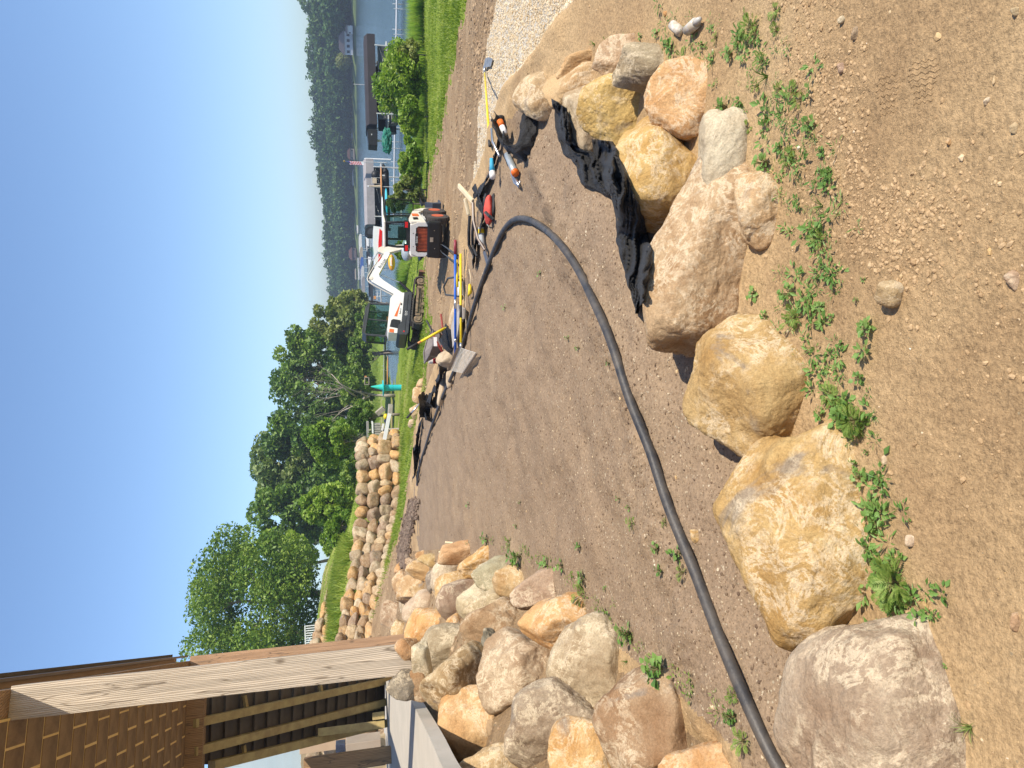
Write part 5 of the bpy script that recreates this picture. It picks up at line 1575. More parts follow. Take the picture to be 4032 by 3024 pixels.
# teal tower shaped bin with brim, on the grass of the inlet
tb = D(1546, 1527, 48)
tbn = thing('lidded_bin', 'turquoise barrel topped by a wide brim and green pointed cone', 'bin', (tb.x, tb.y, ground_z(tb.x, tb.y)))
s_ = 48 / FPX; hb = tb.z - ground_z(tb.x, tb.y)
MB().cyl((0, 0, hb - .02), (0, 0, hb + 34 * s_), .21, .23, n=20).build('barrel', TEAL, tbn)
MB().cyl((0, 0, hb + 35 * s_), (0, 0, hb + 39 * s_), .53, n=28).build('brim', TEAL, tbn)
MB().cyl((.06, 0, hb + 39 * s_), (.12, 0, hb + 84 * s_), .22, .03, n=16).build('cone', pm('green_plastic', (0.06, 0.55, 0.28), (0.02, 0.45, 0.5), 3, .4), tbn)
if hb > .05: MB().cyl((0, 0, 0), (0, 0, hb), .2, n=12).build('stand', TEAL, tbn)
board_thing('ramp_pole', 'orange pole lying beyond the narrow grey dock', 'pole', (1527, 1400), (1525, 1520), 60, .12, .10, ORK)
def plank(name, lab, cat, pa, pb, d, w, th, mat):
    a, b_ = D(pa[0], pa[1], d), D(pb[0], pb[1], d)
    v = a - b_; L = v.length
    o = MB().box((0, 0, 0), (L, w, th), bev=.005).build(name, mat); o.location = (a + b_) / 2
    o.rotation_euler = (0, -math.asin(v.z / L), math.atan2(v.y, v.x))
    return tag(o, lab, cat)
plank('gutter_pipe', 'long white square pipe resting on the right end of the lower stone wall', 'pipe', (1534, 1628), (1510, 1750), 36, .16, .18, GELC)
plank('gutter_pipe', 'short white pipe end left of the yellow tub', 'pipe', (1510, 1668), (1504, 1695), 38, .16, .1, GELC)
plank('deck_plank', 'grey wooden plank walkway right of the white pipe', 'plank', (1538, 1592), (1535, 1632), 38, .9, .20, pm('grey_planks', (0.42, 0.38, 0.32)))
gen('tub', 'bright yellow plastic tub behind the white pipe', 'tub', 1519, 1640, 39, [('tub', ellip(.16, .2, .13), pm('yellow_plastic', (0.80, 0.58, 0.02), (0.7, 0.48, 0.02), 3, .4))])
gen('cooler', 'small navy box behind the white pipe beside the yellow tub', 'box', 1518, 1658, 39, [('box', MB().box((0, 0, 0), (.14, .2, .17)), pm('navy', (0.03, 0.045, 0.10)))])
plank('stump', 'leaning brown log near the dark green bush by the shore', 'log', (1512, 1606), (1484, 1630), 46, .3, .3, DEAD)
gen('marker_float', 'orange square float behind the excavator cab', 'float', 1476, 1172, 80, [('panel', MB().box((0, 0, 0), (.36, .2, .28)), ORK)])
gen('orange_bucket', 'small orange bucket at the edge of the wood', 'bucket', 1440, 1484, 80, [('bucket', MB().cyl((0, 0, -.12), (0, 0, .12), .1, .13, n=12), ORK)])
wf = thing('wooden_rack', 'grey wooden rack among the bushes behind the marina shore', 'rack', D(1445, 1500, 78))
for (x, z, w, h_) in [(0, .25, .9, .08), (-.38, 0, .07, .5), (.38, 0, .07, .5), (0, -.2, .9, .07)]:
    MB().box((x, 0, z), (w, .06, h_)).build('rail', DEAD, wf)
# white deck and house behind the trees on the left
wd = thing('deck_railing', 'white balustrade of a deck between the porch post and the upper wall', 'railing', D(1225, 2520, 52))
hh_ = 52 / FPX
for z in (22 * hh_, -28 * hh_): MB().box((0, 0, z), (2.2, .08, .07)).build('rail', GELC, wd)
for k in range(13): MB().box((-1.05 + k * .175, 0, -3 * hh_), (.06, .05, 50 * hh_)).build('baluster', GELC, wd)
wh = thing('white_house', 'small white gabled house glimpsed between the two groups of trees', 'house', D(1245, 2110, 85))
q = 85 / FPX
MB().prism([(-30 * q, -30 * q), (28 * q, -30 * q), (28 * q, 6 * q), (0, 32 * q), (-30 * q, 6 * q)], 0, 4, 'y').build('wall', GELC, wh)
MB().prism([(-34 * q, 2 * q), (0, 36 * q), (32 * q, 2 * q), (32 * q, 7 * q), (0, 42 * q), (-34 * q, 7 * q)], -.4, 4.2, 'y').build('roof', pm('grey_roof', (0.30, 0.29, 0.28)), wh)
for x in (-16, 10): MB().box((x * q, -.03, -10 * q), (12 * q, .05, 18 * q)).build('window', DARK, wh)
kd = thing('wooden_deck', 'weathered grey deck with white rail edge beyond the right end of the stone wall', 'deck', D(1448, 1700, 44))
q = 44 / FPX
MB().box((0, 0, 0), (80 * q, 1.5, 8 * q)).build('fascia', pm('grey_planks2', (0.34, 0.32, 0.29)), kd)
MB().box((0, 0, -18 * q), (80 * q, 1.3, 6 * q)).build('trim', GELC, kd)
for k in range(8): MB().box((-34 * q + k * 9 * q, -.1, -36 * q), (7 * q, 1.0, 26 * q)).build('skirt_board', pm('grey_planks3', (0.40, 0.37, 0.33)), kd)

# far houses and boats
def far_house(lab, y, back, w, h_, wallc, roofc, wins=3):
    p = far_pt(y, back, WATER_Z + 1.2)
    t = thing('lake_house', lab, 'house', p, (0, 0, math.atan2(-p.x, p.y)))
    MB().box((0, 0, h_ / 2), (w, 5, h_)).build('wall', wallc, t)
    MB().prism([(-w / 2 - .5, h_), (w / 2 + .5, h_), (w * .28, h_ + w * .26), (-w * .28, h_ + w * .26)], -3, 3, 'y').build('roof', roofc, t)
    for k in range(wins):
        MB().box((-w * .36 + w * .72 * k / max(1, wins - 1), -2.53, h_ * .55), (w * .12, .08, h_ * .34)).build('window', DARK, t)
WHT, GRY_R, BRN_R = GELC, pm('mauve_shingles', (0.27, 0.22, 0.22)), pm('brown_shingles', (0.26, 0.13, 0.10))
far_house('white lake house with mauve grey roof across the water beside the round willow', 172, 6, 8.5, 3.3, WHT, GRY_R, 4)
far_house('small brown roofed cottage across the lake above the flagpole', 607, 7, 5, 2.2, pm('cottage', (0.45, 0.36, 0.3)), BRN_R, 2)
far_house('tiny pale boathouse on the far shore right of the white and mauve house', 118, 5, 3.0, 2.0, WHT, GRY_R, 1)
far_house('low dark boathouse on the far shore behind the marina', 1000, 5, 7, 2.5, pm('darkhouse', (0.20, 0.14, 0.12)), BRN_R, 2)
def small_boat(lab, px, py, d, L, canopy, hullc, canc, seed):
    p = D(px, py, d); p.z = WATER_Z
    t = thing('moored_boat', lab, 'boat', p, (0, 0, R(random.Random(seed).uniform(-12, 12))), group='boats moored across the inlet')
    MB().prism([(-L / 2, .7), (-L * .42, .15), (L * .45, .1), (L / 2, .75)], -.9, .9, 'y').build('hull', hullc, t)
    MB().box((0, 0, .85), (L * .5, 1.4, .3), bev=.05).build('seats', CHAR, t)
    if canopy:
        MB().prism([(-L * .42, 1.8), (-L * .46, 2.2), (-L * .3, 2.5), (L * .3, 2.5), (L * .46, 2.2), (L * .42, 1.8)], -1.2, 1.2, 'y').build('canopy', canc, t)
        for x in (-L * .38, L * .38): MB().cyl((x, -1, 0), (x, -1, 2.0), .06, n=5).build('post', POLE, t)
CB = pm('blue_canvas', (0.05, 0.12, 0.36)); CT = pm('tan_canvas', (0.52, 0.44, 0.33)); CW = pm('white_canvas', (0.66, 0.65, 0.63))
for i, a_ in enumerate([('white boat under a pale canopy at the right end of the inlet marina', 1425, 962, 175, 5, True, GELC, CW), ('boat under a tan canopy in the middle of the inlet marina', 1425, 1013, 165, 5.2, True, CHAR, CT),
                        ('boat under a blue cover in the inlet marina', 1428, 1052, 160, 4.4, True, GELC, CB), ('dark boat below the wide white canopy left of the blue covered one', 1430, 1092, 155, 5.4, True, CHAR, CW),
                        ('pale boat beneath grey canopy nearest the wooded point', 1434, 1140, 150, 6, True, CHAR, CANV_G), ('white pontoon boat moored on the far shore above the charcoal canopy end', 1389, 525, 350, 7, True, GELC, CW),
                        ('pair of pale boats on the far shore right of the excavator arm', 1393, 905, 395, 5, False, GELC, CW), ('long white boat on the far shore above the grey canopy', 1396, 700, 375, 9, True, GELC, CW),
                        ('low white boat at the far shore behind the marina', 1397, 1035, 410, 6, False, GELC, CW), ('white hull at the far shore next to the wooded point', 1402, 1080, 400, 7, True, GELC, CT)]):
    small_boat(*a_, i)
dock('long dark marina dock crossing the inlet in front of the moored boats', (1446, 950), (1452, 1175), -4.2, 1.6, 10, mat=pm('dark_dock', (0.06, 0.06, 0.06)))

# ------------------------------------------------------------------ pipe, fabric, tools, weeds
PIPEM = pm('black_poly_pipe', (0.085, 0.075, 0.066), (0.030, 0.031, 0.035), 9, 0.5, 0.002, 60)
def path_g(px, up=0.0, n=7):
    return catmull([G(x, y, up) for x, y in px], n)
pipe_px = [(3240, 3260), (3100, 3040), (2985, 2810), (2860, 2520), (2760, 2260), (2650, 1990), (2580, 1780), (2500, 1580), (2420, 1340), (2350, 1180), (2290, 1060), (2220, 960), (2150, 895), (2085, 862), (2035, 866), (1995, 905), (1960, 975), (1920, 1075),
           (1885, 1175), (1850, 1290), (1815, 1400), (1790, 1470), (1745, 1570), (1705, 1680), (1680, 1760), (1658, 1830), (1646, 1908)]
pts = path_g(pipe_px, .026, 6)
m = MB(); m.tube(pts, .027, 14)
po = m.build('drain_pipe', PIPEM, None, True); tag(po, 'long black plastic pipe curving across the planting bed', 'pipe')
cap = MB(); e0, e1 = pts[-1], pts[-1] + (pts[-1] - pts[-2]).normalized() * .03
cap.cyl(e0, e1, .031, n=12); cap.build('tape_label', pm('pink_label', (0.62, 0.45, 0.45)), po)

FAB = bpy.data.materials.new('landscape_fabric')
n, l, b = nodes(FAB)
g = n.new('ShaderNodeTexCoord').outputs['Object']
f = noise(n, l, g, 7, 6, 0.7); r = ramp(n, [(0.42, (0.007, 0.007, 0.008)), (0.64, (0.018, 0.017, 0.017)), (0.78, (0.085, 0.065, 0.048))]); l.new(f, r.inputs[0]); l.new(r.outputs[0], b.inputs['Base Color'])
b.inputs['Roughness'].default_value = 0.62; b.inputs['Specular IOR Level'].default_value = 0.4; b.inputs['Sheen Weight'].default_value = 0.05
hh = noise(n, l, g, 150, 3, 0.7); h3 = noise(n, l, g, 12, 5, .6)
l.new(bump(n, l, b, mth(n, l, 'ADD', mth(n, l, 'MULTIPLY', h3, 2.0), mth(n, l, 'MULTIPLY', hh, .35)), .02), b.inputs['Normal'])
def fabric(lab, px, width, seed, stand=0.8, folds=7.0, amp=0.06, nu=110, nv=16, name='landscape_fabric', lean=(0, 0), curl=0.5, fwd=0.0):
    """a folded ribbon of cloth standing and slumping along a line on the ground"""
    C = [G(x, y) - Vector((0, fwd, 0)) for x, y in px]
    P = catmull(C, 12)
    Ls = [0]
    for a, b_ in zip(P[:-1], P[1:]): Ls.append(Ls[-1] + (b_ - a).length)
    tot = Ls[-1]; A = np.array([p[:] for p in P]); Ls = np.array(Ls)
    u = np.linspace(0, 1, nu); s = u * tot
    X = np.stack([np.interp(s, Ls, A[:, k]) for k in range(3)], 1)
    T = np.gradient(X, axis=0); T[:, 2] = 0; T /= np.linalg.norm(T, axis=1)[:, None] + 1e-9
    Nn = np.stack([-T[:, 1], T[:, 0], 0 * T[:, 0]], 1)
    wprof = width * (0.55 + 0.45 * np.sin(np.pi * np.clip(u, .02, .98)) ** .4) * (1 + .30 * vnoise(np.stack([u * 7 + seed, u * 0, u * 0], 1), seed))
    V = []
    for j in range(nv + 1):
        v = j / nv
        up_ = v * stand * (1 - curl * v * .8); out = (v - .5) * (1 - stand) + curl * v ** 2 * .6
        w1 = vnoise(np.stack([s * folds, np.full_like(s, v * 1.5 + seed), s * 0], 1), seed)
        w2 = vnoise(np.stack([s * folds * 2.7, np.full_like(s, v * 4 + seed), s * 0], 1), seed + 3)
        off = amp * (w1 * (.35 + 1.1 * v) + .35 * w2)
        V.append(X + np.array([0, 0, 1.0]) * (up_ * wprof + .012 + .35 * amp * np.abs(w2) * v)[:, None] + Nn * ((out * wprof) + off)[:, None] + T * (.5 * off * v)[:, None])
    V = np.concatenate(V); i = np.arange(nu - 1); Fc = []
    for j in range(nv):
        a = j * nu + i; Fc.append(np.stack([a, a + 1, a + nu + 1, a + nu], 1))
    Fc = np.concatenate(Fc)
    o = mesh_np(name, V - X[0], Fc, FAB, smooth=True, loc=X[0])
    md = o.modifiers.new('s', 'SOLIDIFY'); md.thickness = .004
    return tag(o, lab, 'landscape fabric', 'crumpled landscape fabric')
VV = []; FF = []; k0 = 0
for o in list(COL.objects):
    if o.name.startswith('boulder') and o.type == 'MESH':
        a = np.empty(len(o.data.vertices) * 3, np.float32); o.data.vertices.foreach_get('co', a)
        f_ = np.empty(len(o.data.polygons) * 3, np.int32); o.data.polygons.foreach_get('vertices', f_)
        VV.append(a.reshape(-1, 3) + np.array(o.location)); FF.append(f_.reshape(-1, 3) + k0); k0 += len(VV[-1])
RB = BVHTree.FromPolygons(np.concatenate(VV).tolist(), np.concatenate(FF).tolist())
def front(px, py):
    r = ray(px, py)
    a = BV.ray_cast(Vector((0, 0, 0)), r)[0]; b_ = RB.ray_cast(Vector((0, 0, 0)), r)[0]
    if b_ is not None and (a is None or b_.length < a.length): return b_
    return a
def drape(lab, LP, RP_, seed, amp=.05, nu=150, nv=26, off=.035):
    """cloth lying over the stones and soil: laid between its two long edges, then folded"""
    def along(P):
        c = catmull([Vector((x, y, 0)) for x, y in P], 10); A = np.array([v[:2] for v in c])
        s = np.concatenate([[0], np.cumsum(np.linalg.norm(np.diff(A, axis=0), axis=1))]); s /= s[-1]
        u = np.linspace(0, 1, nu); return np.stack([np.interp(u, s, A[:, 0]), np.interp(u, s, A[:, 1])], 1)
    A, B2 = along(LP), along(RP_)
    base = np.zeros((nv + 1, nu, 3))
    dep = np.zeros((nv + 1, nu))
    for j in range(nv + 1):
        v = j / nv
        for i in range(nu):
            w = math.sin(v * math.pi) * 9 * vnoise(np.array([[i * .09, v * 3, seed]]), seed)[0] + 6 * vnoise(np.array([[i * .16, v * .7, seed + 9]]), seed)[0]
            x = A[i, 0] * (1 - v) + B2[i, 0] * v + w; y = A[i, 1] * (1 - v) + B2[i, 1] * v
            h = front(x, y); dep[j, i] = h.dot(F_); base[j, i] = [x, y, 0]
    for _ in range(14):                                   # cloth bridges the hollows, never sinks into the stone
        sm = dep.copy(); sm[1:-1, 1:-1] = (dep[:-2, 1:-1] + dep[2:, 1:-1] + dep[1:-1, :-2] + dep[1:-1, 2:]) / 4
        dep = np.minimum(dep, sm)
    U, Vv = np.meshgrid(np.arange(nu), np.linspace(0, 1, nv + 1))
    q = np.stack([U.ravel() * .035 + Vv.ravel() * 1.6, Vv.ravel() * 3.2 + U.ravel() * .03, np.full(U.size, seed * 1.7)], 1)
    f1 = np.abs(vnoise(q * 1.0, seed)); f2 = np.abs(vnoise(q * 2.6 + 5, seed + 2)); f3 = vnoise(q * 7, seed + 4)
    fold = (amp * (1 - f1) ** 2 + .5 * amp * (1 - f2) ** 3 + .10 * amp * f3).reshape(nv + 1, nu)
    V = []
    for j in range(nv + 1):
        for i in range(nu):
            V.append(D(base[j, i, 0], base[j, i, 1], dep[j, i] - off * .5 - fold[j, i] * (0.35 + 1.3 * math.sin(math.pi * j / nv) ** .6)))
    V = np.array([v[:] for v in V])
    idx = np.arange((nv + 1) * nu).reshape(nv + 1, nu)
    Fc = np.stack([idx[:-1, :-1], idx[:-1, 1:], idx[1:, 1:], idx[1:, :-1]], -1).reshape(-1, 4)
    o = mesh_np('landscape_fabric', V - V[0], Fc, FAB, smooth=True, loc=V[0])
    md = o.modifiers.new('s', 'SOLIDIFY'); md.thickness = .005; md.offset = 0
    return tag(o, lab, 'landscape fabric', 'crumpled landscape fabric')
drape('broad folded black fabric against the flat topped ochre boulder, its lower end pointed', [(2325, 548), (2340, 620), (2368, 700), (2405, 770), (2425, 870), (2432, 960), (2440, 1020), (2470, 1100), (2488, 1180), (2508, 1232)],
      [(2412, 558), (2446, 640), (2470, 700), (2505, 780), (2535, 860), (2552, 940), (2564, 1000), (2556, 1080), (2536, 1170), (2512, 1236)], 3, .085)
drape('pleated black fabric against the small grey tan boulder, joining the broad folded piece', [(2176, 388), (2184, 470), (2205, 560), (2216, 606), (2262, 640), (2290, 720), (2330, 740), (2390, 770)],
      [(2232, 425), (2240, 480), (2262, 560), (2290, 590), (2335, 600), (2372, 640), (2392, 690), (2420, 760)], 8, .075, 130, 20)
fabric('black fabric loop with zigzag folds at the gravel end of the bed', [(1990, 455), (2005, 520), (2040, 590), (2085, 605), (2110, 540), (2122, 470), (2140, 415)], .34, 6, .8, 7, .05, 140, 16, curl=.4)
fabric('dusty black fabric edging between the zigzag loop and the white tube', [(1985, 460), (1978, 560), (1962, 620), (1950, 660), (1925, 720), (1880, 760)], .16, 7, .6, 6, .04, 110, 12)
fabric('black fabric crumpled under the red tool bag', [(1878, 750), (1905, 790), (1915, 860), (1890, 930), (1880, 990), (1875, 1040)], .20, 8, .5, 6, .05, 90, 12)
fabric('black fabric bunched beside the tan canvas bag', [(1760, 1300), (1768, 1345), (1782, 1372), (1788, 1330), (1796, 1296)], .34, 9, .7, 5, .06, 90, 14)
fabric('black fabric strip looping behind the bed left of the canvas bag', [(1745, 1412), (1762, 1455), (1745, 1490), (1722, 1545), (1705, 1570), (1716, 1600)], .30, 10, .7, 5, .07, 120, 14)
fabric('black fabric below the silver tube handle', [(1690, 1560), (1702, 1600), (1696, 1640), (1712, 1665)], .42, 11, .8, 4, .09, 90, 14)
fabric('narrow black fabric tail along the far edge of the bed', [(1668, 1650), (1658, 1700), (1650, 1760), (1652, 1810), (1644, 1850), (1638, 1875)], .30, 12, .65, 4, .07, 120, 12)
fabric('scrap of black fabric with green thread on the patio corner', [(1648, 2868), (1680, 2880), (1702, 2850), (1690, 2812), (1668, 2780)], .16, 13, .5, 8, .03, 70, 10)
fabric('silt fence heap with stakes behind the loader bucket', [(1668, 745), (1676, 775), (1682, 800), (1690, 815)], .7, 15, .9, 3, .15, 60, 10, name='silt_fence')

YEL = pm('yellow_fibreglass', (0.78, 0.60, 0.03), (0.70, 0.50, 0.02), 10, 0.45)
BLU = pm('blue_paint', (0.02, 0.12, 0.55), (0.015, 0.09, 0.42), 10, 0.4)
MAR = pm('maroon_grip', (0.28, 0.04, 0.06), None, 8, .5)
RST = pm('rusty_red', (0.30, 0.045, 0.03), (0.2, 0.03, 0.02), 8, .5)
CRM = pm('cream_wood', (0.72, 0.60, 0.40), (0.62, 0.5, 0.32), 10, .6)
GRP = pm('foam_grip', (0.03, 0.03, 0.032), None, 8, .7)
CANVAS_T = pm('tan_canvas_bag', (0.50, 0.40, 0.28), (0.40, 0.31, 0.21), 14, .9, .004, 90)
def seg_thing(name, lab, cat, parts):
    """parts: (part name, [points], radius or list, material, sides)"""
    o0 = parts[0][1][0]
    t = thing(name, lab, cat, o0)
    for nm, P, rr, mt, sd_ in parts:
        MB().tube([Vector(p) - Vector(o0) for p in P], rr, sd_).build(nm, mt, t, True)
    return t
def L3(a, b_, t): return a.lerp(b_, t)
# landscape rake with aluminium head
ra = G(1848, 1000, .12); rb = G(1862, 1372, .16)
rk = seg_thing('landscape_rake', 'wide aluminium landscape rake with long yellow handle lying teeth up', 'rake', [('handle', [ra, L3(ra, rb, .96)], .017, YEL, 10), ('ferrule', [L3(ra, rb, .94), rb], .019, STEEL, 10), ('grip_wrap', [L3(ra, rb, .55), L3(ra, rb, .68)], .0185, GRP, 10)])
o0 = rk.location
h0, h1, h2, h3 = G(1812, 1446, .13), G(1890, 1384, .13), G(1852, 1466, .03), G(1905, 1395, .03)
c0, c1 = G(1806, 1450, .20), G(1838, 1362, .20)
ca, cb = G(1812, 1458, .15), G(1858, 1366, .16)
cd, ce = G(1840, 1470, .06), G(1897, 1388, .06)
RK = pm('rake_aluminium', (0.32, 0.25, 0.18), (0.22, 0.17, 0.12), 10, .6)
pm_tooth = pm('rake_tooth', (0.66, 0.62, 0.55), (0.5, 0.46, 0.4), 10, .35)
m = MB(); q = [ca, cb, cb + Vector((-.01, .05, .03)), ca + Vector((-.01, .05, .03))]
m.add([Vector(v) - o0 for v in q] + [Vector(v) - o0 + Vector((0, 0, .012)) for v in q], [[0, 1, 2, 3], [7, 6, 5, 4], [0, 4, 5, 1], [1, 5, 6, 2], [2, 6, 7, 3], [3, 7, 4, 0]]).build('head_plate', RK, rk)
for i in range(22):
    a_ = L3(ca, cb, (i + .5) / 22); b_ = L3(cd, ce, (i + .5) / 22)
    MB().tube([a_ - o0, L3(a_, b_, .5) - o0 + Vector((0, 0, .012)), b_ - o0], .0042, 4).build('tooth', pm_tooth, rk)
MB().tube([cd - o0, ce - o0], .016, 6).build('back_bar', RK, rk)
# blue tamper pole
ba, bb = G(1838, 945, .16), G(1832, 1405, .14)
seg_thing('painted_pole', 'scuffed blue pole with maroon end lying parallel to the rake', 'pole', [('grip', [ba, L3(ba, bb, .12)], .020, MAR, 10), ('shaft', [L3(ba, bb, .12), bb], .0185, BLU, 10), ('bare_patch', [L3(ba, bb, .50), L3(ba, bb, .58)], .019, STEEL, 10), ('bare_patch', [L3(ba, bb, .84), L3(ba, bb, .87)], .0192, STEEL, 10)])
ya, yb = G(1832, 952, .13), G(1838, 1130, .13)
seg_thing('yellow_handle', 'short yellow tool handle with black grip beside the blue pole', 'tool handle', [('grip', [ya, L3(ya, yb, .4)], .018, GRP, 8), ('shaft', [L3(ya, yb, .4), yb], .017, YEL, 8)])
ga = G(1862, 1060, .05); gb = G(1850, 1310, .05)
seg_thing('rope', 'thin cream and yellow cord stretched along the rake handle', 'rope', [('cord', catmull([ga, G(1866, 1110, .04), G(1852, 1160, .06), gb], 5), .005, CRM, 5), ('knot', [G(1862, 1120, .04), G(1866, 1150, .05), G(1858, 1165, .05)], [.02, .03, .012], YEL, 6)])
# yellow bar leaning up over the wheelbarrow
pb0 = G(1790, 1268, .0); dd_ = pb0.dot(F_)
pt = D(1602, 1376, dd_ * .99); pbm = D(1766, 1284, dd_)
seg_thing('digging_tool', 'yellow handled digging tool with black grip leaning up over the wheelbarrow', 'tool', [('tip_wrap', [pbm, L3(pbm, pt, .12)], .012, pm('striped_cord', (0.5, 0.4, 0.03), (0.06, 0.05, 0.02), 60, .6), 8), ('shaft', [L3(pbm, pt, .10), L3(pbm, pt, .66)], .021, YEL, 10), ('band', [L3(pbm, pt, .64), L3(pbm, pt, .76)], .018, ORK, 8), ('grip', [L3(pbm, pt, .74), pt], .021, GRP, 10)])
s0, s1 = G(1677, 1582, .1), D(1602, 1646, G(1677, 1582).dot(F_) * .99)
seg_thing('tube_handle', 'silver tube with black grip standing out of the fabric', 'tool handle', [('tube', [s0, L3(s0, s1, .72)], .022, STEEL, 10), ('grip', [L3(s0, s1, .70), s1], .025, GRP, 10)])
# shovel on the gravel
sa, sb = G(1943, 574, .04), G(1921, 288, .06)
sh = seg_thing('shovel', 'square shovel with yellow handle lying on the pale gravel', 'shovel', [('handle', [L3(sa, sb, .12), sb], .016, YEL, 10), ('grip', [sa, L3(sa, sb, .13)], .019, GRP, 10), ('socket', [sb, G(1921, 262, .06)], [.02, .028], STEEL, 8)])
o0 = sh.location
bl_ = [G(1914, 268, .05), G(1940, 262, .03), G(1948, 232, .03), G(1934, 226, .04), G(1924, 230, .05)]
m = MB(); v = [Vector(a) - o0 for a in bl_]; m.add(v + [a + Vector((0, 0, .008)) for a in v], [[0, 1, 2, 3, 4], [9, 8, 7, 6, 5]] + [[i, (i + 1) % 5, 5 + (i + 1) % 5, 5 + i] for i in range(5)]).build('blade', pm('worn_steel', (0.38, 0.38, 0.38), (0.24, 0.23, 0.22), 8, .4, metal=.5), sh)
# wheelbarrow
wp = G(1742, 1345); wd_ = wp.dot(F_); k_ = wd_ / FPX
wb = thing('wheelbarrow', 'dark steel wheelbarrow with red frame and sun lit tray rim, tipped behind the bed', 'wheelbarrow', wp)
def WP(x, y, dd=0.0): return D(x, y, wd_ + dd) - wp
TRAY = pm('tray_steel', (0.20, 0.17, 0.165), (0.13, 0.11, 0.105), 5, .5); INS = pm('tray_inside', (0.05, 0.045, 0.042), (0.09, 0.065, 0.05), 5, .7)
rim = [WP(1672, 1430, .1), WP(1668, 1390, .35), WP(1684, 1330, .5), WP(1704, 1298, .4), WP(1706, 1330, -.05), WP(1704, 1362, -.25), WP(1690, 1400, -.2)]
flo = [WP(1708, 1412, .2), WP(1712, 1385, .35), WP(1722, 1340, .4), WP(1738, 1312, .3), WP(1742, 1335, .0), WP(1740, 1368, -.12), WP(1724, 1402, -.05)]
m = MB(); n_ = 7
m.add(rim + flo, [[i, (i + 1) % 7, 7 + (i + 1) % 7, 7 + i] for i in range(7)] + [list(range(7, 14))]); tr_ = m.build('tray', TRAY, wb)
MB().tube(rim + [rim[0]], .014, 6).build('rim', TRAY, wb)
MB().tube([WP(1702, 1312, -.3), WP(1728, 1362, -.3), WP(1746, 1392, -.25)], .022, 6).build('frame', RST, wb)
MB().tube([WP(1736, 1238, .1), WP(1744, 1300, -.1), WP(1740, 1380, -.1)], .020, 6).build('frame', RST, wb)
MB().tube([WP(1700, 1300, .2), WP(1680, 1262, .3)], .018, 6).build('handle', GRP, wb)
MB().box(WP(1714, 1345, -.32), (.16, .01, .06)).build('label', GELC, wb)
seg_thing('steel_frame', 'bent black tube frame lying beside the wheelbarrow handles', 'tube frame', [('tube', [G(1818, 1042, .05), G(1772, 995, .25), G(1760, 972, .28), G(1764, 962, .28), G(1774, 964, .26), G(1816, 1006, .05)], .015, CHAR, 8)])
seg_thing('steel_frame', 'small bent black tube standing by the white canister', 'tube frame', [('tube', [G(1824, 1087, .02), G(1812, 1096, .18), G(1806, 1130, .22), G(1808, 1160, .2), G(1826, 1168, .02)], .015, CHAR, 8)])
can = G(1828, 1135)
c_ = thing('canister', 'white canister with black cap standing behind the blue pole', 'canister', can); MB().cyl((-.1, 0, .05), (.09, 0, .05), .045, n=14).build('body', GELC, c_); MB().cyl((.09, 0, .05), (.13, 0, .05), .035, n=12).build('cap', BLK, c_)
sd_ = G(1727, 1421)
c_ = thing('drink_can', 'red and white drink can between the wheelbarrow and canvas bag', 'can', sd_); MB().cyl((0, 0, .01), (0, 0, .17), .05, n=16).build('body', pm('red_can', (0.60, 0.02, 0.03)), c_); MB().cyl((0, 0, .11), (0, 0, .18), .0505, n=16).build('white_band', GELC, c_)
# tan canvas bag
bgp = G(1775, 1412, .09)
V, F = rock_shape(5, 77, 5, 7, .8, (.8, 1)); r_ = bgp.dot(F_) / FPX
V = V * [52 * r_, 34 * r_, .14]; V = V + (fbm(V, 9, 3, 4) * .012)[:, None]
o = mesh_np('canvas_bag', V @ ROT_VIEW * [1, 1, 1], F, CANVAS_T, smooth=True, loc=D(1772, 1412, bgp.dot(F_) - .05))
tag(o, 'slumped tan canvas bag with soft creases next to the rake head', 'bag')
for i, (bx, lb) in enumerate([((1768, 1186, 1826, 1300), 'heaped tan sandbag behind the grey slab'), ((1756, 1440, 1800, 1530), 'long low sandbag left of the canvas bag'), ((1720, 1480, 1760, 1600), 'flat tan sandbag under the black fabric strip')]):
    o = boulder('sandbag', bx, (0.50, 0.36, 0.21), 5, 700 + i, .3, thick=.6, sink=.3, facets=5, sharp=6, rough=.6, mat=CANVAS_T); tag(o, lb, 'sandbag')
q = [G(1800, 1300, .06), G(1806, 1368, .05), G(1822, 1330, .05), G(1836, 1270, .05), G(1838, 1195, .05), G(1828, 1200, .05)]
q = [(1798, 1290), (1806, 1370), (1824, 1325), (1834, 1275), (1846, 1255), (1848, 1215), (1826, 1198), (1812, 1235)]
m = MB(); m.add([G(x, y, .09) for x, y in q] + [G(x, y, .06) for x, y in q], [list(range(8)), list(range(15, 7, -1))] + [[i, (i + 1) % 8, 8 + (i + 1) % 8, 8 + i] for i in range(8)])
tag(m.build('stone_slab', pm('grey_slab', (0.42, 0.38, 0.34), (0.35, 0.31, 0.28), 6, .8)), 'flat pale grey slab lying under the blue pole', 'slab')
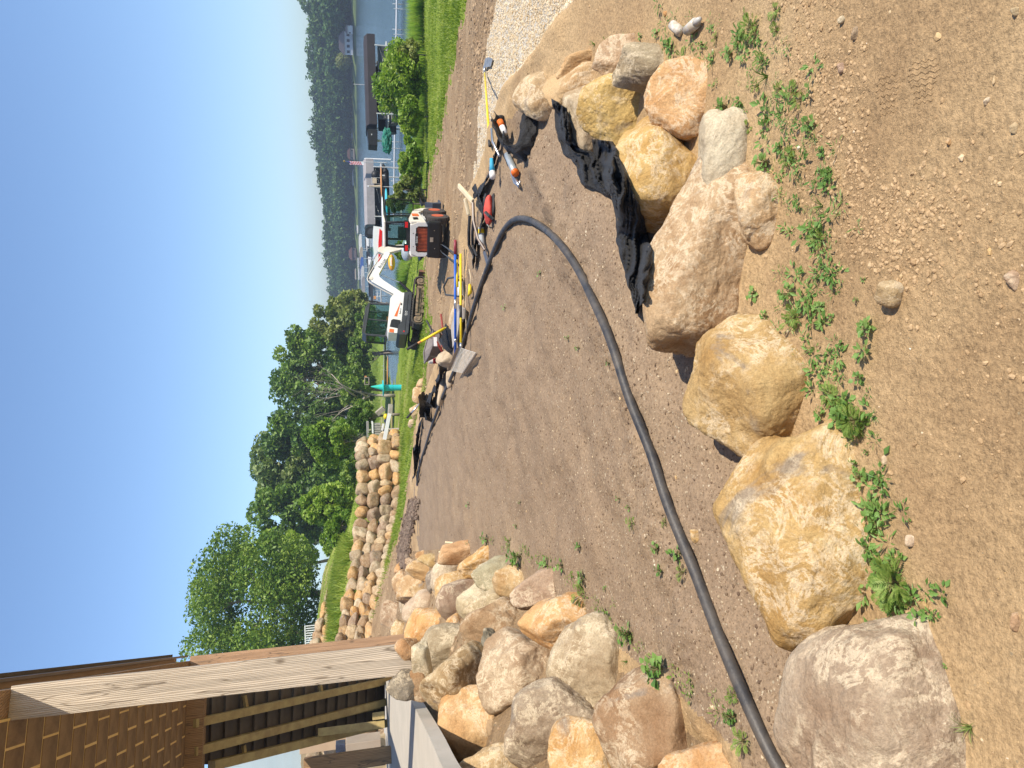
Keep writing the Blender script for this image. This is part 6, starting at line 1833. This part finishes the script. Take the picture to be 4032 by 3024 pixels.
# red tool bag
bp = G(1940, 825); k_ = bp.dot(F_) / FPX; d_ = bp.dot(F_)
tbag = thing('tool_bag', 'open red tool bag with black base and webbing at the edge of the bed', 'tool bag', bp)
RED = pm('red_fabric', (0.62, 0.085, 0.06), (0.50, 0.06, 0.045), 9, .75, .006, 25)
def bag_part(nm, bx, th, mat, seed, dd=0):
    V, F = rock_shape(4, seed, 6, 9, .5, (.8, .98)); V = V / np.abs(V).max(0)
    w, h_ = (bx[2] - bx[0]) / 2 * k_, (bx[3] - bx[1]) / 2 * k_
    o = mesh_np(nm, (V * [w, h_, th]) @ ROT_VIEW, F, mat, tbag, True); o.location = D((bx[0] + bx[2]) / 2, (bx[1] + bx[3]) / 2, d_ - .1 + dd) - bp
bag_part('red_panel', (1903, 768, 1944, 884), .11, RED, 31); bag_part('base', (1928, 765, 1958, 880), .14, GRP, 32, .03)
bag_part('pocket', (1900, 760, 1926, 830), .1, GRP, 33, .06)
MB().tube([D(1910, 835, d_ - .22) - bp, D(1925, 850, d_ - .235) - bp, D(1942, 862, d_ - .22) - bp], .018, 5).build('strap', CHAR, tbag)
MB().tube(catmull([D(1918, 884, d_ - .1) - bp, D(1930, 896, d_ - .12) - bp, D(1942, 894, d_ - .1) - bp, D(1950, 878, d_ - .08) - bp], 4), .008, 5).build('carry_loop', CHAR, tbag)
# long handled loppers: cream wooden grips, black arms
l0 = G(1905, 800, .14); l1 = G(1878, 732, .22)
def flatbar(mb, a, b_, w, th):
    v = b_ - a; rot = v.to_track_quat('X', 'Z').to_matrix(); return mb.box((a + b_) / 2, (v.length, w, th), rot=rot, bev=.012)
lp = thing('post_hole_digger', 'post hole digger with pale wooden handles and long black steel arms', 'post hole digger', l0)
Lz = lambda x, y, h_: G(x, y, h_) - l0
flatbar(MB(), Lz(1902, 795, .12), Lz(1882, 733, .24), .06, .035).build('wooden_handle', CRM, lp)
flatbar(MB(), Lz(1884, 848, .12), Lz(1888, 783, .18), .06, .04).build('wooden_handle', CRM, lp)
MB().tube([Lz(1888, 850, .12), Lz(1884, 910, .12), Lz(1878, 965, .10), Lz(1884, 1010, .05)], .019, 8).build('arm', GRP, lp)
MB().tube([Lz(1898, 850, .10), Lz(1892, 920, .10), Lz(1886, 965, .08), Lz(1894, 1010, .05)], .017, 8).build('arm', GRP, lp)
MB().tube([Lz(1902, 800, .12), Lz(1904, 870, .12), Lz(1912, 940, .09), Lz(1926, 985, .05)], .018, 8).build('arm', pm('brown_steel', (0.13, 0.085, 0.07), None, 6, .4), lp)
flatbar(MB(), Lz(1880, 985, .05), Lz(1872, 1045, .03), .10, .012).build('blade', pm('dull_steel', (0.2, 0.19, 0.18), None, 6, .35, metal=.6), lp)
flatbar(MB(), Lz(1922, 985, .05), Lz(1932, 1050, .02), .11, .012).build('blade', pm('dull_steel2', (0.22, 0.2, 0.19), None, 6, .35, metal=.6), lp)
bt = thing('bottle', 'clear plastic bottle with coloured label among the digger arms', 'bottle', G(1912, 930, .05)); MB().cyl((-.1, 0, 0), (.1, 0, 0), .035, n=12).build('body', pm('clear_plastic', (0.5, 0.52, 0.52), None, 6, .15), bt); MB().cyl((.03, 0, 0), (.08, 0, 0), .036, n=12).build('label', YEL, bt)
# caulking gun with grey tube, orange end
cg0, cg1, cg2, cg3 = G(1974, 508, .10), G(2006, 615, .10), G(2018, 612, .05), G(2048, 678, .05)
cgn = seg_thing('caulking_gun', 'caulking gun with silver grey cartridge and orange ring lying on the bed edge', 'caulking gun', [('rod', [cg0, G(1978, 560, .10), cg1], .014, STEEL, 8), ('cartridge', [cg2, cg3], .033, pm('silver_tube', (0.42, 0.47, 0.50), (0.36, 0.4, 0.43), 8, .35, metal=.3), 14), ('end_ring', [cg3, L3(cg2, cg3, 1.07)], .036, pm('orange_ring', (0.80, 0.17, 0.02), None, 6, .4), 14), ('trigger', [G(2040, 690, .05), G(2050, 720, .03), G(2058, 738, .03)], [.016, .02, .012], STEEL, 6), ('handle', [G(2034, 680, .05), G(2046, 720, .05), G(2060, 735, .04), G(2062, 712, .03)], .009, STEEL, 6)])
seg_thing('sealant_tube', 'white and blue sealant cartridge lying on black fabric left of the caulking gun', 'sealant tube', [('tube', [G(1968, 625, .09), G(1972, 680, .09)], [.018, .032], pm('blue_tube', (0.05, 0.42, 0.66)), 10), ('cap', [G(1972, 680, .09), G(1974, 698, .09)], .034, GELC, 10)])
seg_thing('sealant_tube', 'orange ended sealant tube tucked inside the zigzag fabric fold', 'sealant tube', [('tube', [G(2030, 530, .10), G(2024, 500, .12)], .028, GELC, 10), ('orange_end', [G(2024, 500, .12), G(2020, 480, .13)], .032, pm('orange_end', (0.8, 0.17, 0.02)), 10)])
# debris
seg_thing('bottle', 'dusty clear bottle lying on the weedy bank', 'bottle', [('body', [G(2728, 122, .03), G(2762, 92, .03)], .028, pm('dusty_plastic', (0.56, 0.52, 0.46), (0.45, 0.38, 0.28), 30, .3), 10), ('neck', [G(2762, 92, .03), G(2778, 76, .03)], [.022, .012], pm('dusty_plastic2', (0.50, 0.48, 0.44), None, 6, .3), 8)])
seg_thing('can', 'small crushed white can on the weedy bank beside the bottle', 'can', [('body', [G(2664, 100, .022), G(2690, 126, .016)], .026, pm('dusty_white', (0.66, 0.62, 0.55), (0.42, 0.35, 0.26), 40, .6), 10)])
plank('wood_stake', 'pale wooden stake end beside the pile of boulders', 'stake', (1752, 2140), (1806, 2146), G(1780, 2150).dot(F_), .08, .04, CRM)
plank('wood_stake', 'short wooden stake tip left of the longer one beside the boulders', 'stake', (1727, 2176), (1764, 2180), G(1750, 2190).dot(F_), .06, .04, CRM)

# ---- weeds
def leaf_mesh(nm, kind, seed):
    rs = random.Random(seed)
    if kind == 'b':                                      # broad toothed leaf on a stalk
        pr = [(0, .03), (.25, .04), (.32, .22), (.42, .30), (.48, .26), (.56, .30), (.66, .20), (.74, .20), (.86, .08), (1, 0)]
        V = []; F = []
        for i, (x, w) in enumerate(pr):
            z = .34 * x - .42 * x * x
            V += [(x, -w, z + .12 * w), (x, 0, z), (x, w, z + .12 * w)]
        for i in range(len(pr) - 1):
            a = i * 3; F += [[a, a + 3, a + 4, a + 1], [a + 1, a + 4, a + 5, a + 2]]
    elif kind == 'f':                                    # ferny, divided leaf
        V = []; F = []
        def add(*q):
            n = len(V); V.extend(q); F.append(list(range(n, n + len(q))))
        add((0, -.012, 0), (1, 0, .02), (0, .012, 0))
        for k in range(8):
            x = .2 + .1 * k; ln = .30 * math.sin(math.pi * (k + 1.5) / 10) + .05; z = .34 * x - .4 * x * x
            for s in (-1, 1):
                ex, ey = x + ln * .55, s * ln
                add((x, 0, z), (x + ln * .20, s * ln * .62, z + .02), (ex, ey, z), (x + ln * .5, s * ln * .45, z))
                add((x + ln * .25, s * ln * .5, z), (x + ln * .5, s * ln * .78, z + .03), (x + ln * .62, s * ln * .5, z + .01))
        add((.9, -.04, .02), (1.06, 0, 0), (.9, .04, .02))
    else:                                                # grass blade
        V = []; F = []
        for i in range(7):
            x = i / 6; w = .035 * (1 - x) + .003; z = .75 * x - .62 * x * x
            V += [(x, -w, z), (x, w, z)]
        F = [[2 * i, 2 * i + 2, 2 * i + 3, 2 * i + 1] for i in range(6)]
    me = bpy.data.meshes.new(nm); me.from_pydata(V, [], F)
    return me
WG = {'b': leaf_mat('broad_weed_leaf', (0.10, 0.20, 0.045), (0.155, 0.29, 0.07), (0.23, 0.36, 0.11), 6, .3, .4), 'f': leaf_mat('ferny_weed_leaf', (0.15, 0.24, 0.05), (0.20, 0.30, 0.065), (0.28, 0.36, 0.10), 6, .35, .3),
      'g': leaf_mat('grass_weed_leaf', (0.09, 0.17, 0.03), (0.15, 0.24, 0.05), (0.22, 0.29, 0.09), 6, .3, .3)}
LMS = {k: [leaf_mesh('leaf', k, s) for s in range(1)] for k in 'bfg'}
for k in LMS:
    for me in LMS[k]: me.materials.append(WG[k])
STEM = pm('weed_stem', (0.13, 0.17, 0.06), (0.20, 0.12, 0.06), 20, .6)
KIND = {'b': ('broadleaf_weed', 'broad leaved weed'), 'f': ('ferny_weed', 'ferny weed'), 'g': ('grass_tuft', 'grass tuft')}
def weed(px, py, size, kind, label, group=None, seed=0, lift=None):
    rs = random.Random(seed * 7 + 3)
    h = BV.ray_cast(Vector((0, 0, 0)), ray(px, py))[0]
    d_ = h.dot(F_)
    # the plant may grow at a boulder's edge: keep it at the drawn distance
    r = size * (.50 if size < 150 else .44) * d_ / FPX
    p = h + Vector((0, 0, 0)) - ray(px, py) * (lift or 0.0)
    p.z = max(ground_z(p.x, p.y), p.z)
    t = thing(KIND[kind][0], label, 'weed' if kind != 'g' else 'grass', p, (0, 0, rs.uniform(0, 6.28)), group)
    n_ = {'b': 12, 'f': 11, 'g': 10}[kind] + (5 if size > 90 else 0) + (12 if size > 150 else 0) + (5 if size > 110 else 0) - (4 if size < 40 else 0)
    st = MB()
    for i in range(n_):
        a = i * 2.4 + rs.uniform(-.4, .4)
        lvl = rs.random()
        ln = r * (rs.uniform(.55, .9) if kind != 'g' else rs.uniform(.8, 1.35)) * (.68 if size > 110 and kind == 'b' else 1)
        o = bpy.data.objects.new('leaf', LMS[kind][0]); COL.objects.link(o); o.parent = t
        base = Vector((math.cos(a), math.sin(a), 0)) * (r * .42 * rs.random() if kind != 'g' else .004)
        base.z = r * (.10 + .75 * lvl) if kind == 'b' else (r * .5 * lvl if kind == 'f' else 0)
        o.location = base
        o.rotation_euler = (rs.uniform(-.5, .5), rs.uniform(-.75, .15) - (.35 if kind == 'g' else 0), a)
        s = ln * (1.0 if kind != 'b' else .95)
        o.scale = (s, s * (1.25 if kind == 'b' else 1), s)
        if kind != 'g': st.tube([(0, 0, -.01), base * .6 + Vector((0, 0, base.z * .2)), base], [.0022, .0018, .0012], 4)
    if kind != 'g': st.build('stem', STEM, t)
    return t
MARKS = [('the largest ochre boulder', 3130, 2060), ('the tan boulder with the grey chip', 2960, 1540), ('the large grey tan boulder', 2780, 1000), ('the pale speckled boulder', 2870, 610),
         ('the buried smooth ochre boulder', 3000, 810), ('the boulder with crossed white scratches', 2700, 400), ('the lichen spotted boulder', 2560, 265), ('the low ochre boulder by the drive', 2300, 240),
         ('the dusty bottle', 2750, 100), ('the loaf shaped stone', 3520, 1160), ('the grey brown nearest boulder', 3400, 2720), ('the near pile of boulders', 2300, 2600), ('the far end of the boulder pile', 1950, 2200), ('the boot prints on the smooth soil', 3330, 560)]
W_ = [(2342,175,60,'g'),(2395,167,50,'f'),(2460,155,60,'b'),(2525,142,34,'b'),(2590,130,50,'b'),(2643,183,90,'b'),(2700,232,90,'f'),(2765,252,50,'b'),(2770,175,40,'b'),(2822,150,50,'f'),(2810,228,40,'b'),(2883,212,64,'b'),
 (2965,106,115,'f'),(3058,41,74,'f'),(3062,118,74,'f'),(2912,159,74,'f'),(3005,236,76,'f'),(3022,301,115,'g'),(2985,338,64,'f'),(3075,354,70,'f'),(2860,423,115,'b'),(2920,407,64,'b'),(3026,476,100,'g'),(2945,500,64,'f'),(2908,586,76,'b'),
 (3026,643,150,'b'),(3075,578,64,'b'),(3125,359,76,'f'),(3155,392,86,'f'),(3197,485,84,'b'),(3210,548,74,'g'),(3117,612,96,'f'),(3239,599,54,'b'),(3269,675,54,'b'),(3260,698,80,'b'),(3238,810,94,'g'),(3305,844,54,'g'),(3234,938,96,'f'),
 (3264,1096,54,'b'),(3234,1210,54,'b'),(2975,1154,76,'b'),(3124,1159,115,'b'),(3020,1245,54,'b'),(3133,1249,104,'f'),(3205,1371,86,'g'),(3241,1208,48,'b'),(3278,1249,40,'b'),(3427,1285,94,'b'),(3210,1430,42,'b'),(3318,1353,48,'b'),
 (3422,1389,56,'g'),(3395,1484,76,'b'),(3128,1570,84,'b'),(3287,1557,114,'f'),(3381,1660,185,'f'),(3330,1650,110,'b'),(3241,1629,64,'b'),(3368,1828,54,'b'),(3396,1867,76,'b'),(3478,1895,66,'b'),(3446,2003,96,'b'),(3527,2008,56,'g'),(3459,2066,86,'b'),
 (3423,2157,84,'b'),(3536,2296,230,'f'),(3631,2428,96,'b'),(3600,2340,90,'b'),(3127,2636,60,'b'),(3823,2862,135,'g'),(2290,2333,90,'f'),(2398,2428,94,'b'),(2484,2495,120,'b'),(2470,2604,64,'g'),(2620,2636,200,'b'),(2895,2735,74,'f'),(2895,2816,114,'b'),
 (2932,2916,104,'f'),(2050,2190,114,'b'),(2158,2227,74,'b'),(2217,2227,64,'b'),(2284,2152,48,'b'),(2492,2063,64,'f'),(2621,2054,44,'f'),(2593,2158,58,'b'),(2678,2183,80,'b'),(2605,2246,54,'b'),(2690,2253,74,'f'),(2300,2270,70,'b'),(1921,2121,52,'b'),
 (2008,2128,48,'f'),(1652,2830,50,'b')]
TINY = [(3403,1100),(3377,1180),(3369,1822),(3351,1890),(3586,2048),(3724,2622),(2385,2319),(2441,1963),(2479,2000),(1845,2142),(1848,1987),(2036,2070),(2051,1978),(3418,1778),(2130,1078),(2240,1330),(2400,1430),(2280,1370),(2700,1310),(1990,1210)]
from collections import defaultdict
byk = defaultdict(list)
for w in W_:
    mk = min(MARKS, key=lambda q: math.hypot(q[1] - w[0], q[2] - w[1]))
    byk[(mk[0], w[3])].append((math.hypot(mk[1] - w[0], mk[2] - w[1]), w))
ORD = ['closest to', 'second closest to', 'third closest to', 'fourth closest to', 'fifth closest to', 'sixth closest to', 'seventh closest to', 'eighth closest to', 'ninth closest to', 'tenth closest to', 'eleventh closest to', 'twelfth closest to']
sd_n = 0
for (mk, kd), lst in byk.items():
    lst.sort()
    for i, (_, w) in enumerate(lst):
        size_w = 'large green ' if w[2] > 110 else ('small green ' if w[2] < 56 else 'green ')
        sd_n += 1
        weed(w[0], w[1], w[2], kd, size_w + KIND[kd][1] + ', ' + ORD[min(i, 11)] + ' ' + mk, 'weeds on the soil and bed', sd_n)
for i, (x, y) in enumerate(TINY):
    weed(x, y, 30, 'b', 'tiny green seedling alone on bare soil', 'tiny seedlings', 900 + i)
# low ground cover sprouting along the buried side of the boulders
def rosettes(line, n, sig, seed):
    rs = np.random.RandomState(seed); LV = []; LF_ = []; k0 = 0
    q0 = np.array([[0, 0, 0], [.45, -.20, .10], [1, 0, .04], [.45, .20, .10]])
    for _ in range(n):
        i = rs.randint(len(line) - 1); f = rs.rand()
        px = line[i][0] * (1 - f) + line[i + 1][0] * f + rs.normal() * sig; py = line[i][1] * (1 - f) + line[i + 1][1] * f + rs.normal() * sig * 1.2
        h = BV.ray_cast(Vector((0, 0, 0)), ray(px, py))[0]
        if h is None: continue
        R0 = rs.uniform(.010, .034) * (1 if h.length > 2.6 else .8); nl = rs.randint(7, 16); wd = rs.choice([.5, 1.0, 1.5])
        for _k in range(nl):
            a = rs.uniform(0, 6.28); up = rs.uniform(.0, .9); s = R0 * rs.uniform(.6, 1.3)
            q = q0 * [s, s * wd, s]; c, s_ = math.cos(a), math.sin(a)
            b0 = np.array([c, s_, 0]) * R0 * rs.uniform(0, 1.1)
            x, y, z = q[:, 0], q[:, 1], q[:, 2] + q[:, 0] * (up - .4)
            LV.append(np.stack([x * c - y * s_, x * s_ + y * c, z], 1) + b0 + [h.x, h.y, h.z + .003 + up * R0]); LF_.append([k0, k0 + 1, k0 + 2, k0 + 3]); k0 += 4
    return np.concatenate(LV), np.array(LF_)
V, Fc = rosettes([(2640, 30), (2800, 160), (2960, 200), (3040, 330), (3100, 450), (3090, 620), (3180, 760), (3230, 900), (3230, 1050), (3180, 1180), (3220, 1330), (3270, 1480), (3350, 1640), (3440, 1850), (3460, 2000), (3480, 2150), (3560, 2300), (3600, 2420)], 230, 62, 5)
tag(mesh_np('ground_cover', V, Fc, WG['b']), 'thin scatter of sprouting green weeds along the buried side of the boulders', kind='stuff')
V, Fc = rosettes([(1930, 2130), (2060, 2180), (2200, 2230), (2290, 2330), (2400, 2440), (2500, 2520), (2620, 2640), (2880, 2840)], 70, 22, 6)
tag(mesh_np('ground_cover', V, Fc, WG['f']), 'thin scatter of sprouts where the bed meets the boulder pile', kind='stuff')
# boot prints: wavy tread ridges on the smooth soil
for (x0, y0, x1, y1, nn, lb) in [(3575, 240, 3700, 400, 8, 'boot print with wavy tread marks pressed in the smooth soil, the clearer one'), (3450, 300, 3545, 445, 7, 'fainter boot print left of the clearer one on the bank')]:
    m = MB()
    for k in range(nn):
        f = k / (nn - 1); yy = y0 + (y1 - y0) * f
        w_ = (x1 - x0) * (.32 + .18 * math.sin(math.pi * min(1, f * 1.3 + .1)))
        cx_ = (x0 + x1) / 2
        P = [G(cx_ + w_ * t_ , yy + 5 * math.sin(t_ * 11) - 10 * t_, -.0015) for t_ in np.linspace(-1, 1, 17)]
        m.tube(P, .0034, 5)
    tag(m.build('boot_print', SOIL, None, True), lb, 'boot print', 'boot prints')
# ------------------------------------------------------------------ air
HZ = bpy.data.materials.new('haze'); HZ.use_nodes = True
n = HZ.node_tree.nodes; l = HZ.node_tree.links; n.clear()
out = n.new('ShaderNodeOutputMaterial'); pv_ = n.new('ShaderNodeVolumePrincipled')
pv_.inputs['Color'].default_value = (0.37, 0.43, 0.54, 1); pv_.inputs['Density'].default_value = 0.0011; pv_.inputs['Anisotropy'].default_value = 0.2
l.new(pv_.outputs[0], out.inputs['Volume'])
hb_ = MB().box((0, 1900, 12), (5000, 4400, 44)).build('haze', HZ); tag(hb_, kind='stuff')
